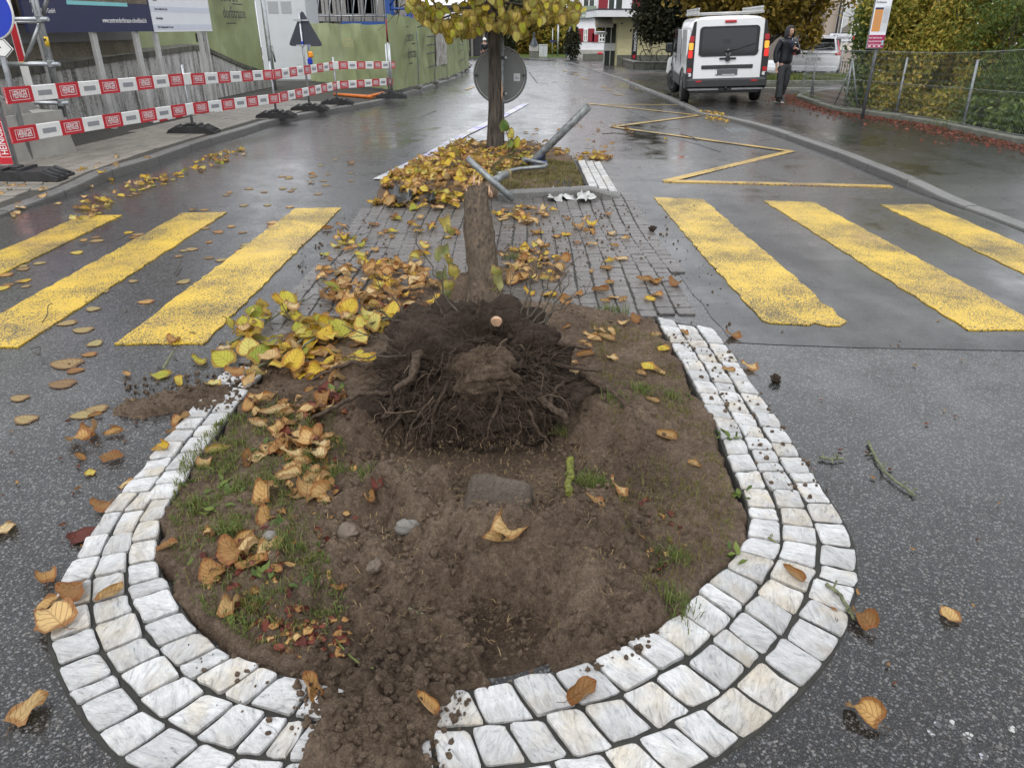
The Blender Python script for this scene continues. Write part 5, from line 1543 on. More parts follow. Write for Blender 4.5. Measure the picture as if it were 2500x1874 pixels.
for (tx_, sz, x_, y_, al) in (('www.zentrumdorfstrasse-schoeftland.ch', .105, Wn * .985 - .13, .165, 'RIGHT'), ('SFP Retail AG', .095, Wn * .05, .70, 'LEFT'), ('8008 Zürich', .095, Wn * .05, .57, 'LEFT'), ('Architekt', .06, Wn * .05, .39, 'LEFT'), ('Architekten GmbH', .085, Wn * .05, .28, 'LEFT'), ('5000 Aarau', .085, Wn * .05, .18, 'LEFT')):
 textmesh('lettering', tx_, sz, M['white_flat'], pb, F1 @ Matrix.Translation((x_, y_, .004)), al, xs=.72)
lb = thing('contractor_board', 'white board listing firms in striped rows next to the navy board', 'billboard', tuple(e2))
Fl = frame(Vector((e1.x, e1.y, zb0 - .01)) + dn * .015, dn); Wl = (e2 - e1).length - .02
mb = MB(); mb.box((Wl / 2, 1.3, .0), (Wl, 2.6, .035), M=Fl); mb.build('board', M['board_white'], lb)
for px in (383, 492, 505):
 p = online(px) + Vector((dn.y, -dn.x, 0)) * (-.06)
 mb = MB(); mb.box((p.x, p.y, 1.9), (.10 if px != 505 else .05, .07, 3.8), rz=math.atan2(dn.y, dn.x), bev=.008); mb.build('post', M['alu'], lb)
Fl1 = Fl @ Matrix.Translation((0, 0, .019))
rows = ['OKA Gebäudetechnik AG, Aarau', 'Gartenanlagen', 'Tozzo Gerüstbau AG, Suhr', 'Gerüste', 'U. Urbanstein AG, Aarburg', 'Baumeisterarbeit', 'Heinrigo AG Sanitäre, Lenzburg', 'Sanitäranlagen', 'Elektroanlagen', 'Zimmerarbeiten']
for k, tx_ in enumerate(rows):
 y_ = .075 + k * .145
 if k % 2 == 0: mb = MB(); mb.box((Wl / 2, y_, 0), (Wl * .995, .09, .003), M=Fl1); mb.build('stripe', M['board_stripe'], lb)
 textmesh('lettering', tx_, .055, M['black_print'], lb, Fl1 @ Matrix.Translation((Wl * .06, y_, .003)), 'LEFT', xs=.7)
gb = thing('small_name_board', 'small black name plate under the white firm list', 'sign', tuple(e2 + Vector((0, 0, 1.2))))
p = at(490, 92, e2.y - .2); Fg = frame(p, dn)
mb = MB(); mb.box((0, 0, 0), (.36, .155, .015), M=Fg); mb.build('plate', M['black_print'], gb)
textmesh('lettering', 'GRAFITEC', .055, M['white_flat'], gb, Fg @ Matrix.Translation((-.03, -.005, .009)), xs=.7)
mb = MB(); mb.tube([Fg @ Vector((-.135 + .02 * math.cos(a), .02 * math.sin(a), .009)) for a in [.6 + i * .5 for i in range(10)]], .004, 4); mb.build('emblem', M['red_panel'], gb)
# ---------------------------------------------------------------- olive banners on the site fence
def banner(name, P0, P1, z0, z1, seed, amp=.035, nx_=26, nz_=12, sag=.03, gather=True):
 P0, P1 = Vector((P0[0], P0[1], 0)), Vector((P1[0], P1[1], 0)); d = (P1 - P0); L = d.length; dn_ = d.normalized(); nn = Vector((dn_.y, -dn_.x, 0))
 V_ = []; F_ = []
 ii, jj = np.meshgrid(np.arange(nx_ + 1) / nx_, np.arange(nz_ + 1) / nz_)
 ox = amp * (np.sin(ii * L * 5.5 + seed + jj * 2.0) * .4 + 1.6 * fbm(ii * L + seed * 7, jj * 1.2, 1.6, 3, seed)) * (.25 + np.sin(np.pi * ii) ** .5)
 for j in range(nz_ + 1):
  for i in range(nx_ + 1):
   f = i / nx_; g = j / nz_
   zz0 = z0[0] + (z0[1] - z0[0]) * f; zz1 = z1[0] + (z1[1] - z1[0]) * f
   z = zz0 + (zz1 - zz0) * g - sag * math.sin(math.pi * f * 3) ** 2 * (g > .99)
   p = P0.lerp(P1, f) + nn * float(ox[j, i])
   V_.append((p.x, p.y, z))
 for j in range(nz_):
  for i in range(nx_):
   a_ = j * (nx_ + 1) + i; F_.append((a_, a_ + 1, a_ + nx_ + 2, a_ + nx_ + 1))
 return V_, F_, dn_, nn
def hoard(label, P0, P1, z0, z1, seed, text=None, posts=True, tpos=.55, tsz=.3, gname='olive hoarding panels of the building site', txs=1.0):
 P0, P1 = Vector((P0[0], P0[1], 0)), Vector((P1[0], P1[1], 0))
 t = thing('hoarding_panel', label, 'hoarding', (P0[0], P0[1], z0[0]), group=gname)
 V_, F_, dn_, nn = banner('banner', P0, P1, z0, z1, seed, .10)
 mb = MB(); mb.add(V_, F_, 0, True); cl_ = mb.build('banner', M['banner'], t, fix=False)
 L = (Vector(P1) - Vector(P0)).length; zm = (z0[0] + z1[0]) / 2; h = z1[0] - z0[0]
 Ft_ = frame(Vector(P0) * 1.0 + nn * .19 + dn_ * (L * tpos), dn_)
 Ft_.translation.z = 0; Ft_ = Ft_ @ Matrix.Diagonal((txs, 1, 1, 1))
 if text == 'logo':
  tx = -.5 * tsz * 2.0
  for (w_, yy) in (('zentrum', zm + .20 * h), ('dorfstrasse', zm - .03 * h)):
   textmesh('lettering', w_, tsz * 1.15, M['black_print'], t, Ft_ @ Matrix.Translation((tx, yy, 0)), 'LEFT', xs=.62)
  for (x0, x1, yy) in ((tx - .05, tx + .35 * tsz * 2, zm + .335 * h), (tx + tsz * 1.5, tx + tsz * 2.9, zm + .10 * h), (tx + .1, tx + tsz * 1.6, zm - .17 * h)): mb = MB(); mb.box(((x0 + x1) / 2, yy, 0), (x1 - x0, .03, .004), M=Ft_); mb.build('text_rule', M['black_print'], t)
 elif text == 'lines':
  for k in range(4): mb = MB(); mb.box((0, zm + .22 * h - k * .13 * h - (.08 * h if k == 3 else 0), 0), (L * .55, .035, .004), M=Ft_); mb.build('text_rule', M['sign_dark'], t)
 elif text:
  textmesh('lettering', text, tsz, M['banner_print'], t, Ft_ @ Matrix.Translation((0, zm + .2 * h, 0)), xs=.9)
 if posts:
  for P in ((P0, z0[0], z1[0]), (P1, z0[1], z1[1]))[1 if posts == 2 else 0:]:
   q = Vector(P[0]) - nn * .03
   mb = MB(); mb.tube([Vector((q.x, q.y, P[1] - .18)), Vector((q.x, q.y, P[2] - .45))], .028, 8); mb.build('post', M['galv'], t)
   mb = MB(); mb.tube([Vector((q.x, q.y, P[2] - .45)), Vector((q.x, q.y, P[2] + .12))], .032, 8); mb.build('post_sleeve', M['red_panel_dark'], t)
 return t
M['banner_print'] = mat('pale_gold_print', (0.42, 0.38, 0.17), .6, var=.2, scale=30)
M['red_panel_dark'] = mat('dark_red_steel', (0.20, 0.015, 0.03), .5, var=.2)
HX = -7.25
h0, h1, h2 = RS(HX - .05, 16.6, 1.0), RS(HX - .05, 16.65, 1.1), RS(-6.75, 21.6, .5)
hoard('olive banner behind the navy board low above the wall', (HX - .25, 9.0), h0[:2], (.75, h0[2]), (3.0, RS(0, 16.6, 3)[2]), 3)
hoard('olive banner lettered between wall crest and street lamp', h1[:2], h2[:2], (h1[2], h2[2]), (RS(0, 16.65, 2.75)[2], RS(0, 21.6, 2.55)[2]), 5, 'logo', tpos=.60, tsz=.36, txs=1.7)
c0, c1 = at(757, 203, 29.6), G(953, 230, .1); zA, zB = [gz(29.6) + .15, at(757, 55, 29.6).z], [c1.z + .12, at(943, 59, c1.y).z]
hoard('widest olive banner with faded gold lettering facing the road', (c0.x, 29.6), (c1.x, c1.y), (zA[0], zB[0]), (zA[1], zB[1]), 7, 'VÖGTLI', tpos=.66, tsz=.34)
hp = [GS(x, y, .1) for x, y in ((958, 232), (1023, 216), (1064, 204), (1091, 194), (1112, 186), (1126, 179), (1138, 172), (1145, 166))]
labs = ['olive panel with the large dark lettering at the fence corner', 'olive panel printed with four thin lines of text', None, 'plain olive panel right after the printed building picture', 'narrow olive panel halfway to the bend with a text strip', 'far olive panel close to the bend of the road', 'last olive panel where the road bends away']
for i, l in enumerate(labs):
 a_, b_ = hp[i], hp[i + 1]
 if l: hoard(l, (a_.x, a_.y), (b_.x, b_.y), (.2 + gz(a_.y), .2 + gz(b_.y)), (2.13 + gz(a_.y), 2.13 + gz(b_.y)), 11 + i, {0: 'logo', 1: 'lines', 4: 'lines'}.get(i), posts=2, tpos=.5, tsz=.34)
a_, b_ = hp[2], hp[3]
t = thing('hoarding_panel', 'hoarding panel printed with a pale picture of a building', 'hoarding', (a_.x, a_.y, .2), group='olive hoarding panels of the building site')
V_, F_, dn_, nn = banner('b', (a_.x, a_.y), (b_.x, b_.y), (.2 + gz(a_.y), .2 + gz(b_.y)), (2.13 + gz(a_.y), 2.13 + gz(b_.y)), 31)
mb = MB(); mb.add(V_, F_, 0, True); mb.build('banner', M['banner'], t, fix=False)
M['print_house'] = m_field('printed_house_picture', [(0.36, (0.06, 0.055, 0.04)), (0.5, (0.30, 0.27, 0.22)), (0.64, (0.55, 0.57, 0.60))], 5)
Lq = (b_ - a_).length
V2, F2, _, _ = banner('b', Vector((a_.x, a_.y)).to_3d() + nn * .045 + dn_ * .06, Vector((b_.x, b_.y)).to_3d() + nn * .045 - dn_ * .06, (.68 + gz(a_.y), .68 + gz(b_.y)), (2.1 + gz(a_.y), 2.1 + gz(b_.y)), 31)
mb = MB(); mb.add(V2, F2, 0, True); mb.build('printed_picture', M['print_house'], t, fix=False)
mb = MB(); q = Vector((b_.x, b_.y, 0)); mb.tube([q + Vector((0, .03, gz(q.y))), q + Vector((0, .03, 2.2 + gz(q.y)))], .03, 8); mb.build('post', M['galv'], t)
for i, p in enumerate(hp[:-1]):
 q = p.lerp(hp[i + 1], .98); f = thing('fence_foot', ['concrete foot at the joint of the lettered olive panel', 'concrete foot below the olive panel with four text lines', 'concrete foot below the printed building picture', 'concrete foot after the plain olive panel', 'concrete foot below the narrow text strip panel', 'concrete foot below the far olive panel at the bend', 'concrete foot below the very last olive panel'][i], 'fence foot', (q.x, q.y, zl(q.x, q.y)), group='feet under the hoarding')
 mb = MB(); mb.box((q.x, q.y - .05, zl(q.x, q.y) + .06), (.24, .62, .12), bev=.03); mb.build('block', M['stone_grey'], f)
cf = thing('barrier_post', 'rubber footed post where both last barrier boards end', 'post', tuple(G(957, 240, .1)), group='posts in black rubber feet')
q = G(957, 240, .1); rubber_foot(cf, q, .8, .36, .12, .1)
mb = MB(); mb.tube([q + Vector((.02, 0, .05)), q + Vector((.02, 0, 1.3))], .022, 8); mb.tube([q + Vector((-.07, 0, .05)), q + Vector((-.07, 0, 1.3))], .022, 8); mb.build('pole', M['galv'], cf)
# printed street view under the boards
pv = thing('printed_banner', 'printed street view banner hanging below the navy board', 'banner', (HX, 13, 1.0))
V_, F_, dn_, nn = banner('b', (HX + .02, 10.6), (HX + .14, 15.3), (1.13, 1.13), (2.4, 2.4), 41, .01)
mb = MB(); mb.add(V_, F_, 0, True); mb.build('banner', M['print_field'], pv, fix=False)
M['print_beige'] = m_field('printed_facade', [(0.35, (0.10, 0.085, 0.06)), (0.5, (0.24, 0.21, 0.16)), (0.68, (0.36, 0.33, 0.27))], 3)
M['print_road'] = mat('printed_road', (0.20, 0.20, 0.20), .5, var=.2, scale=2)
Fp = frame(Vector((HX + .06, 10.6, 0)), (.025, 1, 0))
for (x0, x1, z0_, z1_, m_) in ((1.2, 4.4, 1.62, 2.4, 'print_beige'), (0, 4.6, 1.36, 1.60, 'print_road'), (2.7, 3.3, 1.85, 2.05, 'glass_dark'), (3.5, 4.2, 1.85, 2.05, 'glass_dark'), (1.4, 2.4, 1.62, 1.95, 'print_field')):
 mb = MB(); mb.box(((x0 + x1) / 2, (z0_ + z1_) / 2, .05 + .004 * (m_ != 'print_beige')), (x1 - x0, z1_ - z0_, .004), M=Fp); mb.build('printed_shape', M[m_], pv)
# ---------------------------------------------------------------- street lamp, cabinet, triangle sign, warning lamp, pipe
lp = G(671, 224, .1)
sl = thing('street_lamp', 'tall grey street lamp column beside the site cabinet', 'street lamp', tuple(lp))
mb = MB(); mb.tube([lp, lp + Vector((0, 0, 1.0)), lp + Vector((0, 0, 7.5))], [.075, .072, .045], 14); mb.tube([lp + Vector((0, 0, 7.4)), lp + Vector((.5, -.1, 7.75)), lp + Vector((1.3, -.2, 7.85))], .035, 8); mb.build('column', M['galv'], sl)
mb = MB(); mb.box((lp.x + 1.6, lp.y - .25, lp.z + 7.85), (.7, .26, .12), bev=.04); mb.build('lamp_head', M['sign_back'], sl)
mb = MB(); mb.tube([at(663, 112, lp.y - .09), at(672, 152, lp.y - .09)], .03, 6); mb.build('cable_clamp', M['galv_dark'], sl)
YCB = 29.4; ca, cb = at(650, 203, YCB), at(767, 205, YCB); gC = gz(YCB)
M['cabinet'] = mat('pale_grey_cabinet', (0.48, 0.50, 0.51), .45, var=.05, scale=2)
M['cabinet_win'] = mat('grey_cabinet_panel', (0.30, 0.31, 0.32), .45, var=.05)
cab = thing('site_cabinet', 'tall light grey site cabinet with two grey panels', 'cabinet', (ca.x, YCB, gC + .1))
mb = MB(); mb.box(((ca.x + cb.x) / 2, YCB + .9, 1.9 + gC), (cb.x - ca.x, 1.8, 3.7), bev=.02); mb.build('body', M['cabinet'], cab)
for (x0, x1) in ((652, 680), (684, 712)):
 p, q = at(x0, 4, YCB - .02), at(x1, 33, YCB - .02); mb = MB(); mb.box(((p.x + q.x) / 2, YCB - .005, (p.z + q.z) / 2), (q.x - p.x, .014, p.z - q.z)); mb.build('panel', M['cabinet_win'], cab)
mb = MB(); mb.box(((ca.x + cb.x) / 2, YCB + .01, gC + .13), (cb.x - ca.x + .04, .06, .14)); mb.build('plinth', M['sign_back'], cab)
tp = G(757, 270, .1)
ts = thing('triangle_sign', 'back of a dark triangular road sign on a footed pole', 'road sign', tuple(tp))
mb = MB(); top = at(735, 20, tp.y); mb.tube([tp + Vector((0, 0, .03)), Vector((tp.x, tp.y, top.z - .02))], .021, 10); mb.build('pole', M['galv'], ts)
A_, B_, C_ = at(735, 23, tp.y - .035), at(702, 113, tp.y - .035), at(788, 114, tp.y - .035)
cx_ = (B_.x + C_.x) / 2; A_.x = cx_
def rtri(r):
 pts = []
 T3 = [A_, C_, B_]
 for i in range(3):
  p = T3[i]; a_ = T3[i - 1]; b_ = T3[(i + 1) % 3]
  pa, pb_ = p + (a_ - p).normalized() * r, p + (b_ - p).normalized() * r
  for k in range(5):
   f = k / 4; pts.append((pa.lerp(p, f)).lerp(p.lerp(pb_, f), f))
 return [(q.x, q.z) for q in pts]
mb = MB(); mb.prism(rtri(.09), 'y', tp.y + .022, tp.y + .03); mb.build('sign_plate', M['sign_dark'], ts)
mb = MB()
for z_ in (A_.z - .2, B_.z + .01): mb.box((tp.x + .02, tp.y, z_), (.30, .02, .03)); mb.box((tp.x, tp.y - .02, z_), (.06, .05, .05))
mb.build('clamp', M['galv'], ts)
mb = MB(); mb.tube([Vector((tp.x, tp.y, B_.z + .02)), Vector((tp.x, tp.y, B_.z + .09))], .024, 10); mb.build('blue_band', M['blue_sign'], ts)
rubber_foot(ts, tp, .78, .36, .11, .1)
wl2 = thing('warning_lamp', 'orange and blue warning lamp hanging on the triangular sign', 'lamp', tuple(at(757, 135, tp.y - .05)))
p = at(758, 134, tp.y - .06); mb = MB(); mb.box(tuple(p), (.10, .09, .13), bev=.03); mb.build('lens', mat('orange_lens', (0.8, 0.30, 0.02), .3, var=.1), wl2)
p = at(757, 150, tp.y - .06); mb = MB(); mb.box(tuple(p), (.095, .085, .13), bev=.02); mb.tube([p + Vector((0, 0, .1)), p + Vector((0, 0, .32))], .008, 6); mb.build('battery_box', M['blue_sign'], wl2)
op = thing('drain_pipe', 'orange plastic pipe lying under the wide olive banner', 'pipe', tuple(G(850, 229, .12)))
mb = MB(); a_, b_ = G(817, 231, .15), G(905, 237, .15); c_ = G(936, 228, .18); mb.tube([a_, b_], .045, 10); mb.tube([b_ + Vector((0, 0, .02)), c_], .045, 10); mb.tube([b_ - Vector((.1, 0, 0)), b_ + Vector((.04, 0, 0))], .055, 10); mb.build('pipe', M['orange_plastic'], op)
# ---------------------------------------------------------------- foliage helper
def cloud(ells, n, size, asp=.5, shell=.55, clump=.0, seed=1, droop=0.0, fr=2.2):
 """n little leaf faces spread through ellipsoids; returns V, F"""
 r = np.random.default_rng(seed)
 w = np.array([e[1][0] * e[1][1] * e[1][2] for e in ells]) ** .7; w /= w.sum()
 P = []
 for e, k in zip(ells, r.multinomial(int(n * (1.6 if clump > 0 else 1)), w)):
  d = r.normal(size=(k, 3)); d /= np.linalg.norm(d, axis=1)[:, None]
  rad = (shell + (1 - shell) * r.random(k) ** .5)[:, None] * (1 + .22 * r.normal(size=(k, 1)) * .6)
  P.append(np.array(e[0]) + d * rad * np.array(e[1]))
 P = np.vstack(P)
 if clump > 0:
  v = fbm(P[:, 0] * fr, P[:, 1] * fr + P[:, 2] * 1.3 * fr, 1.0, 3, seed) + .5 * vnoise(P[:, 2] * fr * 1.5, P[:, 0] * fr, seed + 2)
  P = P[v > np.quantile(v, clump)]
 n = len(P)
 a = r.normal(size=(n, 3)); a[:, 2] -= droop; a /= np.linalg.norm(a, axis=1)[:, None]
 b = np.cross(a, r.normal(size=(n, 3))); b /= np.linalg.norm(b, axis=1)[:, None]
 s = (size * r.uniform(.6, 1.35, n))[:, None]
 V = np.stack([P - a * s, P + b * s * asp, P + a * s, P - b * s * asp], 1).reshape(-1, 3)
 F = np.arange(4 * n).reshape(n, 4)
 return V, F
def crown_obj(name, m, parent, ells, n, size, **k):
 V_, F_ = cloud(ells, n, size, **k)
 Mi = np.array(WM[parent.name].inverted()); V_ = V_ @ Mi[:3, :3].T + Mi[:3, 3]
 return link(name, npmesh(name, V_, F_, m, False), parent)
def limb(mb, a, b, r0, r1, bend=.15, n=7):
 a, b = Vector(a), Vector(b); L = (b - a).length
 off = Vector((rng.uniform(-1, 1), rng.uniform(-1, 1), rng.uniform(-.3, .6))) * bend * L
 Q = [a.lerp(b, i / n) + off * math.sin(math.pi * i / n) * .6 + Vector((rng.gauss(0, .012), rng.gauss(0, .012), 0)) * L * .5 for i in range(n + 1)]
 mb.tube(Q, [r0 + (r1 - r0) * i / n for i in range(n + 1)], 8)
 return Q
def shrub(label, base, ells, n, size, m, seed, clump=.25, name='garden_shrub', group='shrubs behind the wire fence', nb=9, asp=.45, r0=.02):
 t = thing(name, label, 'shrub', tuple(base), group=group)
 crown_obj('crown', M[m], t, ells, n, size, seed=seed, clump=clump, shell=.30, asp=asp)
 mb = MB()
 for k in range(nb):
  e = ells[k % len(ells)]; c = Vector(e[0]) + Vector((rng.uniform(-.7, .7) * e[1][0], rng.uniform(-.7, .7) * e[1][1], rng.uniform(-.2, .8) * e[1][2]))
  Q = limb(mb, Vector(base) + Vector((rng.gauss(0, .08), rng.gauss(0, .08), 0)), c, r0, r0 * .2)
  for _ in range(3):
   q = rng.choice(Q[3:]); limb(mb, q, q + Vector((rng.gauss(0, .35), rng.gauss(0, .35), rng.gauss(.2, .3))), r0 * .35, r0 * .08, n=4)
 mb.build('stems', M['twig'], t, fix=False)
 return t
# ---------------------------------------------------------------- low edging wall, wire fence, hedge on the right
EDGE = [RS(*p, 0)[:2] for p in ((9.6, 20.6), (8.2, 20.1), (7.3, 19.4), (6.78, 18.6))] + [tuple(G(x, y, .0))[:2] for x, y in ((1953, 252), (2034, 278), (2106, 291), (2274, 322), (2381, 348), (2500, 374))] + [(7.4, 8.0), (7.5, 5.0)]
ES = resample(EDGE, .25)
ew = thing('edging_wall', 'low mossy concrete edging along the wire fence', 'wall', (ES[10].x, ES[10].y, 0))
i = 0
while i < len(ES) - 5:
 seg = ES[i:i + 9]; i += 8
 if len(seg) < 3: break
 mb = MB(); vs = []; fs = []
 dz = rng.uniform(-.012, .012)
 for k, p in enumerate(seg):
  t_ = (seg[min(k + 1, len(seg) - 1)] - seg[max(k - 1, 0)]).normalized(); nn = Vector((t_.y, -t_.x)) * -1
  if k == 0: p = p + t_ * .01
  z0 = zr(p.x, p.y); h = .10 + dz + rng.uniform(-.004, .004)
  for o_, z_ in ((0, z0 - .05), (.004, z0 + h - .015), (.02, z0 + h), (.15, z0 + h), (.16, z0 - .05)): vs.append((p.x + nn.x * o_, p.y + nn.y * o_, z_))
 for k in range(len(seg) - 1):
  for j in range(4): fs.append((k * 5 + j, k * 5 + j + 1, k * 5 + j + 6, k * 5 + j + 5))
 fs += [tuple(range(5)), tuple(range(len(vs) - 5, len(vs)))[::-1]]
 mb.add(vs, fs); mb.build('edging_block', M['concrete_dark'], ew)
# garden soil behind the edging
mb = MB(); gp_ = [(p.x + .14, p.y) for p in ES if p.y < 24] ; mb.add([(x, y, zr(x, y) + .06) for x, y in gp_] + [(26, 5, .1), (26, 24, gz(24) + .1)], [tuple(range(len(gp_) + 2))])
gsoil = mb.build('garden_soil', M['soil_dark']); tag(gsoil, kind='structure')
wf = thing('wire_fence', 'sagging chain link fence with leaning metal posts', 'fence', (6.9, 13, 0))
FH = 1.12
FL = [p for p in resample([(p[0] + .09, p[1] + (.0 if k > 3 else -.06)) for k, p in enumerate(EDGE)], .065)]
def fpt(s, z):
 s = max(0, min(len(FL) - 1.001, s)); i = int(s); p = FL[i].lerp(FL[i + 1], s - i)
 sag = .035 * math.sin(s * .055) + .03 * math.sin(s * .021 + 2)
 return Vector((p.x + .03 * math.sin(s * .04) * z, p.y, zr(p.x, p.y) + .10 + z * (FH + sag)))
V_, F_ = [], []
nw = len(FL); nseg = 20; b = 0; wr = .0015
for w_ in range(0, nw - 1, 1):
 P = []
 for k in range(nseg + 1):
  s = w_ + (.5 if k % 2 else -.5) * 1.04 + .5; q = fpt(s, k / nseg); q += Vector(((.006 if k % 2 else -.006), 0, 0)); P.append(q)
 for k, q in enumerate(P):
  for (ox, oz) in ((0, wr), (-wr * .8, -wr * .6), (wr * .8, -wr * .6)): V_.append((q.x + ox, q.y + ox, q.z + oz))
 for k in range(nseg):
  for j in range(3): F_.append((b + k * 3 + j, b + k * 3 + (j + 1) % 3, b + k * 3 + 3 + (j + 1) % 3, b + k * 3 + 3 + j))
 b += 3 * (nseg + 1)
Mi = np.array(WM[wf.name].inverted()); V_ = np.array(V_) @ Mi[:3, :3].T + Mi[:3, 3]
tag(link('wire_mesh', npmesh('wire_mesh', V_, F_, M['galv_dark'], False), wf), kind='stuff')
mb = MB()
for z_ in (.02, .5, .99): mb.tube([fpt(s, z_) for s in range(0, nw - 1, 6)], .003, 5, cap=False)
mb.build('tension_wire', M['galv'], wf)
def fence_post(px0, py0, px1, py1, r=.022, Y1=None):
 a_ = G(px0, py0, .12); b_ = at(px1, py1, Y1 or a_.y + .02)
 mb = MB(); mb.tube([a_ - Vector((0, 0, .1)), b_], r, 8); return mb.build('post', M['galv_dark'], wf)
fence_post(2098, 264, 2081, 142); fence_post(2186, 282, 2216, 140); fence_post(2349, 315, 2388, 146); fence_post(1978, 243, 1996, 128); fence_post(2063, 262, 2080, 150)
fence_post(2034, 256, 2077, 168, .018, G(2063, 262, .1).y); fence_post(1986, 243, 1990, 140, .016); fence_post(2560, 345, 2600, 160)
Z0 = .15
B3 = lambda px, py, Y, r: (tuple(at(px, py, Y)), r)
GB = lambda px, Y: (at(px, 250, Y).x, Y, gz(Y) + .12)
shrub('dark green shrub against the fence behind the bus stop sign', GB(2160, 17.9), [B3(2165, 110, 18.2, (0.71, 0.80, 1.31)), B3(2160, 210, 17.6, (0.80, 0.68, 0.74)), B3(2150, 40, 18.4, (0.51, 0.68, 0.91))], 12000, .055, 'hedge_green', 2)
shrub('tall yellow shrub rising behind the middle of the fence', GB(2270, 17.1), [B3(2260, 90, 17.2, (1.08, 1.03, 1.48)), B3(2240, 190, 16.7, (0.97, 0.68, 0.91)), B3(2250, -10, 17.5, (1.25, 1.14, 1.25)), B3(2290, 150, 16.9, (0.91, 0.80, 1.14))], 21000, .05, 'hedge', 4)
shrub('orange tinged tall shrub with arching branches', GB(2390, 15.8), [B3(2370, 70, 15.9, (1.25, 1.03, 1.48)), B3(2350, 190, 15.3, (0.97, 0.68, 1.03)), B3(2400, -40, 16.1, (1.37, 1.14, 1.25)), B3(2440, 100, 15.8, (0.91, 0.91, 1.25))], 21000, .045, 'hedge', 6)
shrub('feathery dark green shrub beside the orange tinged one', GB(2500, 14.3), [B3(2480, 140, 14.5, (0.91, 0.91, 1.14)), B3(2440, 230, 14.0, (0.80, 0.63, 0.74)), B3(2520, 40, 14.5, (1.14, 1.03, 1.14)), B3(2560, 200, 13.6, (0.91, 0.91, 1.03))], 18000, .035, 'hedge_green', 8, asp=.3)
shrub('low leafy green bush pressed against the fence foot', GB(2450, 13.3), [B3(2430, 285, 13.7, (0.57, 0.51, 0.40)), B3(2510, 310, 12.8, (0.63, 0.51, 0.46))], 6000, .045, 'hedge_green', 10, .1)
shrub('low yellow green undergrowth below the tall yellow shrub', GB(2290, 15.4), [B3(2250, 255, 16.0, (0.80, 0.51, 0.46)), B3(2340, 275, 14.8, (0.68, 0.51, 0.46)), B3(2180, 245, 16.9, (0.57, 0.46, 0.46))], 8000, .042, 'hedge', 12, .1)
shrub('dense dark hedge filling the garden behind the shrubs', (12.6, 13, Z0), [((12.4, 14.5, 1.8), (1.2, 2.4, 2.2)), ((12.4, 11.0, 1.8), (1.2, 2.0, 2.2)), ((11.2, 17.2, 1.7), (.8, 1.0, 1.9))], 12000, .09, 'far_green', 14, 0, 'garden_hedge', None)
# small plants at the wall foot
for k, (px, py) in enumerate(((2090, 270), (2140, 283), (2160, 281), (2305, 312), (2312, 318), (1955, 238), (1990, 246))):
 c = G(px, py, .05); pts = []
 for _ in range(150): x, y = c.x + rng.gauss(0, .10), c.y + rng.gauss(0, .16); pts.append((x, y, zr(x, y) + rng.uniform(0, .06)))
 pts = [(x, y, z - .05) for x, y, z in pts]; o = blades('grass_tuft', pts, M['grass_green'], .06, .20, .007, .9)
 tag(o, ['tuft of green weeds left of the bus stop pole', 'tuft of green weeds right of the bus stop pole', 'second weed tuft right of the bus stop pole', 'weed tuft in the gap of the edging', 'weed tuft beside the gap of the edging', 'grass tuft at the rounded corner of the edging', 'grass tuft just inside the fence corner'][k], 'weeds', 'weed tufts along the edging wall', 'stuff')
# red leaves drifted along the edging
it = []
for _ in range(2600):
 s = rng.uniform(14, len(ES) - 2); p = ES[int(s)]
 o_ = abs(rng.gauss(0, .22)) * (1 if rng.random() < .8 else 2.2)
 q = Vector((p.x - o_ - .02, p.y + rng.uniform(-.15, .15), 0)); q.z = zr(q.x, q.y) + rng.uniform(.003, .025)
 it.append((LSMALL, rng.randint(0, 3), leaf_T(q, rng.uniform(.035, .075), rng.uniform(0, 6.3), rng.gauss(0, .35), rng.gauss(0, .35))))
tag(merge_leaves('red_leaf_drift', it, M['leaf_red']), 'drift of small dark red leaves along the edging wall', 'leaves', kind='stuff')
# ---------------------------------------------------------------- bus stop sign
bp = G(2104, 291, .06)
bst = thing('bus_stop_sign', 'bus stop pole with orange timetable and magenta footer', 'bus stop sign', tuple(bp))
mb = MB(); mb.tube([bp, Vector((bp.x + .03, bp.y, 2.5))], .032, 12); mb.build('pole', M['galv_dark'], bst)
pz0, pz1 = at(2122, 120, bp.y).z, at(2142, -4, bp.y).z
xc = at(2124, 119, bp.y).x + .055
F = frame((xc, bp.y - .05, pz0), (1, .05, 0), (.035, 0, 1)); W, Hh = .335, pz1 - pz0
mb = MB(); mb.box((0, Hh / 2, 0), (W, Hh, .035), M=F, bev=.012); mb.build('frame', M['galv_dark'], bst)
M['magenta'] = mat('magenta_print', (0.36, 0.012, 0.085), .45, var=.04)
M['timetable'] = mat('orange_print', (0.62, 0.27, 0.07), .45, var=.05)
M['grey_print'] = mat('pale_grey_print', (0.58, 0.60, 0.62), .45, var=.05)
M['rule_grey'] = mat('grey_rule', (0.28, 0.29, 0.31), .5, var=0)
F1 = F @ Matrix.Translation((0, 0, .0185))
def panel(name, x, y, w, h, m, z=0.0, par=None):
 mb = MB(); mb.box((x, y, z), (w, h, .003), M=F1); return mb.build(name, M[m], par or bst)
panel('face', 0, Hh * .505, W - .03, Hh - .03, 'board_white')
panel('footer', 0, Hh * .155, W - .032, Hh * .255, 'magenta', .002)
tb = panel('timetable', -.055, Hh * .565, .155, Hh * .43, 'timetable', .002)
panel('timetable_head', -.055, Hh * .80, .155, Hh * .04, 'navy', .002)
panel('sheet', .085, Hh * .60, .12, Hh * .5, 'grey_print', .002)
mb = MB()
for k in range(13): mb.box((.085, Hh * (.79 - k * .022), .004), (.095, .005, .002), M=F1)
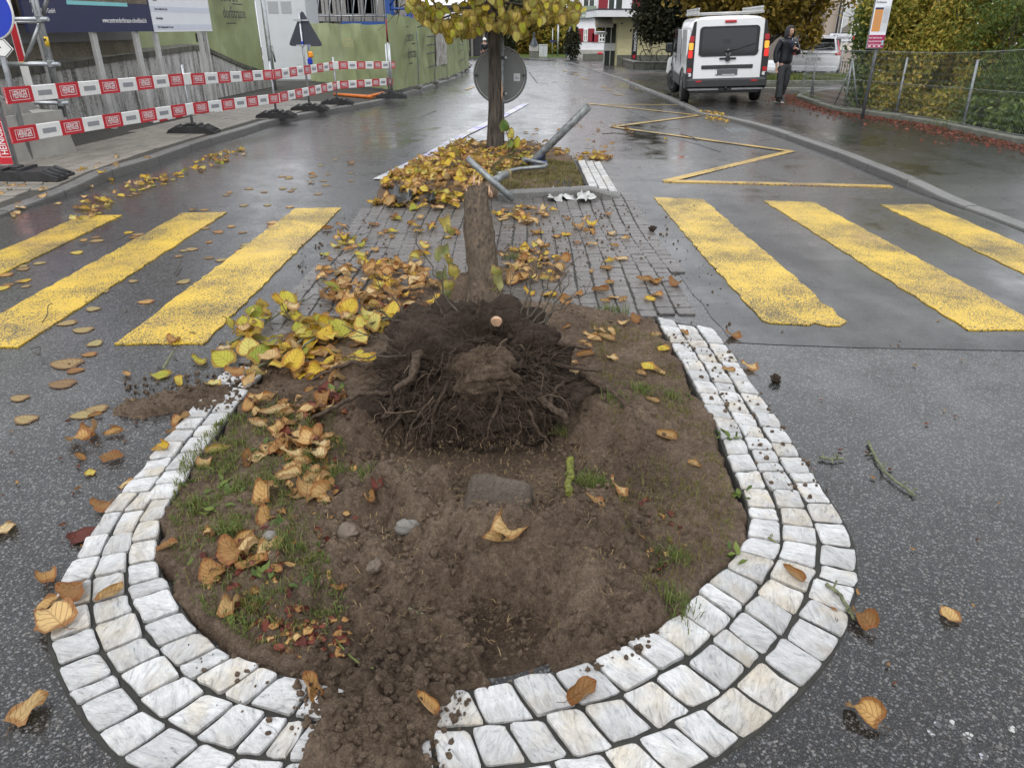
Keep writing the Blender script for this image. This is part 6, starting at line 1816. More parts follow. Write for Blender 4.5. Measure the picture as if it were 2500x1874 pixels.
for k in range(7): mb.box((-.055 + rng.uniform(-.01, .01), Hh * (.72 - k * .045), .004), (.10, .004, .002), M=F1)
mb.build('print_lines', M['rule_grey'], bst)
textmesh('lettering', 'Dorfstrasse', .055, M['black_print'], bst, F1 @ Matrix.Translation((-.14, Hh * .92, .003)), 'LEFT', xs=.75)
textmesh('lettering', 'Kein Ticket? Kein Abo?', .042, M['white_flat'], bst, F1 @ Matrix.Translation((-.145, Hh * .225, .005)), 'LEFT', xs=.62)
textmesh('lettering', 'Keine Zeit? Kein Problem!', .042, M['white_flat'], bst, F1 @ Matrix.Translation((-.145, Hh * .155, .005)), 'LEFT', xs=.62)
mb = MB(); mb.box((0, Hh * .095, .004), (W - .035, .006, .002), M=F1)
for x_ in (-.11, -.02, .07): mb.box((x_, Hh * .06, .004), (.05, .018, .002), M=F1)
mb.build('footer_marks', M['white_flat'], bst)
panel('footer_phone', .125, Hh * .13, .025, .085, 'turq', .005)
# ---------------------------------------------------------------- side street: line, verge, signs, railing, beige house
sl0, sl1 = GS(1842, 216, .05), GS(2045, 217, .05)
mb = MB(); mb.add([(sl0.x, sl0.y - .09, zr(sl0.x, sl0.y) + .012), (sl1.x, sl1.y - .09, zr(sl1.x, sl1.y) + .012), (sl1.x, sl1.y + .09, zr(sl1.x, sl1.y) + .012), (sl0.x, sl0.y + .09, zr(sl0.x, sl0.y) + .012)], [(0, 1, 2, 3)])
mb.build('stop_line', M['white_line'], pav_r)
v0, v1 = GS(1832, 205, .05), GS(2200, 200, .05)
vg = thing('grass_verge', 'kerbed strip of grass in front of the parked white car', 'grass verge', tuple(v0))
mb = MB(); L = v1.x - v0.x
mb.box((v0.x + L / 2, v0.y, zr(v0.x, v0.y) + .05), (L, .16, .14), bev=.02); mb.build('kerb', M['concrete_dark'], vg)
mb = MB(); mb.box((v0.x + L / 2, v0.y + 1.3, zr(v0.x, v0.y) + .03), (L, 2.4, .14)); mb.build('turf', M['soil'], vg)
pts = [(v0.x + rng.uniform(0, L), v0.y + rng.uniform(.1, 2.4), zr(v0.x, v0.y) + .10) for _ in range(5200)]
o = blades('grass', pts, M['grass_green'], .10, .26, .010, .9); o.parent = vg; o.matrix_parent_inverse = WM[vg.name].inverted(); tag(o, kind='stuff')
kp = GS(2045, 189, .1)
kt = thing('direction_sign', 'white direction sign with a red dot on a grey pole', 'road sign', tuple(kp))
c = at(2056, 92, kp.y); tl = at(2025, 81, kp.y); br = at(2089, 103, kp.y)
mb = MB(); mb.tube([kp, Vector((kp.x, kp.y, c.z + .1))], .035, 8); mb.build('pole', M['galv'], kt)
F = frame((c.x, kp.y - .05, c.z), (1, 0, 0)); w_, h_ = br.x - tl.x, tl.z - br.z
mb = MB(); mb.box((0, 0, 0), (w_, h_, .03), M=F, bev=.008); mb.build('frame', M['sign_dark'], kt)
mb = MB(); mb.box((0, 0, .016), (w_ - .04, h_ - .04, .004), M=F); mb.build('face', M['board_white'], kt)
textmesh('lettering', 'KiTa Sunneschii', h_ * .62, M['black_print'], kt, F @ Matrix.Translation((-w_ * .46, 0, .02)), 'LEFT', xs=.60)
mb = MB(); mb.lathe([(0, .0), (h_ * .20, 0)], seg=20, M=F @ Matrix.Translation((w_ * .40, 0, .02))); mb.build('red_dot', M['red_panel'], kt)
ms = thing('turned_sign', 'grey plate of a road sign turned edge on beside the window', 'road sign', tuple(GS(2064, 180, .1)))
a_, b_ = at(2066, 8, 37), at(2083, 70, 37); q = at(2066, 100, 37)
mb = MB(); mb.prism([(a_.x, a_.z), (b_.x + .05, a_.z + .03), (b_.x - .12, b_.z + .3), (a_.x, b_.z)], 'y', 36.98, 37); mb.build('plate', M['alu'], ms)
mb = MB(); mb.tube([Vector((a_.x, 37.05, gz(37))), Vector((a_.x, 37.05, a_.z))], .035, 8); mb.build('pole', M['galv'], ms)
pf = thing('railing', 'low dark metal railing in front of the beige house', 'railing', tuple(GS(2040, 186, .1)))
YR = 37.6; a_, b_ = at(2008, 152, YR), at(2120, 152, YR)
mb = MB()
for z_ in (a_.z, a_.z - .62): mb.box(((a_.x + b_.x) / 2, YR, z_), (b_.x - a_.x, .03, .04))
mb.build('rail', M['sign_dark'], pf)
for k in range(19):
 x_ = a_.x + (b_.x - a_.x) * k / 18; mb = MB(); mb.box((x_, YR, a_.z - .36), (.025, .025, .80)); mb.build('baluster', M['sign_dark'], pf)
def m_render(name, c, scale=30, bump=.9):
 t = NT(name); v = t.coord("Object"); n = t.vor(v, scale); n2 = t.noise(v, 1.2, 4, .6)
 t.col(t.ramp(n2, [(0.3, tuple(x * .88 for x in c)), (0.7, c)])); t.set(rough=.85); t.bump(n, bump, .04); return t.m
M['plaster'] = m_render('rough_cream_plaster', (0.62, 0.57, 0.51), 9)
M['plaster_brown'] = m_render('smooth_beige_plaster', (0.42, 0.35, 0.29), 20, .2)
M['plaster_grey'] = m_render('grey_brown_plaster', (0.25, 0.22, 0.19), 20, .3)
M['shutter_grey'] = mat('grey_green_shutter', (0.11, 0.105, 0.085), .6, var=.1)
M['frame_cream'] = mat('cream_window_frame', (0.60, 0.58, 0.45), .5, var=.05)
M['glass_green'] = mat('reflecting_window_glass', (0.05, 0.06, 0.055), .08, var=0)
YB = 41.0
bh = thing('beige_house', 'beige house with rough plaster and slatted shutters', 'house', (at(2100, 120, YB).x, YB, gz(YB)))
xa, xb, xd = at(2008, 110, YB).x, at(2032, 120, YB).x, at(2330, 100, YB).x
gb0 = gz(YB) - .3
mb = MB(); mb.box(((xb + xd) / 2, YB + 3, 4.2), (xd - xb, 6, 8.4)); mb.build('wall', M['plaster'], bh)
mb = MB(); mb.box(((xa + xb) / 2, YB + 3.15, 4.2), (xb - xa, 6, 8.4)); mb.build('corner_wall', M['plaster_brown'], bh)
zc = at(2060, 122, YB).z
mb = MB(); mb.box(((xb + xd) / 2, YB - .03, (zc + gb0) / 2), (xd - xb + .04, .10, zc - gb0)); mb.build('plinth', M['plaster_brown'], bh)
mb = MB(); mb.box(((xb + xd) / 2, YB - .06, zc), (xd - xb + .06, .14, .06)); mb.build('plinth_band', M['frame_cream'], bh)
mb = MB(); mb.tube([Vector((xb, YB - .08, gb0)), Vector((xb, YB - .08, 8))], .05, 8); mb.build('downpipe', M['sign_dark'], bh)
wl0, wl1 = at(2085, 18, YB), at(2122, 82, YB)
for off in (0, 3.4):
 x0, x1 = wl0.x + off, wl1.x + off; z1, z0 = wl0.z, wl1.z
 mb = MB(); mb.box(((x0 + x1) / 2, YB - .05, (z0 + z1) / 2), (x1 - x0, .14, z1 - z0)); wn_ = mb.build('window', M['frame_cream'], bh)
 for kx in (0, 1):
  for kz in (0, 1, 2):
   w = (x1 - x0 - .24) / 2; h = (z1 - z0 - .32) / 3
   mb = MB(); mb.box((x0 + .08 + w / 2 + kx * (w + .08), YB - .125, z0 + .08 + h / 2 + kz * (h + .08)), (w, .02, h)); mb.build('pane', M['glass_green'], wn_)
 for sx, xx in ((-1, x0 - .30), (1, x1 + .30)):
  mb = MB(); mb.box((xx, YB - .07, (z0 + z1) / 2), (.56, .05, z1 - z0)); sh = mb.build('shutter', M['shutter_grey'], bh)
  for k in range(14): mb = MB(); mb.box((xx, YB - .105, z0 + .08 + k * (z1 - z0 - .16) / 13), (.46, .03, .055), M=None); mb.build('slat', M['plaster_grey'], sh)
 mb = MB(); mb.box(((x0 + x1) / 2, YB - .09, z0 - .05), (x1 - x0 + .2, .24, .09)); mb.build('sill', M['frame_cream'], wn_)
# set-back wing seen between the tree and the corner
mb = MB(); mb.box((xa - 2.2, YB + 4.4, 4), (4.3, 4, 8.2)); mb.build('wing_wall', M['plaster_grey'], bh)
p, q = at(1978, 35, YB + 2.3), at(2001, 98, YB + 2.3)
mb = MB(); mb.box(((p.x + q.x) / 2, YB + 2.36, (p.z + q.z) / 2), (q.x - p.x, .12, p.z - q.z)); w2 = mb.build('window', M['glass_green'], bh); mb = MB(); mb.box(((p.x + q.x) / 2, YB + 2.34, q.z - .08), (q.x - p.x + .25, .2, .14)); mb.build('sill', M['frame_cream'], w2)
p, q = at(1868, 58, YB + 2.3), at(1884, 92, YB + 2.3)
mb = MB(); mb.box(((p.x + q.x) / 2, YB + 2.36, (p.z + q.z) / 2), (q.x - p.x, .12, p.z - q.z)); w2 = mb.build('window', M['glass_green'], bh); mb = MB(); mb.box(((p.x + q.x) / 2, YB + 2.39, (p.z + q.z) / 2), (q.x - p.x + .3, .1, p.z - q.z + .3)); mb.build('frame', M['frame_cream'], w2)
mb = MB(); mb.add([(xa - 4.6, YB + 2, 8.2), (xd + .5, YB - .6, 8.4), (xd + .5, YB + 6.6, 8.4), (xa - 4.6, YB + 7, 8.2), (xa + 3, YB + 3, 11), (xd - 3, YB + 3, 11)], [(0, 1, 5, 4), (1, 2, 5), (2, 3, 4, 5), (3, 0, 4)]); mb.build('roof', mat('brown_roof_tiles', (0.16, 0.07, 0.05), .8, var=.25, scale=12), bh)
# ---------------------------------------------------------------- trees on the right
def tree(label, base, segs, ells, n, size, m, seed, clump=.3, name='tree', asp=.5, cat_='tree', group=None, shell=.35, droop=.3):
 t = thing(name, label, cat_, tuple(base), group=group)
 mb = MB()
 for a_, b_, r0, r1 in segs:
  Q = limb(mb, a_, b_, r0, r1, .10)
  for _ in range(4):
   q = rng.choice(Q[2:]); limb(mb, q, q + Vector((rng.gauss(0, .5), rng.gauss(0, .5), rng.gauss(.2, .35))), r1 * .7, r1 * .15, n=4)
 mb.build('trunk', M['bark'], t, fix=False)
 crown_obj('crown', M[m], t, ells, n, size, seed=seed, clump=clump, shell=shell, asp=asp, droop=droop)
 return t
def A(px, py, Y): return tuple(at(px, py, Y))
tb_ = GS(1868, 185, .1); Yt = 30.6
tb_ = Vector((at(1862, 150, Yt).x, Yt, zr(9, Yt)))
tree('crooked tree with brown and yellow leaves behind the van', tuple(tb_), [(tuple(tb_), A(1868, 112, Yt), .15, .12), (A(1868, 112, Yt), A(1905, 75, Yt), .12, .08), (A(1905, 75, Yt), A(1935, 10, Yt), .09, .05), (A(1905, 75, Yt), A(1960, 70, Yt - .3), .06, .03), (A(1868, 112, Yt), A(1860, 50, Yt), .09, .06), (A(1860, 50, Yt), A(1790, 10, Yt + .5), .06, .03), (A(1930, 40, Yt), A(1990, 20, Yt), .05, .02)],
  [(A(1750, 5, Yt + 1), (1.3, 1.2, .9)), (A(1860, 5, Yt), (1.5, 1.4, 1.0)), (A(1950, 20, Yt), (1.1, 1.2, 1.2)), (A(1975, 75, Yt - .2), (.45, .7, .75)), (A(1930, -60, Yt), (2.8, 1.9, 1.4)), (A(1765, -60, Yt + 1), (2.6, 1.9, 1.2)), (A(1890, 55, Yt), (.8, .8, .5))], 21000, .10, 'autumn', 21, .34)
Yd = 43.0
tree('dark spreading tree in front of the yellow building', (at(1640, 150, Yd).x, Yd, gz(Yd)), [((at(1640, 150, Yd).x, Yd, gz(Yd)), A(1645, 60, Yd), .14, .10), (A(1645, 60, Yd), A(1600, 20, Yd), .08, .03), (A(1645, 60, Yd), A(1690, 0, Yd), .08, .03)],
  [(A(1622, 30, Yd), (1.7, 1.6, 1.15)), (A(1600, 75, Yd), (1.05, 1.2, .65)), (A(1650, 70, Yd), (1.05, 1.3, .8)), (A(1660, -5, Yd), (2.1, 1.9, 1.4)), (A(1640, -70, Yd), (2.4, 2.0, 1.8)), (A(1572, 55, Yd), (.5, .8, .4))], 17000, .10, 'maple', 23, .12, shell=.2)
# ---------------------------------------------------------------- yellow building, white house, far things
M['plaster_white'] = m_render('white_house_plaster', (0.76, 0.77, 0.79), 26, .15)
M['plaster_yellow'] = m_render('rough_yellow_plaster', (0.66, 0.61, 0.36), 7, .8)
M['shutter_red'] = mat('dark_red_shutter', (0.22, 0.012, 0.022), .5, var=.08)
M['awning'] = mat('beige_awning', (0.50, 0.46, 0.38), .7, var=.06)
YY = 56.0
yb = thing('yellow_building', 'low yellow flat roofed building with an awning', 'building', (at(1560, 140, YY).x, YY, gz(YY)))
gY = gz(YY) - .3
x0, x1 = at(1508, 120, YY).x, at(1760, 100, YY).x; zt = at(1508, 42, YY).z
mb = MB(); mb.box(((x0 + x1) / 2, YY + 3, (gY + zt) / 2), (x1 - x0, 6, zt - gY)); mb.build('wall', M['plaster_yellow'], yb)
xr0 = at(1456, 40, YY).x; zs = at(1500, 25, YY).z
mb = MB(); mb.box(((xr0 + x1) / 2, YY + 2.4, (zt + zs) / 2), (x1 - xr0 + .3, 7.6, zs - zt)); mb.build('roof_slab', M['plaster_white'], yb)
mb = MB(); mb.box(((xr0 + x1) / 2, YY + 2.4, zs + .03), (x1 - xr0 + .36, 7.66, .07)); mb.build('roof_edge', M['sign_dark'], yb)
p, q = at(1479, 58, YY + 1.4), at(1504, 128, YY + 1.4)
mb = MB(); mb.box(((p.x + q.x) / 2, YY + 1.5, (p.z + gY) / 2), (q.x - p.x, .1, p.z - gY)); dr = mb.build('glass_door', M['glass_green'], yb)
mb = MB()
for x_ in (p.x, (p.x + q.x) / 2, q.x): mb.box((x_, YY + 1.43, (p.z + gY) / 2), (.07, .05, p.z - gY))
mb.box(((p.x + q.x) / 2, YY + 1.43, at(1490, 107, YY + 1.4).z), (q.x - p.x, .05, .08)); mb.build('frame', M['alu'], dr)
mb = MB(); mb.box(((p.x + q.x) / 2, YY + 1.42, at(1490, 116, YY + 1.4).z), (q.x - p.x, .04, at(1490, 107, YY).z - at(1490, 124, YY).z)); mb.build('lower_panel', M['plaster_white'], dr)
p, q = at(1453, 45, YY + .6), at(1496, 59, YY + .6)
mb = MB(); mb.prism([(YY + .2, q.z), (YY + 1.5, p.z + .2), (YY + 1.5, p.z + .1), (YY + .2, q.z - .22)], 'x', p.x, q.x); mb.build('awning', M['awning'], yb)
p, q = at(1456, 60, YY + 1.6), at(1478, 77, YY + 1.6)
mb = MB(); mb.box(((p.x + q.x) / 2, YY + 1.7, (p.z + q.z) / 2), (q.x - p.x, .1, p.z - q.z)); sw = mb.build('shop_window', M['glass_green'], yb)
mb = MB()
for k in range(9): mb.lathe([(0, 0), (.10, 0)], seg=8, M=Matrix.Translation((p.x + rng.uniform(.1, q.x - p.x - .1), YY + 1.64, rng.uniform(q.z + .1, p.z - .1))) @ Matrix.Rotation(math.pi / 2, 4, 'X'))
mb.build('flower_decal', mat('yellow_decal', (0.62, 0.48, 0.05), .5, var=.1), sw)
mb = MB(); mb.box(((p.x + q.x) / 2, YY + 1.55, q.z - .12), (q.x - p.x + .2, .35, .16)); mb.build('sill', M['plaster_white'], sw)
p = at(1518, 58, YY); mb = MB(); mb.box((p.x, YY - .02, p.z), (.12, .03, .09)); mb.build('house_number', M['navy'], yb)
mb = MB(); mb.box(((x0 + x1) / 2, YY - .03, gY + .55), (x1 - x0 + .05, .1, .9)); mb.build('plinth', M['concrete_dark'], yb)
YW = 80.0
wh = thing('white_house', 'white house with dark red shutters beyond the yellow building', 'house', (at(1480, 140, YW).x, YW, gz(YW)))
gW = gz(YW) - .3
x0, x1 = at(1405, 100, YW).x, at(1620, 100, YW).x
mb = MB(); mb.box(((x0 + x1) / 2, YW + 5, 4.5 + gW), (x1 - x0, 10, 11)); mb.build('wall', M['plaster_white'], wh)
zp = at(1440, 122, YW).z
mb = MB(); mb.box(((x0 + x1) / 2, YW - .03, (gW + zp) / 2), (x1 - x0 + .05, .1, zp - gW)); mb.build('plinth', M['concrete'], wh)
mb = MB(); mb.add([(x0 - .6, YW - .8, 10 + gW), (x1 + .6, YW - .8, 10 + gW), (x1 + .6, YW + 10.8, 10 + gW), (x0 - .6, YW + 10.8, 10 + gW), (x0 - .6, YW + 5, 14), (x1 + .6, YW + 5, 14)], [(0, 1, 5, 4), (2, 3, 4, 5), (1, 2, 5), (3, 0, 4)]); mb.build('roof', mat('house_roof_tiles', (0.17, 0.06, 0.045), .8, var=.25, scale=12), wh)
def win(px0, py0, px1, py1, sh=1, side=(1, 1)):
 p, q = at(px0, py0, YW), at(px1, py1, YW); w = q.x - p.x; h = p.z - q.z
 mb = MB(); mb.box(((p.x + q.x) / 2, YW - .04, (p.z + q.z) / 2), (w, .10, h)); wn_ = mb.build('window', M['white_panel'], wh)
 for kx in (0, 1):
  for kz in (0, 1): mb = MB(); ww, hh = (w - .30) / 2, (h - .30) / 2; mb.box((p.x + .10 + ww / 2 + kx * (ww + .1), YW - .095, q.z + .10 + hh / 2 + kz * (hh + .1)), (ww, .02, hh)); mb.build('pane', M['glass_green'], wn_)
 for s_, on in ((-1, side[0]), (1, side[1])):
  if on: mb = MB(); mb.box((((p.x if s_ < 0 else q.x) + s_ * .33), YW - .06, (p.z + q.z) / 2), (.62, .08, h)); mb.build('shutter', M['shutter_red'], wh)
win(1462, 82, 1477, 103); win(1424, -25, 1452, 22, side=(0, 0)); win(1486, -30, 1520, 26, side=(1, 0)); win(1388 + 37, 70, 1388 + 46, 102, side=(1, 1)); win(1566, -30, 1590, 22, side=(1, 0)); win(1418 - 12, -20, 1418, 24, side=(0, 0))
for (px0, py0, px1, py1) in ((1463, -30, 1483, 28), (1546, -30, 1567, 24), (1404, -30, 1407, 24)):
 p, q = at(px0, py0, YW - .1), at(px1, py1, YW - .1); mb = MB(); mb.box(((p.x + q.x) / 2, YW - .1, (p.z + q.z) / 2), (q.x - p.x, .06, p.z - q.z)); mb.build('shutter', M['shutter_red'], wh)
sp_ = thing('sunflower_sign', 'green shop sign with sunflowers fixed to the white house', 'sign', tuple(at(1434, 45, YW - .3)))
p, q = at(1413, 15, YW - .3), at(1455, 45, YW - .3); M['sign_green'] = mat('grey_green_sign', (0.22, 0.27, 0.20), .5, var=.08)
mb = MB(); mb.box(((p.x + q.x) / 2, YW - .25, (p.z + q.z) / 2), (q.x - p.x, .1, p.z - q.z)); mb.build('plate', M['sign_green'], sp_)
yd = bpy.data.materials['yellow_decal']
for (fx_, fz_, r_) in ((.18, .62, .20), (.34, .72, .24)):
 mb = MB(); c = Vector((p.x + (q.x - p.x) * fx_, YW - .31, q.z + (p.z - q.z) * fz_))
 for k in range(12): a = k * math.pi / 6; mb.add([c, c + Vector((math.cos(a - .2) * r_ * .6, 0, math.sin(a - .2) * r_ * .6)), c + Vector((math.cos(a) * r_, 0, math.sin(a) * r_)), c + Vector((math.cos(a + .2) * r_ * .6, 0, math.sin(a + .2) * r_ * .6))], [(0, 1, 2, 3)])
 mb.build('sunflower', yd, sp_, fix=False)
textmesh('lettering', 'DOS', .34, yd, sp_, frame(at(1444, 31, YW - .32), (1, 0, 0)))
textmesh('lettering', 'PFLANZ', .30, M['white_flat'], sp_, frame(at(1434, 40, YW - .32), (1, 0, 0)))
# low wall round the forecourt
lw = thing('forecourt_wall', 'low dark stone wall round the forecourt of the yellow building', 'wall', tuple(GS(1552, 171)))
c0, c1, c2 = GS(1494, 150), GS(1552, 172), GS(1650, 174)
for (a_, b_) in ((c0, c1), (c1, c2)):
 d = b_ - a_; n_ = max(2, int(d.length / 1.4)); rz_ = math.atan2(d.y, d.x)
 for k in range(n_):
  m_ = a_.lerp(b_, (k + .5) / n_); mb = MB(); mb.box((m_.x, m_.y, m_.z + .19), (d.length / n_ - .02, .30, .46), rz=rz_, bev=.015); mb.build('wall_block', M['old_wall_dark'] if a_ is c0 else M['concrete_dark'], lw)
  mb = MB(); mb.box((m_.x, m_.y, m_.z + .445), (d.length / n_ - .01, .38, .05), rz=rz_, bev=.01); mb.build('coping_slab', M['stone_grey'], lw)
lw2 = thing('forecourt_wall', 'short stone wall stub with a red object beside the street pole', 'wall', tuple(GS(1470, 150)))
a_, b_ = GS(1451, 151), GS(1490, 148)
for k in range(2): m_ = a_.lerp(b_, (k + .5) / 2); mb = MB(); mb.box((m_.x, m_.y, m_.z + .3), ((b_ - a_).length / 2 - .02, .5, .66), bev=.02); mb.build('wall_block', M['concrete_dark'], lw2)
rb_ = thing('red_object', 'small red bag on the stone wall stub', 'bag', tuple(at(1464, 131, a_.y)))
mb = MB(); p = at(1465, 131, a_.y); mb.box(tuple(p), (.5, .25, .16), bev=.06); mb.tube([p + Vector((-.12, 0, .06)), p + Vector((0, 0, .16)), p + Vector((.12, 0, .06))], .02, 6); mb.build('bag', M['red_panel'], rb_)
lp2 = GS(1494, 153)
sp2 = thing('street_pole', 'slim grey street pole beside the forecourt wall', 'pole', tuple(lp2))
mb = MB(); mb.tube([lp2, lp2 + Vector((0, 0, 1)), lp2 + Vector((0, 0, 8))], [.11, .10, .07], 10); mb.build('column', M['galv'], sp2)
mb = MB(); mb.box(tuple(lp2 + Vector((0, -.1, .9))), (.16, .06, .3)); mb.build('door_flap', M['galv_dark'], sp2)
ip = GS(1549, 152)
Yi = 48.6; ipc = at(1549, 143, Yi)
isg = thing('column_sign', 'narrow black upright sign with white vertical lettering', 'sign', (ipc.x, Yi, gz(Yi)))
p, q = at(1543, 73, Yi), at(1556, 144, Yi)
mb = MB(); mb.box(((p.x + q.x) / 2, Yi, (p.z + q.z) / 2), (.32, .12, p.z - q.z + .1), bev=.01); mb.build('panel', M['black_print'], isg)
textmesh('lettering', 'innenarchitektur', .30, M['white_flat'], isg, frame(((p.x + q.x) / 2, Yi - .064, (p.z + q.z) / 2 + .25), (1, 0, 0)) @ Matrix.Rotation(math.pi / 2, 4, 'Z'), xs=.62)
mb = MB(); mb.box(((p.x + q.x) / 2, Yi - .062, q.z + .12), (.16, .01, .18)); mb.build('red_mark', M['red_panel'], isg)
# cargo bicycle
Yk = 47.6
bk = thing('cargo_bicycle', 'black cargo bicycle with a tall rear frame on the forecourt', 'bicycle', tuple(at(1597, 148, Yk)))
w0, w1 = at(1577, 138, Yk), at(1617, 137, Yk); rw = .36
for w in (w0, w1):
 mb = MB(); mb.tube([w + Vector((rw * math.cos(a), 0, rw * math.sin(a))) for a in [i * math.pi / 12 for i in range(25)]], .026, 6, cap=False); wo = mb.build('wheel', M['tyre'], bk)
 mb = MB()
 for k in range(8): a = k * math.pi / 4; mb.tube([w, w + Vector((rw * math.cos(a), 0, rw * math.sin(a)))], .006, 4)
 mb.tube([w + Vector((0, -.05, 0)), w + Vector((0, .05, 0))], .04, 8); mb.build('spokes', M['galv_dark'], wo)
def bt_(*pp, r=.018): mb = MB(); mb.tube([Vector(at(x, y, Yk)) for x, y in pp], r, 6); return mb
bt_((1597, 137), (1611, 113), (1617, 137)).build('frame', M['plastic_black'], bk); bt_((1577, 138), (1597, 137), (1589, 116), (1577, 138)).build('frame', M['plastic_black'], bk); bt_((1589, 118), (1611, 114)).build('frame', M['plastic_black'], bk)
bt_((1589, 116), (1588, 111)).build('seat_post', M['plastic_black'], bk); bt_((1583, 110), (1594, 110), r=.035).build('saddle', M['plastic_black'], bk); bt_((1611, 114), (1609, 106), (1614, 105)).build('handlebar', M['plastic_black'], bk)
bt_((1578, 138), (1562, 97), (1573, 99), (1588, 135), r=.022).build('cargo_frame', M['plastic_black'], bk); bt_((1585, 98), (1585, 117), r=.022).build('cargo_frame', M['plastic_black'], bk); bt_((1591, 98), (1591, 115), r=.022).build('cargo_frame', M['plastic_black'], bk)
# ---------------------------------------------------------------- white panel van
M['lamp_red'] = mat('red_lamp_glass', (0.42, 0.01, 0.015), .15, var=0)
M['lamp_red_on'] = mat('lit_red_lamp', (0.8, 0.03, 0.02), .2, var=0, emit=(1, .06, .04), estr=.12)
M['lamp_amber_on'] = mat('lit_amber_lamp', (0.9, 0.4, 0.04), .2, var=0, emit=(1, .45, .06), estr=.3)
M['lamp_clear'] = mat('clear_lamp_glass', (0.62, 0.62, 0.64), .15, var=0)
M['chrome'] = mat('dull_chrome', (0.35, 0.36, 0.37), .25, .9, var=0)
M['plate_grey'] = mat('blank_grey_plate', (0.10, 0.10, 0.11), .5, var=0)
M['trim'] = mat('grey_black_trim', (0.030, 0.031, 0.033), .55, var=.15, scale=6)
M['alloy'] = mat('steel_wheel', (0.10, 0.10, 0.105), .45, .5, var=.1)
def m_window():
 t = NT('tinted_window'); t.set(color=(0.02, 0.024, 0.026), rough=.05, trans=.75, ior=1.45); return t.m
M['tint'] = m_window()
VR, VH = 1.0, 1.98
vr_l = G(1671, 247.5, .05)
vyaw = R(-6.5)
# local axes: x right, y forward, z up; origin under the middle of the rear face
van_o = Vector((vr_l.x + .80, vr_l.y - .80, vr_l.z - .005))
van = thing('panel_van', 'white panel van with a crumpled front wheel standing on the pavement', 'van', tuple(van_o), vyaw, ry=R(-1.8))
VT = WM[van.name]
def vsec(y):
 """body outline at distance y from the tail: list of (half width, z)"""
 zt = float(np.interp(y, [0, .15, .5, 3.2, 3.75, 4.3, 4.62, 4.98], [1.90, 1.95, 1.97, 1.96, 1.84, 1.28, 1.10, .82]))
 wb = float(np.interp(y, [0, .2, 4.3, 4.98], [.93, .955, .955, .80]))
 wt = float(np.interp(y, [0, .3, 3.0, 3.8, 4.3, 4.98], [.80, .82, .82, .76, .80, .70]))
 zb = .34; zs = min(1.05, zt - .25)
 L = [(wb - .04, zb), (wb, zb + .12), (wb + .02, .75), (wb, zs)]
 for k in range(1, 6):
  f = k / 6; L.append((wb + (wt - wb) * f ** 1.5, zs + (zt - .10 - zs) * f))
 L += [(wt, zt - .10), (wt - .05, zt - .035), (wt - .14, zt - .006), (wt * .5, zt + .012), (0, zt + .018)]
 return L
ysec = [0, .04, .15, .4, .8, 1.4, 2.0, 2.6, 3.0, 3.2, 3.5, 3.75, 4.0, 4.3, 4.62, 4.85, 4.98]
vs = []; fs = []; n = None
for y in ysec:
 L = vsec(y); ring = L + [(-w, z) for w, z in L[-2::-1]]
 if y == 0: ring = [(w * .985, z if z < 1.5 else z - .012) for w, z in ring]
 n = len(ring); vs += [(w, y, z) for w, z in ring]
for i in range(len(ysec) - 1):
 for k in range(n - 1): fs.append((i * n + k, i * n + k + 1, (i + 1) * n + k + 1, (i + 1) * n + k))
 fs.append((i * n + n - 1, i * n, (i + 1) * n, (i + 1) * n + n - 1))
fs.append(tuple(range(n))); fs.append(tuple(range(len(vs) - n, len(vs)))[::-1])
# wheel arch cut-outs are dark liners set proud of the side
mb = MB(); mb.add(vs, fs, 0, True, VT); body = mb.build('body', M['white_car'], van)
for p_ in body.data.polygons:
 if len(p_.vertices) > 8: p_.use_smooth = False
def vb(name, m, parent=None, **k):
 pass
def VB(c, d, bev=0.0, rz=0.0): mb = MB(); mb.box(c, d, M=VT, bev=bev, rz=rz); return mb
def rrect(w, h, r, n=5):
 pts = []
 for (sx, sz, a0) in ((1, 1, 0), (-1, 1, 90), (-1, -1, 180), (1, -1, 270)):
  for k in range(n + 1): a = R(a0 + 90 * k / n); pts.append((sx * (w / 2 - r) + r * math.cos(a), sz * (h / 2 - r) + r * math.sin(a)))
 return pts
def VPlate(cx, cz, w, h, r, y0, y1, shear=0.0):
 mb = MB(); mb.prism([(cx + a + shear * b, cz + b) for a, b in rrect(w, h, r)], 'y', y0, y1, M=VT); return mb
# rear: tailgate seam, pillars, window, lamps
VPlate(0, 1.16, 1.60, 1.50, .08, -.012, .02).build('tailgate', M['white_car'], van)
tg = VPlate(0, 1.43, 1.40, .66, .09, -.026, -.010).build('rear_window', M['plastic_black'], van)
VPlate(0, 1.43, 1.26, .56, .07, -.030, -.024).build('glass', M['glass_dark'], tg)
VPlate(-.05, 1.42, .17, .10, .02, -.0325, -.029).build('sticker', M['trim'], tg)
for s in (-1, 1):
 mb = MB(); mb.prism([(s * .80, .62), (s * .955, .62), (s * .965, 1.0), (s * .93, 1.45), (s * .845, 1.86), (s * .79, 1.88)], 'y', -.022, .10, M=VT); pl = mb.build('rear_pillar', M['plastic_black'], van)
 for (cz, h, m_) in ((1.335, .16, 'lamp_amber_on'), (1.16, .17, 'lamp_red_on'), (1.50, .13, 'lamp_red'), (.80, .10, 'lamp_red'), (.70, .08, 'lamp_clear')):
  VPlate(s * (.895 - .06 * max(0, cz - 1.2)), cz, .105, h, .025, -.036, -.018).build('tail_lamp', M[m_], pl)
VB((0, -.03, .50), (1.90, .16, .22), .04).build('bumper', M['trim'], van)
for s in (-1, 1):
 VB((s * .66, -.112, .55), (.14, .01, .035)).build('reflector', M['lamp_red'], van)
 VB((s * .93, .30, .56), (.10, .70, .40), .04).build('bumper_corner', M['trim'], van)
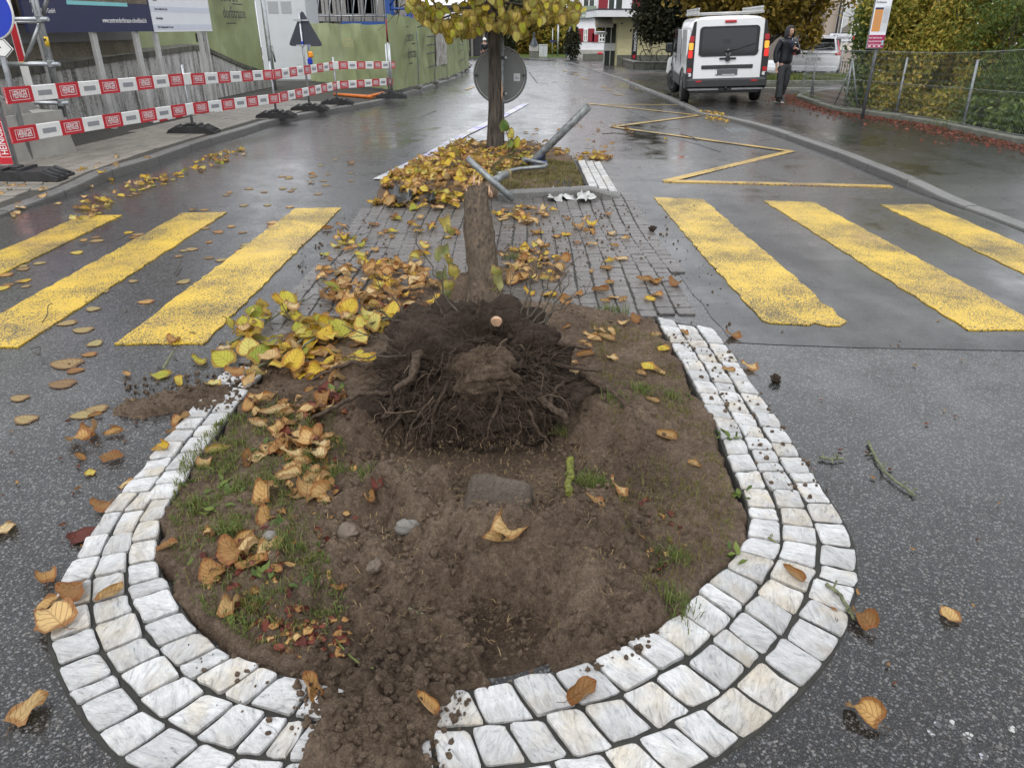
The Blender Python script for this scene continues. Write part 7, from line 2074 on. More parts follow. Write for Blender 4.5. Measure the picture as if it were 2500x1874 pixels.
VB((0, -.025, .865), (1.22, .02, .085), .008).build('handle_strip', M['trim'], van)
VB((0, -.035, 1.05), (.40, .04, .04), .015).build('tailgate_handle', M['plastic_black'], van)
VPlate(0, 1.04, .10, .11, .02, -.06, -.02).build('lock', M['plastic_black'], van)
npl = VB((.0, -.026, .745), (.52, .015, .13), .004).build('number_plate', M['plate_grey'], van)
VB((-.245, -.035, .745), (.03, .004, .10)).build('plate_shield', M['white_panel'], npl); VB((.05, -.035, .69), (.30, .004, .012)).build('plate_print', M['white_panel'], npl)
VB((0, -.03, 1.855), (.27, .03, .055), .01).build('brake_light', M['lamp_red'], van)
# wiper, emblem, badges
mb = MB(); mb.tube([VT @ Vector((-.08, -.05, 1.20)), VT @ Vector((.25, -.045, 1.27)), VT @ Vector((.62, -.04, 1.36))], [.022, .014, .008], 6); mb.build('wiper', M['plastic_black'], van)
mb = MB()
for (a, b) in (((0, .085), (.06, 0)), ((.06, 0), (0, -.085)), ((0, -.085), (-.06, 0)), ((-.06, 0), (0, .085))):
 mb.tube([VT @ Vector((a[0], -.03, 1.17 + a[1])), VT @ Vector((b[0], -.03, 1.17 + b[1]))], .017, 4)
mb.build('emblem', M['sign_back'], van)
def vframe(x, z): return VT @ frame((x, -.0145, z), (1, 0, 0))
textmesh('badge', 'TRAFIC', .075, M['sign_back'], van, vframe(-.60, 1.13), xs=.95)
textmesh('badge', 'RENAULT', .075, M['plastic_black'], van, vframe(.58, 1.19), xs=.9)
mb = MB(); mb.tube([VT @ Vector((0, .1, .36)), VT @ Vector((0, -.14, .36)), VT @ Vector((0, -.15, .42))], .025, 8); mb.box((0, -.02, .40), (.30, .08, .14), M=VT); mb.build('tow_bar', M['plastic_black'], van)
mb = MB(); mb.box((0, 2.3, .34), (1.66, 4.4, .16), M=VT); mb.build('underbody', M['plastic_black'], van)
# sides
for s in (-1, 1):
 X = s * .962
 mb = MB(); mb.prism([(3.02, 1.10), (3.95, 1.10), (3.62, 1.74), (3.02, 1.74)], 'x', s * .90, s * .968, M=VT @ Matrix.Identity(4)); wn_ = mb.build('side_window', M['glass_dark'], van)
 for (y0, y1) in ((.35, 1.55), (1.68, 2.9)):
  mb = MB(); mb.prism([(y0, 1.12), (y1, 1.12), (y1 - .03, 1.70), (y0 + .03, 1.70)], 'x', s * .875, s * .958, M=VT); mb.build('side_panel', M['white_car'], van)
 mb = MB(); mb.box((s * .972, 2.35, .50), (.025, 3.4, .26), M=VT, bev=.01); mb.build('side_trim', M['trim'], van)
 mb = MB(); mb.box((s * .985, 2.98, 1.02), (.03, .16, .04), M=VT, bev=.01); mb.build('door_handle', M['plastic_black'], van)
 for y_ in (1.62, 2.96, 4.02): mb = MB(); mb.box((s * .968, y_, 1.0), (.012, .012, 1.0), M=VT); mb.build('door_seam', M['plastic_black'], van)
 mb = MB(); mb.box((s * 1.10, 3.78, 1.22), (.22, .10, .26), M=VT, bev=.05); mb.tube([VT @ Vector((s * .93, 3.78, 1.14)), VT @ Vector((s * 1.05, 3.78, 1.16))], .03, 6); mb.build('wing_mirror', M['plastic_black'], van)
 mb = MB(); mb.box((s * 1.10, 3.722, 1.22), (.17, .012, .20), M=VT, bev=.02); mb.build('mirror_glass', M['glass_dark'], van)
 for y_ in (.86, 3.96):
  c = VT @ Vector((s * .955, y_, .36)); mb = MB()
  mb.tube([VT @ Vector((s * .968, y_ + .42 * math.cos(a), .40 + .42 * math.sin(a))) for a in [i * math.pi / 12 for i in range(13)]], .035, 6); mb.build('wheel_arch', M['trim'], van)
  steer = R(18) if (s < 0 and y_ > 2) else 0
  lean = R(-9) if (s < 0 and y_ > 2) else 0
  WT = VT @ Matrix.Translation((s * .88, y_, .32)) @ Matrix.Rotation(steer, 4, 'Z') @ Matrix.Rotation(math.pi / 2 + lean, 4, 'Y')
  mb = MB(); mb.lathe([(.0, -.10), (.20, -.10), (.29, -.105), (.325, -.07), (.33, 0), (.325, .07), (.29, .105), (.20, .10), (.19, .06), (0, .05)], seg=28, M=WT); wo = mb.build('wheel', M['tyre'], van)
  mb = MB(); mb.lathe([(0, s * .075), (.08, s * .085), (.17, s * .108), (.205, s * .112), (.21, s * .10)], seg=24, M=WT); mb.build('rim', M['alloy'], wo)
# torn bumper corner at the damaged front left
mb = MB(); mb.add([(-.98, 4.15, .95), (-1.06, 4.55, .90), (-1.10, 4.60, .52), (-.99, 4.2, .50), (-.93, 4.5, .98), (-.95, 4.55, .5)], [(0, 1, 2, 3), (0, 4, 1), (3, 2, 5), (1, 4, 5, 2)], M=VT); mb.build('bent_wing', M['white_car'], van)
# roof rack
for s in (-1, 1):
 for zz_ in (2.03, 2.15): mb = MB(); mb.box((s * .74, 1.55, zz_), (.03, 2.9, .035), M=VT); mb.build('rack_rail', M['alu'], van)
 for k in range(22): mb = MB(); mb.box((s * .74, .14 + k * .134, 2.09), (.022, .035, .10), M=VT); mb.build('rack_web', M['alu'], van)
for k in range(5): mb = MB(); mb.tube([VT @ Vector((-.78, .12 + k * .7, 2.04)), VT @ Vector((.78, .12 + k * .7, 2.04))], .022, 8); mb.build('rack_bar', M['alu'], van)
# ---------------------------------------------------------------- white estate car across the side street
YC = 32.6
co = Vector((at(1985, 180, YC).x, YC, zr(12, YC)))
car = thing('parked_car', 'white estate car parked behind the grass verge', 'car', tuple(co), R(-20))
CT = WM[car.name]
def csec(y):
 zt = float(np.interp(y, [0, .10, .35, .9, 2.6, 3.3, 3.9, 4.5, 4.7], [1.02, 1.10, 1.52, 1.64, 1.63, 1.30, 1.02, .90, .68]))
 wb = float(np.interp(y, [0, .3, 4.2, 4.7], [.88, .945, .945, .82])); wt = float(np.interp(y, [0, .35, .9, 2.6, 3.6, 4.7], [.86, .66, .66, .66, .80, .74]))
 zs = min(1.0, zt - .06)
 L = [(wb - .08, .26), (wb, .42), (wb + .015, .72), (wb - .02, zs - .06), (wb - .05, zs)]
 for k in (1, 2, 3): f = k / 4; L.append((wb - .06 + (wt - wb + .06) * f, zs + (zt - .05 - zs) * f))
 return L + [(wt, zt - .05), (wt - .07, zt - .01), (wt * .5, zt + .008), (0, zt + .012)]
ys = [0, .05, .10, .2, .35, .6, .9, 1.5, 2.1, 2.6, 3.0, 3.3, 3.6, 3.9, 4.2, 4.5, 4.7]
vs = []; fs = []
for y in ys:
 L = csec(y); ring = L + [(-w, z) for w, z in L[-2::-1]]; n = len(ring); vs += [(w, y, z) for w, z in ring]
for i in range(len(ys) - 1):
 for k in range(n - 1): fs.append((i * n + k, i * n + k + 1, (i + 1) * n + k + 1, (i + 1) * n + k))
 fs.append((i * n + n - 1, i * n, (i + 1) * n, (i + 1) * n + n - 1))
fs.append(tuple(range(n))); fs.append(tuple(range(len(vs) - n, len(vs)))[::-1])
mb = MB(); mb.add(vs, fs, 0, True, CT); mb.build('body', M['white_car'], car)
mb = MB(); mb.add([(-.70, .07, 1.12), (.70, .07, 1.12), (.60, .345, 1.53), (-.60, .345, 1.53)], [(0, 1, 2, 3)], M=CT @ Matrix.Translation((0, -.02, .01))); rw_ = mb.build('rear_window', M['glass_dark'], car)
mb = MB(); mb.tube([CT @ Vector((-.3, .06, 1.14)), CT @ Vector((.35, .09, 1.17))], .015, 5); mb.build('wiper', M['plastic_black'], rw_)
mb = MB(); mb.box((0, .30, 1.60), (1.24, .30, .04), M=CT, bev=.015); mb.build('roof_spoiler', M['white_car'], car)
for s in (-1, 1):
 mb = MB(); mb.add([(s * .93, .03, .93), (s * .72, -.012, .93), (s * .70, .0, 1.02), (s * .84, .06, 1.04), (s * .70, .33, 1.50), (s * .74, .40, 1.50), (s * .92, .16, 1.0)], [(0, 1, 2, 3), (3, 4, 5, 6), (0, 3, 6)], M=CT @ Matrix.Translation((s * .012, -.012, 0))); mb.build('tail_lamp', M['lamp_red'], car)
 mb = MB(); mb.prism([(.45, 1.06), (3.2, 1.06), (2.7, 1.50), (.85, 1.53)], 'x', s * .68, s * .875, M=CT); mb.build('side_window', M['glass_dark'], car)
 mb = MB(); mb.box((s * .86, 1.75, 1.3), (.06, .07, .5), M=CT); mb.build('window_pillar', M['plastic_black'], car)
 mb = MB(); mb.tube([CT @ Vector((s * .62, .7, 1.66)), CT @ Vector((s * .62, 2.5, 1.66))], .02, 6); mb.build('roof_rail', M['chrome'], car)
 for y_ in (.85, 3.75):
  WT = CT @ Matrix.Translation((s * .86, y_, .345)) @ Matrix.Rotation(math.pi / 2, 4, 'Y')
  mb = MB(); mb.lathe([(0, -.1), (.2, -.1), (.32, -.10), (.35, -.06), (.35, .06), (.32, .10), (.22, .10), (0, .06)], seg=24, M=WT); wo = mb.build('wheel', M['tyre'], car)
  mb = MB(); mb.lathe([(0, s * .08), (.2, s * .105), (.23, s * .112), (.235, s * .1)], seg=20, M=WT); mb.build('rim', M['chrome'], wo)
pl = MB(); pl.box((0, -.012, .80), (.52, .02, .115), M=CT, bev=.004); po = pl.build('number_plate', M['white_panel'], car)
textmesh('plate_print', 'AG·70085', .10, M['black_print'], po, CT @ frame((0, -.0235, .80), (1, 0, 0)), xs=.85)
textmesh('badge', 'V O L V O', .075, M['chrome'], car, CT @ frame((0, -.004, .95), (1, 0, 0)), xs=1.25)
mb = MB(); mb.box((0, -.005, .42), (1.72, .05, .20), M=CT, bev=.02); mb.build('bumper', M['white_car'], car)
mb = MB(); mb.box((0, .02, .30), (1.5, .08, .12), M=CT, bev=.02); mb.build('diffuser', M['trim'], car)
for s in (-1, 1): mb = MB(); mb.tube([CT @ Vector((s * .55 - .1, -.03, .30)), CT @ Vector((s * .55 + .1, -.03, .30))], .03, 8); mb.build('exhaust_trim', M['chrome'], car)
# ---------------------------------------------------------------- people
M['skin'] = mat('skin', (0.42, 0.25, 0.18), .5, var=.06, sss=.05)
M['jacket'] = mat('black_padded_jacket', (0.012, 0.013, 0.018), .45, var=.3, scale=9, bump=.6, bscale=18)
M['hood'] = mat('charcoal_hood', (0.025, 0.027, 0.034), .8, var=.2)
M['jeans'] = mat('washed_black_jeans', (0.035, 0.037, 0.042), .85, var=.45, scale=5, bump=.3)
M['hair'] = mat('dark_hair', (0.012, 0.009, 0.007), .6, var=.3)
M['shoe'] = mat('black_shoe', (0.015, 0.015, 0.016), .5, var=.1)
def skinned(name, chains, m, parent, T, sub=2, root=0):
 """chains of ((x,y,z), radius) sharing joints -> one continuous surface"""
 vs, es, rs, key = [], [], [], {}
 for ch in chains:
  prev = None
  for p, r in ch:
   k = tuple(round(c, 4) for c in p)
   if k not in key: key[k] = len(vs); vs.append(p); rs.append(r)
   i = key[k]
   if prev is not None and prev != i: es.append((prev, i))
   prev = i
 me = bpy.data.meshes.new(name); me.from_pydata(vs, es, []); me.update()
 o = bpy.data.objects.new(name, me); COL.objects.link(o)
 sk = o.modifiers.new('s', 'SKIN'); sk.use_smooth_shade = True
 for i, d in enumerate(me.skin_vertices[0].data):
  r = rs[i]; d.radius = r if isinstance(r, tuple) else (r, r); d.use_root = (i == root); d.use_loose = False
 sb = o.modifiers.new('u', 'SUBSURF'); sb.levels = sub; sb.render_levels = sub
 bpy.context.view_layer.update()
 dg = bpy.context.evaluated_depsgraph_get()
 m2 = bpy.data.meshes.new_from_object(o.evaluated_get(dg)); bpy.data.objects.remove(o)
 inv = WM[parent.name].inverted() @ T
 m2.transform(inv); m2.materials.clear(); m2.materials.append(m)
 for p_ in m2.polygons: p_.use_smooth = True
 m2.name = name
 o2 = link(name, m2, parent); WM[o2.name] = WM[parent.name]
 return o2
def head(parent, T, c, s=1.0, nose=-1):
 """egg-shaped head with brow, nose, mouth, eyes, ears; faces local -y"""
 bm = bmesh.new(); bmesh.ops.create_uvsphere(bm, u_segments=28, v_segments=20, radius=1)
 for v in bm.verts:
  x, y, z = v.co
  w = .073 * (1 - .18 * max(0, -z)) ; d = .092; h = .118
  X, Y, Z = x * w, y * d, z * h
  if y < -.3:
   f = math.exp(-(x / .16) ** 2)
   Y -= .020 * f * math.exp(-((z + .16) / .16) ** 2)          # nose
   Y += .007 * math.exp(-((abs(x) - .38) / .16) ** 2) * math.exp(-((z - .06) / .10) ** 2)   # eye sockets
   Y -= .005 * math.exp(-(x / .3) ** 2) * math.exp(-((z + .46) / .07) ** 2)                # lips
   Y -= .008 * math.exp(-(x / .3) ** 2) * math.exp(-((z + .80) / .15) ** 2)                # chin
  v.co = (X, Y, Z)
 for sgn in (-1, 1):
  r_ = bmesh.ops.create_uvsphere(bm, u_segments=8, v_segments=6, radius=1)
  for v in r_['verts']: v.co = Vector((v.co.x * .012 + sgn * .073, v.co.y * .02 + .012, v.co.z * .032 - .005))
 me = bpy.data.meshes.new('head'); bm.to_mesh(me); bm.free()
 me.transform(WM[parent.name].inverted() @ T @ Matrix.Translation(c) @ Matrix.Scale(s, 4))
 me.materials.append(M['skin'])
 for p_ in me.polygons: p_.use_smooth = True
 return me
def eyes(parent, T, c):
 mb = MB()
 for sgn in (-1, 1): mb.lathe([(0, .004), (.008, .002), (.011, 0)], seg=10, M=T @ Matrix.Translation(Vector(c) + Vector((sgn * .028, -.079, .008))) @ Matrix.Rotation(math.pi / 2, 4, 'X'))
 for sgn in (-1, 1): mb.box(tuple(Vector(c) + Vector((sgn * .029, -.083, .026))), (.034, .006, .007), M=T)
 mb.box(tuple(Vector(c) + Vector((0, -.0875, -.056))), (.042, .004, .006), M=T)
 return mb.build('eyes_and_brows', M['hair'], parent)
def hand(w, d, curl, T, chains, up=(0, 0, 1), s=1.0):
 """palm and five fingers from wrist w towards d, appended as chains"""
 w, d, up = Vector(w), Vector(d).normalized(), Vector(up); side = d.cross(up).normalized(); up = side.cross(d)
 palm = w + d * .055 * s
 chains.append([(tuple(w), .024), (tuple(palm), (.030, .018))])
 for k, (o_, L) in enumerate(((-.028, .068), (-.009, .078), (.010, .074), (.028, .058))):
  b = palm + side * o_ * s + d * .02; ch = [(tuple(palm), (.030, .018)), (tuple(b), .0095)]
  dd = d.copy(); p = b
  for j in range(3):
   dd = (dd * math.cos(curl) - up * math.sin(curl)).normalized(); p = p + dd * L * s / 3 * 1.05; ch.append((tuple(p), .0085 - .001 * j))
  chains.append(ch)
 t1 = w + d * .03 + side * -.032; t2 = t1 + (d * .6 - side * .7 - up * .2).normalized() * .035; t3 = t2 + (d * .8 - side * .1 - up * .5).normalized() * .03
 chains.append([(tuple(w), .024), (tuple(t1), .013), (tuple(t2), .011), (tuple(t3), .009)])
pp = G(1902, 249, .045)
per = thing('person', 'person in a black hooded jacket and dark jeans walking beside the van', 'person', tuple(pp), R(16))
T = WM[per.name]
# local: faces -y, x to the person's left seen from the front = picture right
HS = 1.0
hipL, hipR = (.09, 0, .92), (-.09, 0, .92)
ch = [[((0, .0, .95), (.15, .11)), ((0, 0, 1.12), (.14, .10)), ((0, -.01, 1.30), (.165, .11)), ((0, -.01, 1.42), (.13, .09)), ((0, -.015, 1.50), .055), ((0, -.02, 1.58), .06)],
   [((0, -.01, 1.42), (.13, .09)), ((.19, 0, 1.40), .062), ((.30, .02, 1.17), .048), ((.22, -.20, 1.20), .036), ((.06, -.28, 1.25), .026)],
   [((0, -.01, 1.42), (.13, .09)), ((-.19, 0, 1.40), .062), ((-.27, .03, 1.14), .048), ((-.26, -.03, .90), .034), ((-.255, -.05, .83), .025)],
   [((0, 0, .95), (.15, .11)), ((.09, 0, .88), .088), ((.10, -.03, .50), .058), ((.10, .13, .12), .042), ((.10, .12, .06), .04), ((.11, .0, .045), .035)],
   [((0, 0, .95), (.15, .11)), ((-.09, 0, .88), .088), ((-.11, -.08, .50), .058), ((-.12, -.12, .10), .042), ((-.12, -.13, .05), .04), ((-.13, -.25, .03), .035)]]
hand((.06, -.28, 1.25), (-1, -.12, .12), .75, T, ch, (0, 1, 0))
hand((-.255, -.05, .83), (0, -.15, -1), .28, T, ch, (-.2, 1, 0))
pb_ = skinned('body', ch, M['skin'], per, T)
me = head(per, T, (0, -.045, 1.62)); link('head', me, per)
eyes(per, T, (0, -.045, 1.62))
jk = [[((0, 0, .86), (.19, .14)), ((0, .0, 1.0), (.20, .15)), ((0, 0, 1.15), (.19, .15)), ((0, -.01, 1.30), (.21, .155)), ((0, -.01, 1.42), (.17, .13)), ((0, -.01, 1.50), (.095, .095))],
   [((0, -.01, 1.42), (.17, .13)), ((.20, 0, 1.40), .088), ((.26, .01, 1.28), .085), ((.32, .02, 1.16), .078), ((.26, -.12, 1.17), .068), ((.17, -.23, 1.22), .055), ((.13, -.25, 1.23), .048)],
   [((0, -.01, 1.42), (.17, .13)), ((-.20, 0, 1.40), .088), ((-.25, .02, 1.27), .085), ((-.285, .03, 1.13), .076), ((-.28, 0, 1.0), .068), ((-.265, -.03, .90), .052)]]
skinned('jacket', jk, M['jacket'], per, T)
tr = [[((0, 0, .98), (.165, .125)), ((0, 0, .90), (.165, .125)), ((.095, 0, .82), .115), ((.105, -.02, .62), .095), ((.105, .0, .46), .085), ((.105, .08, .28), .082), ((.105, .125, .13), .088)],
   [((0, 0, .90), (.165, .125)), ((-.095, -.01, .82), .115), ((-.11, -.06, .62), .095), ((-.12, -.09, .46), .085), ((-.125, -.11, .26), .085), ((-.125, -.12, .08), .095)]]
skinned('trousers', tr, M['jeans'], per, T)
for (c, rx_, nm) in (((.105, .10, .06), R(35), 's'), ((-.125, -.15, .0), 0, 's')):
 ST = T @ Matrix.Translation(c) @ Matrix.Rotation(rx_, 4, 'X')
 mb = MB(); prof = [(-.05, -.17, .02), (0, -.2, .025), (.05, -.17, .02)]
 ring = []
 for (y, w, h) in ((.09, .035, .075), (.04, .042, .10), (-.05, .046, .085), (-.12, .048, .055), (-.18, .035, .035)):
  ring.append([(w * math.cos(a), y, max(.018, .02 + h * math.sin(a))) for a in [i * math.pi / 6 for i in range(7)]] + [(-w, y, .018), (w, y, .018)])
 vs = [p for r_ in ring for p in r_]; n = 9
 fs = [(i * n + k, i * n + (k + 1) % n, (i + 1) * n + (k + 1) % n, (i + 1) * n + k) for i in range(4) for k in range(n)] + [tuple(range(n)), tuple(range(36, 45))[::-1]]
 mb.add(vs, fs, 0, True, ST); so = mb.build('shoe', M['shoe'], per)
 mb = MB(); mb.box((0, -.045, .010), (.094, .285, .022), M=ST, bev=.008); mb.box((.0, -.155, .03), (.085, .05, .03), M=ST, bev=.012); mb.build('sole', M['white_panel'], so)
# hood round the face and over the head
bm = bmesh.new(); bmesh.ops.create_uvsphere(bm, u_segments=32, v_segments=22, radius=1)
kill = [v for v in bm.verts if v.co.y < -.62 and abs(v.co.x) < .60 and -.60 < v.co.z < .62]
bmesh.ops.delete(bm, geom=kill, context='VERTS')
for v in bm.verts:
 x, y, z = v.co; v.co = (x * .118 * (1 + .25 * max(0, -z)), y * .135 + .012, z * .155 - .0 - .04 * max(0, -z))
me = bpy.data.meshes.new('hood'); bm.to_mesh(me); bm.free()
me.transform(WM[per.name].inverted() @ T @ Matrix.Translation((0, -.03, 1.615))); me.materials.append(M['hood'])
ho = link('hood', me, per); sm_ = ho.modifiers.new('t', 'SOLIDIFY'); sm_.thickness = .012
for p_ in me.polygons: p_.use_smooth = True
mb = MB()
for s in (-1, 1): mb.tube([T @ Vector((s * .05, -.125, 1.47)), T @ Vector((s * .055, -.165, 1.38)), T @ Vector((s * .02, -.19, 1.27))], .004, 5)
mb.build('drawstring', mat('blue_cord', (0.06, 0.08, 0.22), .6, var=0), per)
mb = MB(); mb.box((.10, -.168, 1.385), (.045, .004, .02), M=T @ Matrix.Identity(4)); mb.build('chest_logo', M['white_flat'], per)
mb = MB(); mb.tube([T @ Vector((0, -.155, 1.49)), T @ Vector((0, -.168, 1.38))], .005, 4); mb.build('zip', M['galv'], per)
def small_person(label, base, top_m, leg_m, rz, arms, hat=None, hair=True):
 t = thing('person', label, 'person', tuple(base), rz); T = WM[t.name]
 c = [[((0, 0, .95), (.15, .11)), ((0, 0, 1.2), (.15, .11)), ((0, 0, 1.42), (.14, .10)), ((0, 0, 1.52), .055), ((0, -.01, 1.58), .06)],
   [((0, 0, .95), (.15, .11)), ((.09, 0, .86), .09), ((.10, 0, .48), .062), ((.10, .02, .08), .045), ((.10, -.1, .04), .04)], [((0, 0, .95), (.15, .11)), ((-.09, 0, .86), .09), ((-.10, 0, .48), .062), ((-.10, .02, .08), .045), ((-.10, -.1, .04), .04)]]
 for s, (e, h_) in zip((1, -1), arms):
  c.append([((0, 0, 1.42), (.14, .10)), ((s * .19, 0, 1.40), .06), (e, .048), (h_, .03)]); hand(h_, (Vector(h_) - Vector(e)), .7, T, c, (0, 1, 0))
 skinned('body', c, M['skin'], t, T, 1)
 skinned('jacket', [[((0, 0, .88), (.185, .14)), ((0, 0, 1.2), (.185, .14)), ((0, 0, 1.42), (.165, .125)), ((0, 0, 1.49), .085)]] + [[((0, 0, 1.42), (.165, .125)), ((s * .2, 0, 1.40), .08), (e, .068), (tuple(Vector(e).lerp(Vector(h_), .85)), .05)] for s, (e, h_) in zip((1, -1), arms)], top_m, t, T, 1)
 skinned('trousers', [[((0, 0, .95), (.165, .125)), ((s * .09, 0, .84), .105), ((s * .10, 0, .48), .08), ((s * .10, .02, .10), .075)] for s in (1, -1)], leg_m, t, T, 1)
 link('head', head(t, T, (0, -.03, 1.63)), t)
 if hair:
  bm = bmesh.new(); bmesh.ops.create_uvsphere(bm, u_segments=16, v_segments=12, radius=1); bmesh.ops.delete(bm, geom=[v for v in bm.verts if v.co.y < -.45 and v.co.z < .45], context='VERTS')
  for v in bm.verts: v.co = (v.co.x * .09, v.co.y * .108, v.co.z * .135 - .12 * max(0, -v.co.z))
  me = bpy.data.meshes.new('hair'); bm.to_mesh(me); bm.free(); me.transform(WM[t.name].inverted() @ T @ Matrix.Translation((0, -.01, 1.635))); me.materials.append(M['hair']); link('hair', me, t)
 if hat:
  mb = MB(); mb.lathe([(.15, 0), (.125, .012), (.118, .06), (.085, .12), (.03, .145), (0, .147)], (0, -.02, 1.68), 20, M=T); mb.build('helmet', hat, t)
 return t
M['denim'] = mat('blue_denim', (0.05, 0.08, 0.14), .8, var=.2)
fp = GS(1387, 141)
small_person('dark haired pedestrian holding a phone up by the white house', fp, M['jacket'], M['denim'], R(4), (((.24, -.05, 1.15), (.06, -.26, 1.38)), ((-.24, -.05, 1.15), (-.05, -.26, 1.38))))
wp = GS(1183, 150)
Yw = 58; wpx = at(1183, 101, Yw)
small_person('worker in a white helmet standing behind the tree trunk', (wpx.x, Yw, gz(Yw) - .0), M['jacket'], M['jeans'], R(0), (((.27, .0, 1.15), (.26, -.1, .9)), ((-.27, .0, 1.15), (-.26, -.1, .9))), M['white_panel'], False)
# ---------------------------------------------------------------- the tree still standing on the far bed
tbp = G(1207, 366, .1); TY = tbp.y
st_t = thing('street_tree', 'young street tree with yellow green leaves standing in the far bed', 'tree', tuple(tbp))
mb = MB(); Q = []; rr = []
for i in range(26):
 f = i / 25; z = tbp.z - .08 + f * 3.9
 Q.append(Vector((tbp.x + .02 * math.sin(f * 6) - .015 * f, TY + .02 * math.cos(f * 5), z))); rr.append(.096 + .05 * math.exp(-f * 22) - .055 * f)
mb.tube(Q, rr, 20, jit=.045); trk = mb.build('trunk', M['bark'], st_t)
mb = MB(); p = Q[5] + Vector((.086, -.035, 0)); mb.tube([p + Vector((0, 0, .16)), p + Vector((.006, 0, .05)), p, p + Vector((.008, 0, -.1))], [.004, .012, .014, .004], 6); mb.build('bark_wound', M['wood_raw'], trk)
mb = MB(); tips = []
for k in range(30):
 z0 = 1.75 + rng.random() ** 1.3 * 1.9; a = rng.uniform(0, 6.283); L = rng.uniform(.7, 1.35) * (1.15 - .18 * (z0 - 1.75))
 a0 = Vector((tbp.x, TY, z0)); d = Vector((math.cos(a), math.sin(a), rng.uniform(.0, .5))); e = a0 + d * L + Vector((0, 0, -.25 * L * L))
 B = limb(mb, a0, e, .022, .006, .12)
 for _ in range(4):
  q = rng.choice(B[3:]); t_ = q + Vector((rng.gauss(0, .28), rng.gauss(0, .28), rng.gauss(-.05, .18))); limb(mb, q, t_, .006, .002, n=4); tips.append(t_)
 tips += B[4:]
tag(mb.build('branches', M['twig'], st_t, fix=False), kind='stuff')
xs_b = [995, 1020, 1070, 1105, 1120, 1160, 1190, 1210, 1250, 1275, 1300, 1340, 1370, 1400, 1412]
ys_b = [30, 45, 84, 104, 98, 90, 75, 74, 90, 98, 60, 58, 62, 72, 40]
it = []
def hang(p, s, bank=LTREE):
 it.append((bank, rng.randrange(len(bank)), leaf_T(p, s, rng.gauss(0, 1.0) + (math.pi if rng.random() < .3 else 0), R(-90) + rng.gauss(.25, .4), rng.gauss(0, .5))))
for _ in range(640):
 px = rng.uniform(996, 1411); yb = float(np.interp(px, xs_b, ys_b)); py = yb - 8 - abs(rng.gauss(0, 34))
 p = at(px, py, TY + rng.uniform(-.75, .75)); hang(p, rng.uniform(.085, .14))
for t_ in tips:
 for _ in range(5):
  p = t_ + Vector((rng.gauss(0, .10), rng.gauss(0, .10), rng.gauss(-.03, .09)))
  if p.z > 2.0: hang(p, rng.uniform(.10, .15), LSMALL if p.z > 2.4 else LTREE)
for _ in range(1100):
 d = Vector((rng.gauss(0, 1), rng.gauss(0, 1), rng.gauss(0, 1))).normalized() * rng.uniform(.55, 1.0)
 hang(Vector((tbp.x + d.x * 1.45, TY + d.y * 1.45, 3.3 + d.z * 1.35)), rng.uniform(.10, .16), LSMALL)
inv = WM[st_t.name].inverted()
merge_leaves('crown', [(b_, k, inv @ T_) for b_, k, T_ in it], M['crown'], st_t)
# ---------------------------------------------------------------- round sign seen from behind
gp0 = G(1225, 359, .1)
rs_ = thing('round_sign', 'back of a large round road sign with pale rim behind the trunk', 'road sign', tuple(gp0))
dc = at(1221, 185, gp0.y); rad = abs(at(1287, 185, gp0.y).x - dc.x)
mb = MB(); mb.tube([gp0 + Vector((0, 0, -.05)), Vector((gp0.x, gp0.y, dc.z + rad + .25))], .038, 14); mb.build('pole', M['galv_dark'], rs_)
DT = Matrix.Translation((dc.x, gp0.y + .075, dc.z)) @ Matrix.Rotation(math.pi / 2, 4, 'X')
mb = MB(); mb.lathe([(0, 0), (rad - .03, 0)], seg=64, M=DT); mb.lathe([(0, -.006), (rad - .03, -.006)], seg=64, M=DT); mb.build('plate', M['sign_back'], rs_)
mb = MB(); mb.lathe([(rad - .034, .001), (rad - .026, .001)], seg=64, M=DT); mb.build('pale_edge', M['white_panel'], rs_)
mb = MB(); mb.lathe([(rad - .027, -.01), (rad - .027, .022), (rad - .012, .032), (rad, .02), (rad, -.012), (rad - .027, -.012)], seg=64, M=DT); mb.build('rim', M['sign_back'], rs_)
for dz in (.22, -.22):
 mb = MB(); mb.box((dc.x + .01, gp0.y + .045, dc.z + dz), (rad * .36, .05, .035), bev=.006); mb.tube([Vector((gp0.x, gp0.y, dc.z + dz - .02)), Vector((gp0.x, gp0.y, dc.z + dz + .02))], .043, 12); cl_ = mb.build('clamp', M['sign_dark'], rs_)
 mb = MB(); mb.tube([Vector((dc.x + .075, gp0.y + .02, dc.z + dz)), Vector((dc.x + .075, gp0.y - .015, dc.z + dz))], .018, 6); mb.build('bolt', M['galv'], cl_)
for s in (-1, 1): mb = MB(); mb.tube([Vector((dc.x + s * (rad - .045), gp0.y + .08, dc.z)), Vector((dc.x + s * (rad - .045), gp0.y + .04, dc.z))], .018, 8); mb.build('bolt', M['sign_dark'], rs_)
sx = at(1262, 190, gp0.y); mb = MB(); mb.box((sx.x, gp0.y + .072, sx.z), (.085, .004, .095)); sk_ = mb.build('sticker', M['grey_print'], rs_)
mb = MB(); mb.box((sx.x, gp0.y + .068, sx.z - .01), (.055, .004, .014)); mb.add([(sx.x - .018, gp0.y + .067, sx.z + .005), (sx.x + .002, gp0.y + .067, sx.z + .005), (sx.x - .01, gp0.y + .067, sx.z + .026)], [(0, 1, 2)]); mb.build('sticker_print', M['rule_grey'], sk_)
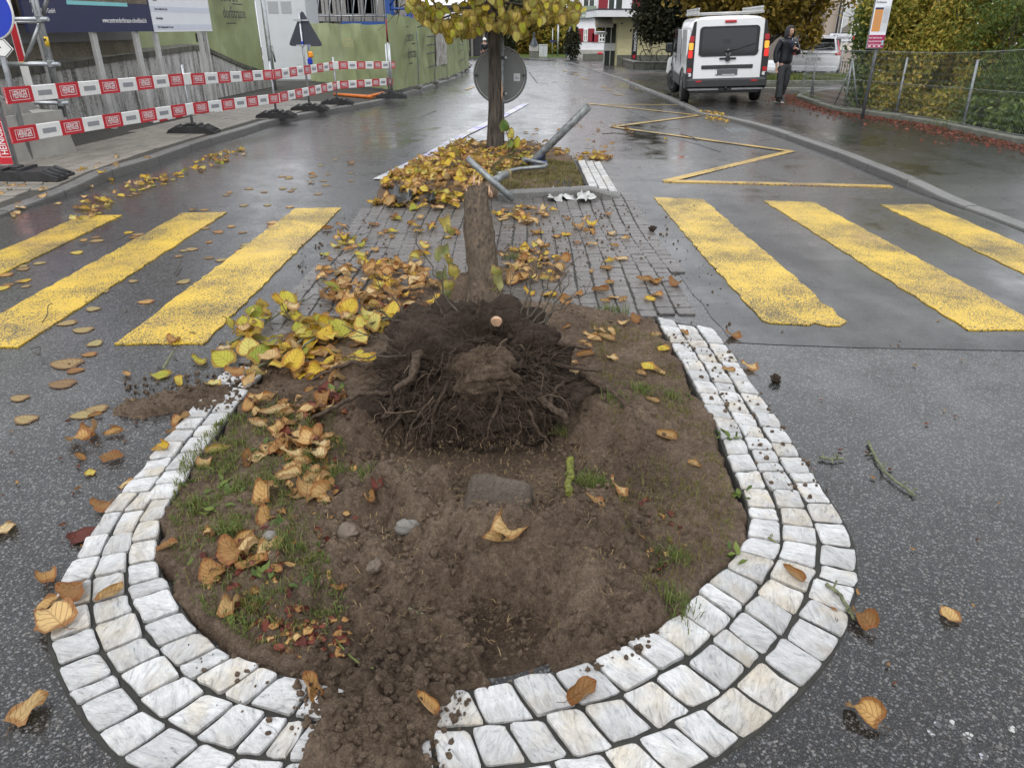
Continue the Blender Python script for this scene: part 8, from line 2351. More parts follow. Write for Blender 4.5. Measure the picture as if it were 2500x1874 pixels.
# ---------------------------------------------------------------- knocked-down posts and scraps
M['pole_scuffed'] = mat('scuffed_grey_pole', (0.17, 0.18, 0.18), .5, .4, var=.55, scale=16, bump=.2)
lp_ = thing('leaning_pole', 'scuffed grey steel pole leaning up out of the far bed', 'pole', tuple(G(1300, 397, .1)))
b = G(1300, 396, .14); e = at(1437, 260, b.y - .25); d = (e - b).normalized()
mb = MB(); mb.tube([b - d * .1, b, b.lerp(e, .5), e], .045, 16); mb.build('tube', M['pole_scuffed'], lp_)
mb = MB(); mb.tube([e - d * .004, e + d * .001], .038, 16); mb.build('bore_shade_disc', M['plastic_black'], lp_)  # flat black disc paints the shaded bore of the tube
mb = MB(); q = b + Vector((.10, -.02, .02)); mb.add([q + Vector((-.08, 0, -.12)), q + Vector((.06, 0, -.12)), q + Vector((.05, 0, .13)), q + Vector((-.08, .06, -.12)), q + Vector((.06, .06, -.12)), q + Vector((.05, .06, .13))], [(0, 1, 2), (3, 5, 4), (0, 3, 4, 1), (1, 4, 5, 2), (2, 5, 3, 0)]); mb.build('foot_bracket', M['plastic_black'], lp_)
tp_ = thing('broken_post', 'broken galvanised T shaped post lying across the trunk end', 'post', tuple(G(1255, 490, .05)))
e0 = at(1140, 386, 7.35); e1 = G(1254, 488, .06)
mb = MB(); mb.tube([e0, e0.lerp(e1, .5), e1], .031, 14); mb.build('tube', M['galv_dark'], tp_)
mid = e0.lerp(e1, .55); d2 = (e1 - e0).normalized()
for q_, s in ((e0, -1), (e1, 1)): mb = MB(); mb.tube([q_ - d2 * s * .003, q_ + d2 * s * .001], .025, 12); mb.build('bore_shade_disc', M['plastic_black'], tp_)  # black discs colour in the shade at both open ends
s1 = at(1238, 424, mid.y + .42); mb = MB(); mb.tube([mid, s1], .036, 14); mb.build('side_tube', M['galv_dark'], tp_)
d3 = (s1 - mid).normalized(); mb = MB(); mb.tube([s1 - d3 * .012, s1 + d3 * .012], [.047, .047], 16); mb.build('flange', mat('rusty_flange', (0.36, 0.27, 0.13), .6, .3, var=.3), tp_)
lo = thing('bent_loop_bar', 'bent grey tube loop lying in the leaves of the far bed', 'bar', tuple(G(1300, 405, .15)))
P = [G(x, y, z) for x, y, z in ((1215, 425, .14), (1262, 412, .17), (1305, 409, .19), (1328, 407, .20), (1336, 403, .2), (1328, 398, .2), (1300, 394, .22), (1278, 389, .26))]
mb = MB(); C = []
for i in range(len(P) - 1):
 for k in range(4): C.append(P[i].lerp(P[i + 1], k / 4))
C.append(P[-1])
for _ in range(3): C = [C[0]] + [(C[i - 1] + C[i] * 2 + C[i + 1]) / 4 for i in range(1, len(C) - 1)] + [C[-1]]
mb.tube(C, .021, 10); mb.build('tube', M['galv_dark'], lo)
M['reflex_white'] = mat('muddy_white_sheet', (0.46, 0.46, 0.45), .45, var=.35, scale=9)
def crumple(name, label, cat_, quad, m, nx_=14, ny_=6, amp=.04, seed=0, lift=.02):
 q = [G(x, y, .03) for x, y in quad]
 a_, b_ = np.meshgrid(np.linspace(0, 1, nx_ + 1), np.linspace(0, 1, ny_ + 1))
 Vv = []; zc_ = min(surf(p.x, p.y) for p in q)
 nz = fbm(a_ * 4 + seed, b_ * 3, 1.3, 3, seed); nz2 = fbm(a_ * 3 + 5 + seed, b_ * 4, 1.1, 3, seed + 9)
 for j in range(ny_ + 1):
  for i in range(nx_ + 1):
   u, v = a_[j, i], b_[j, i]; ed = (j in (0, ny_)) or (i in (0, nx_))
   p = q[0].lerp(q[1], u).lerp(q[3].lerp(q[2], u), v)
   if ed: p = p + Vector((nz2[j, i], nz[j, i], 0)) * .30 * (q[1] - q[0]).length
   p.z = max(zc_ + .006, zc_ + lift + abs(nz[j, i]) * amp * 2 + .5 * amp * math.sin(u * 9 + seed)); Vv.append(p)
 mb = MB(); mb.add(Vv, [(j * (nx_ + 1) + i, j * (nx_ + 1) + i + 1, (j + 1) * (nx_ + 1) + i + 1, (j + 1) * (nx_ + 1) + i) for j in range(ny_) for i in range(nx_)], 0, True)
 t = thing(name, label, cat_, tuple(q[0])); o = mb.build('sheet', m, t, fix=False); return t, q
t, q = crumple('torn_plate', 'torn white plate with black lettering against the kerb of the far bed', 'scrap', [(1328, 492), (1408, 484), (1402, 468), (1345, 468)], M['reflex_white'], amp=.03, seed=2)
textmesh('lettering', 'F RE', .11, M['black_print'], t, Matrix.Translation(q[0].lerp(q[2], .55) + Vector((.02, -.03, .13))) @ Matrix.Rotation(R(38), 4, 'X') @ Matrix.Rotation(R(-8), 4, 'Z'), xs=.8)
crumple('torn_plate', 'second torn white scrap beside the lettered one', 'scrap', [(1408, 492), (1455, 492), (1438, 474), (1414, 472)], M['reflex_white'], 8, 5, .03, 6)
crumple('plastic_scrap', 'curved black plastic strip sticking out of the leaf pile', 'scrap', [(940, 500), (1000, 506), (1008, 486), (950, 470)], M['plastic_black'], 12, 4, .06, 4, .05)
crumple('plastic_scrap', 'small black plastic shard beside the fallen trunk end', 'scrap', [(1040, 505), (1066, 503), (1062, 490), (1046, 490)], M['plastic_black'], 5, 3, .05, 8, .06)
crumple('bent_blue_sign', 'bent blue and white sign sheet under the tube loop', 'sign', [(1272, 424), (1330, 424), (1325, 412), (1280, 412)], M['blue_sign'], 10, 4, .03, 12, .03)
crumple('paper_scrap', 'white paper scrap on the left pavers near the wall', 'scrap', [(523, 287), (545, 286), (542, 281), (526, 281)], M['white_panel'], 5, 3, .02, 14)
# ---------------------------------------------------------------- broken leafy branch beside the root ball
br_ = thing('leafy_branch', 'broken branch with large yellow green leaves lying left of the root ball', 'branch', tuple(G(760, 830, .03)))
stems = [[(600, 930), (680, 890), (760, 840), (850, 815), (960, 800), (1060, 830)], [(560, 850), (620, 800), (680, 765), (745, 738)], [(690, 905), (760, 860), (820, 810)], [(400, 910), (420, 880), (428, 860)], [(850, 770), (900, 775), (980, 800)]]
for pts in stems:
 P = []
 for x, y in pts: g = G(x, y, .05); P.append(Vector((g.x, g.y, surf(g.x, g.y) + rng.uniform(.03, .075))))
 mb = MB(); mb.tube(P, [.008 - .005 * i / len(P) for i in range(len(P))], 7); mb.build('stem', M['lichen'], br_)
i0 = WM[br_.name].inverted()
for _ in range(74):
 pts = rng.choice(stems[:3] + stems[:2]); k = rng.randrange(len(pts) - 1); f = rng.random()
 g = G(pts[k][0] + (pts[k + 1][0] - pts[k][0]) * f + rng.gauss(0, 22), pts[k][1] + (pts[k + 1][1] - pts[k][1]) * f + rng.gauss(-6, 20), .05)
 p = Vector((g.x, g.y, surf(g.x, g.y) + rng.uniform(.015, .09)))
 o = link('leaf', leaf_mesh(rng.choice([0, 0, 1, 1, 2, 5, 10, 10]), rng.choice(['leaf_lime', 'leaf_lime', 'leaf_yellow', 'leaf_yellow', 'leaf_lime', 'leaf_tan'])), br_)
 o.matrix_local = i0 @ leaf_T(p, rng.uniform(.085, .13), rng.uniform(0, 6.28), rng.gauss(0, .5), rng.gauss(0, .4))
for (px, py, k, m, s, yaw) in [(545, 870, 0, 'leaf_lime', .14, 1.0), (610, 865, 0, 'leaf_yellow', .14, .2), (640, 880, 10, 'leaf_lime', .13, -.9), (750, 795, 0, 'leaf_yellow', .15, 3.0), (700, 735, 1, 'leaf_lime', .15, .4), (850, 760, 0, 'leaf_yellow', .15, -.5), (790, 810, 2, 'leaf_lime', .16, .9), (830, 820, 1, 'leaf_lime', .15, .6), (810, 700, 0, 'leaf_lime', .14, 2.0), (960, 768, 0, 'leaf_yellow', .13, -.3), (900, 900, 10, 'leaf_yellow', .13, 1.4), (810, 900, 10, 'leaf_yellow', .12, 2.2)]:
 g = G(px, py, .08); p = Vector((g.x, g.y, surf(g.x, g.y) + .06)); o = link('leaf', leaf_mesh(k, m), br_)
 o.matrix_local = i0 @ leaf_T(p, s, yaw, .45 + rng.gauss(0, .15), rng.gauss(0, .2))
# sprig with upright green leaves beside the standing trunk
sg = thing('leafy_sprig', 'upright sprig with green leaves growing beside the standing trunk', 'branch', tuple(G(1245, 380, .1)))
i0 = WM[sg.name].inverted(); b = G(1243, 385, .1)
for (px, py, s) in ((1231, 308, .15), (1250, 327, .13), (1262, 350, .15), (1247, 352, .12), (1258, 362, .12)):
 p = at(px, py, b.y); mb = MB(); mb.tube([b, b.lerp(p, .6) + Vector((.03, 0, 0)), p], .004, 5); mb.build('stem', M['twig'], sg)
 o = link('leaf', leaf_mesh(rng.choice([0, 1, 10]), rng.choice(['leaf_lime', 'leaf_green'])), sg); o.matrix_local = i0 @ leaf_T(p, s, rng.gauss(0, .7), R(70) + rng.gauss(0, .3), 0)
# ---------------------------------------------------------------- fallen leaves
NLEAF = [0]
COLN = {'leaf_brown': 'ochre brown', 'leaf_tan': 'tan', 'leaf_yellow': 'yellow', 'leaf_lime': 'yellow green', 'leaf_red': 'dark red', 'leaf_flat': 'faded', 'leaf_green': 'green'}
def shape_word(k): return 'trodden' if k < 0 else ('flat' if k in (0, 10) else ('tightly rolled' if k in (3, 6, 9) else ('curled' if k in (2, 4, 8, 11) else 'wavy')))
def place_word(x, y):
 if x < kerb_x(KL, y): return 'on the left pavers'
 if x > kerb_x(KR, y): return 'on the right pavement'
 a, b_ = np.array([x]), np.array([y])
 if in_poly(a, b_, BED)[0]: return 'on churned soil'
 if y < 9 and in_poly(a, b_, strip_poly)[0]: return 'on the white setts'
 if y < 9 and in_poly(a, b_, PV)[0]: return 'on the reddish setts'
 if y < 13 and in_poly(a, b_, FB)[0]: return 'in the leaf pile'
 return 'in the left gutter' if x < -3.6 else ('on the left lane' if x < 0 else 'on the right lane')
rest = {}
LMK = [('root ball', (1150, 960)), ('concrete footing', (1205, 1290)), ('mossy stick', (1390, 1160)), ('front soil spill', (900, 1800)), ('lichen twig', (2150, 1150)), ('setts bulge', (2080, 1400)), ('leafy branch', (700, 830)), ('standing tree', (1207, 366)), ('leaf pile edge', (960, 450)), ('torn plate', (1390, 480)), ('trunk', (1165, 600)), ('beacon', (60, 440)), ('barrier post', (474, 326)), ('outer left stripe', (150, 620)), ('middle left stripe', (330, 640)), ('inner left stripe', (600, 660)), ('left soil spill', (500, 960)), ('grey pebble', (662, 1322)), ('left setts curve', (180, 1550)), ('right setts corner', (1680, 830)), ('inner right stripe', (1800, 640)), ('zigzag tip', (1700, 290)), ('grass patch', (480, 1200)), ('paving middle', (1420, 640)), ('left kerb', (250, 440))]
def drop(px, py, k, m, s, yaw=None, dz=0.0, solo=True, tilt=0.0):
 g = G(px, py, .04) if py < 1000 else G(px, py, .03)
 z = surf(g.x, g.y) + dz; n = surf_n(g.x, g.y) if g.y < 12 else Vector((0, 0, 1))
 if n.z < .75: n = Vector((0, 0, 1))
 yaw = rng.uniform(0, 6.28) if yaw is None else yaw
 bank = LFLAT if k < 0 else LV
 kk = (-k - 1) % 3 if k < 0 else k
 T = leaf_T((g.x, g.y, z + .001), s, yaw, tilt + (rng.gauss(0, .10) if k >= 0 else 0), rng.gauss(0, .10) if k >= 0 else 0, n)
 if k < 0: T = T @ Matrix.Diagonal((1, 1, .12, 1))
 if solo and NLEAF[0] < 300:
  o = link('fallen_leaf', leaf_mesh(kk, m, bank)); o.matrix_world = T; NLEAF[0] += 1
  lm = min(LMK, key=lambda t: (G(*t[1]).xy - g.xy).length)[0]
  tag(o, f"{'small' if s < .08 else ('large' if s > .115 else '')} {shape_word(k)} {COLN[m]} leaf {place_word(g.x, g.y)} near the {lm}".strip(), 'leaf', 'fallen leaves')
 else: rest.setdefault(m, []).append((bank, kk, T))
D = 1.1302
BR, TA_, YE, LI, RE = 'leaf_brown', 'leaf_tan', 'leaf_yellow', 'leaf_lime', 'leaf_red'
for (x, y, k, m, s, yaw) in [(125, 1335, 10, BR, .14, .9), (108, 1290, 1, BR, .085, 2.2), (165, 1278, 5, BR, .10, 1.4), (240, 1288, 6, TA_, .09, -.6), (60, 1525, 10, TA_, .10, -.4), (98, 1240, 4, BR, .08, .6), (175, 1147, 0, RE, .10, -.7), (222, 1085, 5, BR, .09, 1.4), (8, 1132, 0, TA_, .09, .3), (275, 1036, 1, TA_, .07, 1.6), (352, 970, 2, YE, .10, 1.0), (240, 980, 1, BR, .09, 1.6), (192, 1010, 0, YE, .05, .4), (392, 902, 5, BR, .11, .9), (375, 922, 9, BR, .07, 2.5), (195, 930, 8, BR, .12, .5), (170, 945, 4, BR, .10, 1.3), (245, 925, 2, BR, .08, 1.9), (172, 978, 9, BR, .06, 1.0), (205, 888, 9, BR, .06, 2.0), (385, 812, 2, YE, .09, .3), (365, 1195, 1, BR, .075, 1.2), (470, 985, 9, LI, .11, -.9), (442, 1008, 4, TA_, .08, .2), (505, 1215, 5, BR, .12, .8), (545, 1200, 8, TA_, .10, -.3), (590, 1205, 1, TA_, .10, 2.6), (545, 1238, 0, BR, .11, 1.3), (462, 1255, 5, BR, .10, .6), (527, 1182, 9, BR, .09, -.6), (500, 1325, 8, TA_, .09, .2), (600, 910, 9, TA_, .13, 2.2), (562, 932, 6, TA_, .11, 2.1), (622, 940, 5, BR, .11, .4), (545, 892, 8, BR, .10, .2), (575, 868, 2, BR, .10, 1.4), (640, 975, 4, TA_, .12, .6), (665, 960, 8, BR, .11, 1.0), (602, 988, 5, BR, .10, .3), (562, 1002, 1, TA_, .08, 2.2), (540, 1005, 9, BR, .09, .1), (680, 1005, 4, TA_, .10, .8), (700, 1000, 2, BR, .08, .3), (690, 1060, 11, TA_, .12, 1.2), (662, 1085, 4, TA_, .12, .2), (580, 1092, 8, BR, .12, .2), (577, 1130, 5, BR, .09, .5), (632, 1050, 9, TA_, .13, 1.3), (682, 1502, 6, BR, .10, .7), (1102, 1212, 1, TA_, .14, 2.3), (1085, 1225, 2, TA_, .12, 1.9), (800, 1115, 2, BR, .08, .3), (822, 1100, 8, RE, .07, .4), (1250, 1505, 2, BR, .10, -.9), (925, 1558, 9, BR, .075, .9), (1282, 1118, 2, BR, .085, 1.1), (1330, 1070, 5, BR, .09, 1.3), (1440, 950, 9, TA_, .10, 1.2), (1500, 1015, 3, TA_, .07, .4), (1385, 1160, 9, BR, .06, .9), (1408, 890, 9, TA_, .07, 1.2), (1400, 808, 1, YE, .08, 1.0), (1434, 757, 1, YE, .07, .8), (1375, 697, 5, BR, .08, .5), (1310, 745, 9, TA_, .10, 1.2), (1715, 1245, 9, BR, .08, .7), (1865, 1330, 8, BR, .085, .3), (2056, 1318, 1, BR, .065, .2), (1872, 1533, 8, BR, .09, .8), (1586, 715, 5, BR, .09, 1.4), (1622, 782, 5, BR, .09, 1.2), (1576, 797, 9, BR, .07, 1.0), (1478, 720, 2, BR, .06, .4), (1245, 822, 4, TA_, .10, .2), (1265, 783, 9, BR, .10, 1.8), (1235, 800, 3, BR, .09, 1.3), (1300, 622, 9, BR, .12, 1.2), (1395, 600, 9, BR, .12, 1.5), (1458, 608, 5, BR, .11, .5), (1312, 572, 0, YE, .08, .3), (1310, 575, 9, BR, .09, 1.3), (1190, 630, 0, YE, .10, 1.5), (1200, 598, 3, TA_, .09, 1.9), (1215, 562, 8, BR, .12, 1.1), (1185, 590, 0, YE, .09, 1.5), (1245, 490, 4, TA_, .14, .1), (1278, 485, 4, YE, .14, -.2), (1220, 640, 9, BR, .11, 2.2), (1140, 705, 9, BR, .09, 1.9), (855, 612, 3, BR, .09, 1.1), (865, 680, 0, YE, .13, .2), (810, 650, 5, BR, .10, .7), (790, 690, 4, YE, .12, .1), (735, 620, 0, LI, .12, .7), (850, 640, 5, BR, .13, 1.4), (830, 560, 1, BR, .11, 1.4), (1290, 1410, 9, RE, .03, 1.0), (430, 770, 5, LI, .09, 1.3), (345, 798, 0, LI, .10, 1.6), (270, 797, 9, BR, .07, .8), (372, 725, 5, BR, .09, 1.0), (515, 805, 5, BR, .11, 1.5), (460, 830, 1, YE, .10, .3), (620, 790, 2, TA_, .11, 1.6), (720, 800, 10, YE, .12, 1.5), (660, 810, 2, BR, .12, 1.6), (180, 700, -1, 'leaf_flat', .12, 1.5), (145, 772, -2, 'leaf_flat', .17, 1.4), (135, 815, -3, 'leaf_flat', .13, 1.5), (55, 895, -1, 'leaf_flat', .11, 1.2), (180, 880, -2, 'leaf_flat', .11, 1.8), (210, 868, -3, 'leaf_flat', .10, 1.7), (40, 845, -1, 'leaf_flat', .09, 1.3)]:
 drop(x * D, y * D, k, m, s, yaw)
def region(poly, n, ms, ks, s0, s1, solo_n=0, dz=0.0, pile=None):
 W = [(x * D, y * D) for x, y in poly]
 pts = scatter_px(W, n, 0, .04)
 for i, (x, y) in enumerate(pts):
  # back to pixels so that drop() keeps one code path
  Y_, Z_ = y, .04 + gz(y) - HC; dep = Y_ * math.cos(PITCH) - Z_ * math.sin(PITCH)
  px = CXP + FPX * x / dep; py = CYP - FPX * (Y_ * math.sin(PITCH) + Z_ * math.cos(PITCH)) / dep
  h = 0.0
  if pile: h = pile * rng.random() * max(0, min(1, .6 + float(vnoise(np.array([x * 3]), np.array([y * 3]), 5)[0]) * 1.4))
  drop(px, py, rng.choice(ks), rng.choice(ms), rng.uniform(s0, s1) * .9, None, dz + h, i < solo_n, rng.gauss(0, .3) if pile else 0)
ALL = [0, 1, 1, 2, 3, 4, 5, 5, 6, 8, 9, 10, 10]
region([(690, 480), (980, 455), (985, 590), (690, 600)], 52, [BR, BR, TA_, YE, LI], ALL + [0, 10], .08, .13, 30)
region([(700, 575), (900, 560), (960, 640), (820, 680), (690, 650)], 100, [BR, BR, BR, TA_, TA_, YE], ALL, .08, .14, 34, 0, .05)
region([(780, 650), (960, 640), (960, 700), (800, 720)], 40, [BR, TA_, YE, RE], ALL, .07, .12, 8)
region([(560, 860), (760, 830), (740, 930), (600, 1000), (520, 930)], 46, [BR, BR, TA_, RE], ALL, .06, .11, 12)
region([(620, 930), (720, 960), (720, 1120), (640, 1110)], 22, [BR, TA_], ALL, .07, .12, 6)
region([(1070, 440), (1300, 440), (1450, 640), (1130, 660)], 46, [BR, BR, TA_, YE], ALL, .07, .12, 26)
region([(1080, 540), (1180, 520), (1190, 600), (1090, 620)], 40, [BR, BR, TA_, YE], ALL, .07, .12, 8, 0, .04)
region([(1210, 700), (1420, 700), (1420, 860), (1300, 850)], 12, [BR, TA_], [2, 3, 9, 5], .06, .10, 8)
region([(600, 760), (780, 700), (800, 780), (640, 850)], 40, [BR, YE, TA_, LI], ALL, .08, .13, 10)
region([(800, 440), (830, 400), (900, 350), (1000, 322), (1060, 330), (1065, 400), (1000, 445), (900, 455)], 470, [BR, BR, TA_, YE, YE, YE, LI], ALL + [0, 10], .09, .15, 24, 0, .075)
region([(1060, 330), (1140, 325), (1160, 370), (1080, 400)], 90, [BR, TA_, YE, YE, LI], ALL + [0, 10], .10, .15, 6, 0, .07)
region([(1150, 320), (1330, 330), (1310, 345), (1170, 345)], 34, [BR, YE, TA_], ALL, .08, .13, 6)
region([(1100, 440), (1060, 470), (1160, 480), (1200, 450)], 26, [BR, TA_, YE], ALL, .08, .13, 4)
region([(0, 520), (300, 470), (620, 470), (500, 640), (200, 800), (0, 740)], 74, ['leaf_flat', 'leaf_flat', 'leaf_flat', BR, YE], [-1, -2, -3], .07, .13, 16)
region([(120, 470), (190, 425), (300, 380), (420, 345), (520, 310), (530, 330), (430, 368), (300, 410), (190, 465)], 88, [YE, YE, LI, BR, TA_], ALL + [0], .07, .13, 22)
region([(0, 400), (150, 385), (330, 330), (330, 350), (150, 440), (0, 470)], 26, [YE, BR, TA_], ALL, .07, .12, 10)
region([(300, 470), (560, 380), (760, 330), (760, 400), (600, 450)], 30, ['leaf_flat', BR, 'leaf_flat'], [-1, -2, -3, 1], .08, .13, 4)
region([(1100, 280), (1330, 250), (1500, 300), (1330, 330), (1150, 320)], 26, [YE, BR, TA_], ALL, .08, .12, 2)
region([(1510, 240), (1560, 245), (1580, 262), (1530, 258)], 36, [YE, YE, BR], ALL, .09, .14, 2)
region([(1240, 330), (1320, 325), (1325, 340), (1250, 348)], 22, [BR, YE], ALL, .09, .14, 0)
region([(420, 1150), (560, 1160), (700, 1400), (620, 1420), (470, 1330)], 120, [RE, RE, BR], ALL, .018, .04, 0)
region([(500, 1300), (760, 1350), (740, 1430), (600, 1420)], 130, [RE, RE, BR], ALL, .015, .04, 0)
region([(600, 900), (780, 900), (780, 1300), (560, 1300)], 60, [BR, RE], ALL, .02, .05, 0)
region([(1380, 1080), (1500, 1150), (1440, 1260), (1380, 1250)], 30, [RE, BR], ALL, .015, .035, 0)
region([(1560, 690), (2200, 640), (2200, 1600), (1880, 1600)], 26, [RE, BR], [9, 6, 3], .012, .03, 0)
region([(0, 900), (330, 860), (200, 1100), (40, 1600), (0, 1600)], 22, [RE, BR], [9, 6, 3], .012, .035, 0)
for m_, items in rest.items():
 tag(merge_leaves('leaf_litter', items, M[m_]), f"scattered {COLN[m_]} leaf litter over bed and road", 'leaf litter', kind='stuff')
# twigs lying about
tm = MB()
for _ in range(90):
 px, py = rng.choice([(rng.uniform(880, 1500), rng.uniform(360, 500)), (rng.uniform(1000, 1900), rng.uniform(300, 420)), (rng.uniform(0, 900), rng.uniform(480, 900)), (rng.uniform(700, 1100), rng.uniform(560, 860))])
 g = G(px, py, .02); p = Vector((g.x, g.y, surf(g.x, g.y) + .006)); a = rng.uniform(0, 6.28)
 tm.tube(wander(p, (math.cos(a), math.sin(a), .02), rng.uniform(.06, .3), .03, .22, .02), .0028, 4, cap=False)
tag(tm.build('twig_litter', M['twig'], fix=False), 'thin broken twigs scattered over road and paving', 'twigs', kind='stuff')
for (pts, lab) in (([(1470, 338), (1500, 336), (1540, 332), (1570, 336)], 'leafy twig lying on the right lane nearest the white setts of the far bed'), ([(1660, 330), (1690, 338), (1705, 345)], 'small twig with pale leaves crossing the zigzag line'), ([(1590, 310), (1612, 316), (1628, 312)], 'twig lying inside the second zigzag of the line')):
 stick('fallen_twig', pts, .008, .004, M['twig'], lab, 0, 8, .012, 'twig')
# ---------------------------------------------------------------- building shell with scaffold, crane, far street end
M['raw_concrete'] = mat('raw_concrete', (0.30, 0.29, 0.275), .8, var=.15, scale=.6)
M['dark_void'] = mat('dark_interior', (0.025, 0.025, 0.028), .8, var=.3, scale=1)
M['crane_blue'] = mat('blue_crane_steel', (0.015, 0.06, 0.24), .45, var=.1)
YS2 = 41.0
sb = thing('building_shell', 'unfinished concrete building shell behind the olive hoarding', 'building', (at(850, 120, YS2).x, YS2, gz(YS2)))
xa, xb = at(735, 50, YS2).x, at(985, 50, YS2).x
for k in range(4):
 z_ = gz(YS2) + 2.6 + k * 2.9
 mb = MB(); mb.box(((xa + xb) / 2, YS2 + 4, z_), (xb - xa, 8.3, .35)); mb.build('floor_slab', M['raw_concrete'], sb)
mb = MB(); mb.box(((xa + xb) / 2, YS2 + 5, 4.5), (xb - xa - .6, 6, 12)); mb.build('interior_shade_box', M['dark_void'], sb)  # near-black box paints the shade inside the open floors
for px in (742, 800, 842, 880, 925, 960, 982):
 p = at(px, 40, YS2); mb = MB(); mb.box((p.x, YS2 + .2, 4.5), (.55 if px not in (842, 880, 925) else 1.4, .35, 12)); mb.build('pillar', M['raw_concrete'], sb)
YSc = 38.5
sfd = thing('building_scaffold', 'grey tube scaffold in front of the concrete shell', 'scaffold', (at(850, 120, YSc).x, YSc, gz(YSc)))
x0, x1 = at(738, 50, YSc).x, at(968, 50, YSc).x; nU = 9
for r_ in range(2):
 for k in range(nU):
  x_ = x0 + (x1 - x0) * k / (nU - 1); mb = MB(); mb.tube([Vector((x_, YSc + r_ * .9, gz(YSc))), Vector((x_, YSc + r_ * .9, 11))], .032, 6); mb.build('upright', M['galv'], sfd)
 for z_ in (1.0, 2.0, 3.0, 3.9, 5.0):
  mb = MB(); mb.tube([Vector((x0, YSc + r_ * .9 - .04, z_)), Vector((x1, YSc + r_ * .9 - .04, z_))], .028, 6); mb.build('ledger', M['galv'], sfd)
for k in range(nU - 1):
 xa_, xb_ = x0 + (x1 - x0) * k / (nU - 1), x0 + (x1 - x0) * (k + 1) / (nU - 1)
 mb = MB(); mb.tube([Vector((xa_, YSc - .06, 1.0)), Vector((xb_, YSc - .06, 3.9))], .028, 6); mb.build('brace', M['galv'], sfd)
 mb = MB(); mb.box(((xa_ + xb_) / 2, YSc + .45, 2.9), (xb_ - xa_ - .05, .8, .05)); mb.build('deck_board', mat('deck_wood', (0.25, 0.2, 0.15), .8, var=.2) if k == 0 else bpy.data.materials['deck_wood'], sfd)
Yc2 = 36.0
cr = thing('tower_crane', 'blue lattice mast of a tower crane beside the scaffold', 'crane', (at(970, 120, Yc2).x, Yc2, gz(Yc2)))
xa, xb = at(948, 40, Yc2).x, at(1003, 40, Yc2).x
for x_ in (xa, xb):
 for y_ in (Yc2, Yc2 + 1.2): mb = MB(); mb.box((x_, y_, 6), (.20, .20, 14)); mb.build('mast_leg', M['crane_blue'], cr)
for k in range(9):
 z_ = gz(Yc2) + .3 + k * 1.25
 mb = MB(); mb.tube([Vector((xa, Yc2, z_)), Vector((xb, Yc2, z_ + 1.2))], .05, 6); mb.tube([Vector((xa, Yc2 + 1.2, z_ + 1.2)), Vector((xb, Yc2 + 1.2, z_))], .05, 6); mb.tube([Vector((xa, Yc2 - .02, z_)), Vector((xb, Yc2 - .02, z_))], .05, 6); tag(mb.build('lattice', M['crane_blue'], cr), kind='stuff')
p = at(930, 60, Yc2); mb = MB(); mb.box(((xa + xb) / 2 - .8, Yc2 - .3, at(960, 62, Yc2).z), (xb - xa + 2.4, .3, .28)); mb.build('base_beam', M['crane_blue'], cr)
Yn = 52.0
nb_ = thing('pale_block', 'pale concrete block building beyond the crane', 'building', (at(1030, 120, Yn).x, Yn, gz(Yn)))
a_, b_ = at(1004, 34, Yn), at(1058, 90, Yn)
mb = MB(); mb.box(((a_.x + b_.x) / 2, Yn + 3, (a_.z + gz(Yn)) / 2), (b_.x - a_.x, 6, a_.z - gz(Yn))); mb.build('wall', M['concrete'], nb_)
for k in range(4): mb = MB(); mb.box(((a_.x + b_.x) / 2, Yn - .02, a_.z - .5 - k * .6), (b_.x - a_.x + .04, .06, .05)); mb.build('panel_joint', M['stone_grey'], nb_)
mb = MB(); mb.box(((a_.x + b_.x) / 2, Yn + 3, a_.z + .1), (b_.x - a_.x + .4, 6.4, .25)); mb.build('roof_edge', M['alu'], nb_)
Yg = 95.0
db = thing('dark_glass_building', 'dark fronted building at the bend of the road', 'building', (at(1165, 130, Yg).x, Yg, gz(Yg)))
a_, b_ = at(1050, 60, Yg), at(1196, 128, Yg)
mb = MB(); mb.box(((a_.x + b_.x) / 2, Yg + 5, (a_.z + gz(Yg)) / 2 + 1), (b_.x - a_.x, 10, a_.z - gz(Yg) + 2)); mb.build('front', M['dark_void'], db)
for k in range(5): x_ = a_.x + (b_.x - a_.x) * (k + .5) / 5; mb = MB(); mb.box((x_, Yg - .1, (a_.z + gz(Yg)) / 2), (.25, .2, a_.z - gz(Yg))); mb.build('pillar', M['stone_grey'], db)
mb = MB(); mb.box(((a_.x + b_.x) / 2, Yg - .2, a_.z + .6), (b_.x - a_.x + 1, 1, 1.3)); mb.build('fascia', M['plaster_white'], db)
Yf = 104.0
def ft_(label, px, py, rx, rz, m, seed, n=5200, name='tree', base=None, size=.28):
 c = at(px, py, Yf); b = (c.x, Yf, gz(Yf))
 return tree(label, b, [(b, (c.x, Yf, c.z), .25, .1)], [(tuple(c), (rx, 2.0, rz)), (tuple(c + Vector((rx * .5, -.5, rz * .4))), (rx * .6, 1.5, rz * .6)), (tuple(c + Vector((-rx * .5, 0, -rz * .3))), (rx * .6, 1.6, rz * .7))], n, size, m, seed, .15, name, group='trees and hedges closing the far end of the street', shell=.15)
ft_('rust brown clipped hedge behind the outdoor fireplace', 1290, 100, 1.9, 2.4, 'autumn', 61, 5200, 'tall_hedge')
ft_('dark green conifer hedge at the far street end', 1225, 105, 2.6, 2.2, 'far_green', 62, 5200, 'tall_hedge')
ft_('yellow green tree above the far hedges', 1360, 80, 3.2, 2.6, 'hedge', 63)
ft_('bare brown leafed tree beside the white house', 1395, 105, 1.6, 2.4, 'far_green', 64)
ft_('dark tree filling the gap behind the round sign', 1180, 60, 4.0, 3.0, 'far_green', 65, 7000)
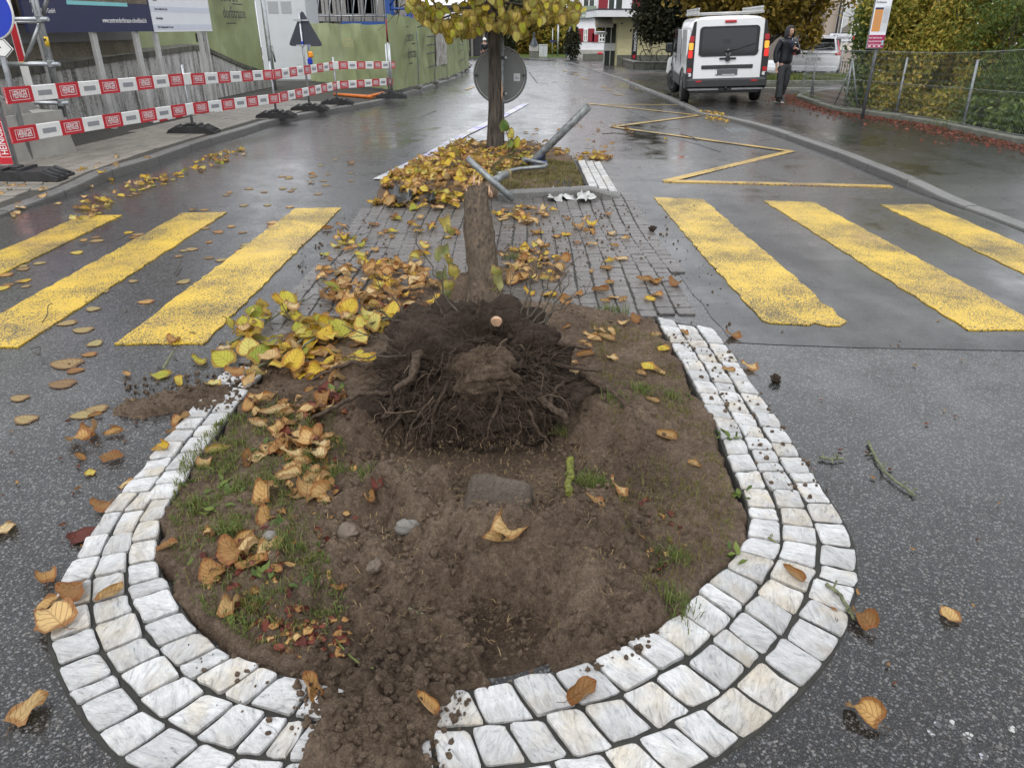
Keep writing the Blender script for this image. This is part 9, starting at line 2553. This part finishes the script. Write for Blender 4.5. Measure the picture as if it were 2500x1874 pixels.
ft_('dim green tree above the hedge tops', 1280, 45, 5.0, 3.0, 'far_green', 66, 8000)
wfc = GS(1412, 142)
sm = thing('small_tree', 'slim young tree beside the entrance of the white house', 'tree', (at(1392, 138, 76).x, 76, gz(76)))
b = WM[sm.name].translation
mb = MB(); limb(mb, b, b + Vector((.1, 0, 3.0)), .06, .02); mb.build('trunk', M['twig'], sm, fix=False)
crown_obj('crown', M['maple'], sm, [(tuple(at(1398, 108, 76)), (.75, .7, 1.5)), (tuple(at(1402, 90, 76)), (.45, .5, .9))], 2200, .12, seed=71, clump=.1, shell=.1)
def simple(name, label, cat_, boxes):
 t = None
 for nm, c, d, m, bev in boxes:
  if t is None: t = thing(name, label, cat_, (c[0], c[1], c[2] - d[2] / 2))
  mb = MB(); mb.box(c, d, bev=bev); mb.build(nm, M[m], t)
 return t
q = GS(1326, 140); simple('power_cabinet', 'light grey electrical cabinet at the far kerb', 'cabinet', [('body', (q.x, q.y, q.z + .65), (1.0, .45, 1.3), 'cabinet', .03), ('door_seam', (q.x, q.y - .23, q.z + .65), (.02, .02, 1.2), 'rule_grey', 0), ('roof', (q.x, q.y, q.z + 1.33), (1.1, .55, .06), 'cabinet', .01)])
q = GS(1303, 141); t = simple('outdoor_fireplace', 'stone outdoor fireplace with a pointed dark hood', 'fireplace', [('base', (q.x, q.y, q.z + .35), (1.0, .7, .7), 'concrete_dark', .02), ('hearth', (q.x, q.y, q.z + .95), (1.05, .75, .55), 'concrete', .02)])
mb = MB(); mb.lathe([(.55, 1.22), (.16, 2.0), (.12, 2.05), (.12, 2.5), (.18, 2.55), (0, 2.62)], tuple(q), 8, smooth=False); mb.build('hood', M['sign_dark'], t)
for (px, py, pt, r, lab) in ((1348, 140, 70, .05, 'thin grey pole with a small plate at the far kerb'), (1361, 140, 55, .09, 'thicker grey pole by the far hedge')):
 q = GS(px, py); t = thing('street_pole', lab, 'pole', tuple(q)); e = at(px, pt, q.y); mb = MB(); mb.tube([q, Vector((q.x, q.y, e.z))], r, 8); mb.build('column', M['galv'], t)
 if r < .06: mb = MB(); mb.box((q.x, q.y - .07, at(px, 101, q.y).z), (.7, .03, .22)); mb.build('plate', M['navy'], t)
q = GS(1415, 143); t = thing('pavement_board', 'white framed A board standing on the pavement by the white house', 'sign', tuple(q))
for s in (-1, 1):
 F = frame(q + Vector((0, s * .28, 0)), (1, 0, 0), (0, -s * .22, 1)); mb = MB(); mb.box((0, .62, 0), (.85, 1.24, .04), M=F); o = mb.build('frame', M['white_panel'], t)
 mb = MB(); mb.box((0, .64, .024 if s < 0 else -.024), (.70, .95, .008), M=F); mb.build('poster', M['sign_green'], o)
mb = MB();
for k in range(3): mb.lathe([(0, 0), (.12, 0)], seg=10, M=Matrix.Translation(q + Vector((-.15 + .15 * k, -.36, .9 - .1 * k))) @ Matrix.Rotation(math.pi / 2, 4, 'X'))
mb.build('flower_print', bpy.data.materials['yellow_decal'], t)
# lawn strip and kerb closing the street
mb = MB(); a_, b_ = GS(1200, 142), GS(1440, 143); z_ = gz(b_.y)
mb.box(((a_.x + b_.x) / 2, max(a_.y, b_.y) + 9, gz(max(a_.y, b_.y) + 9) - .02), (b_.x - a_.x + 8, 18, .30)); o = mb.build('far_lawn', M['hedge_green']); tag(o, kind='structure')
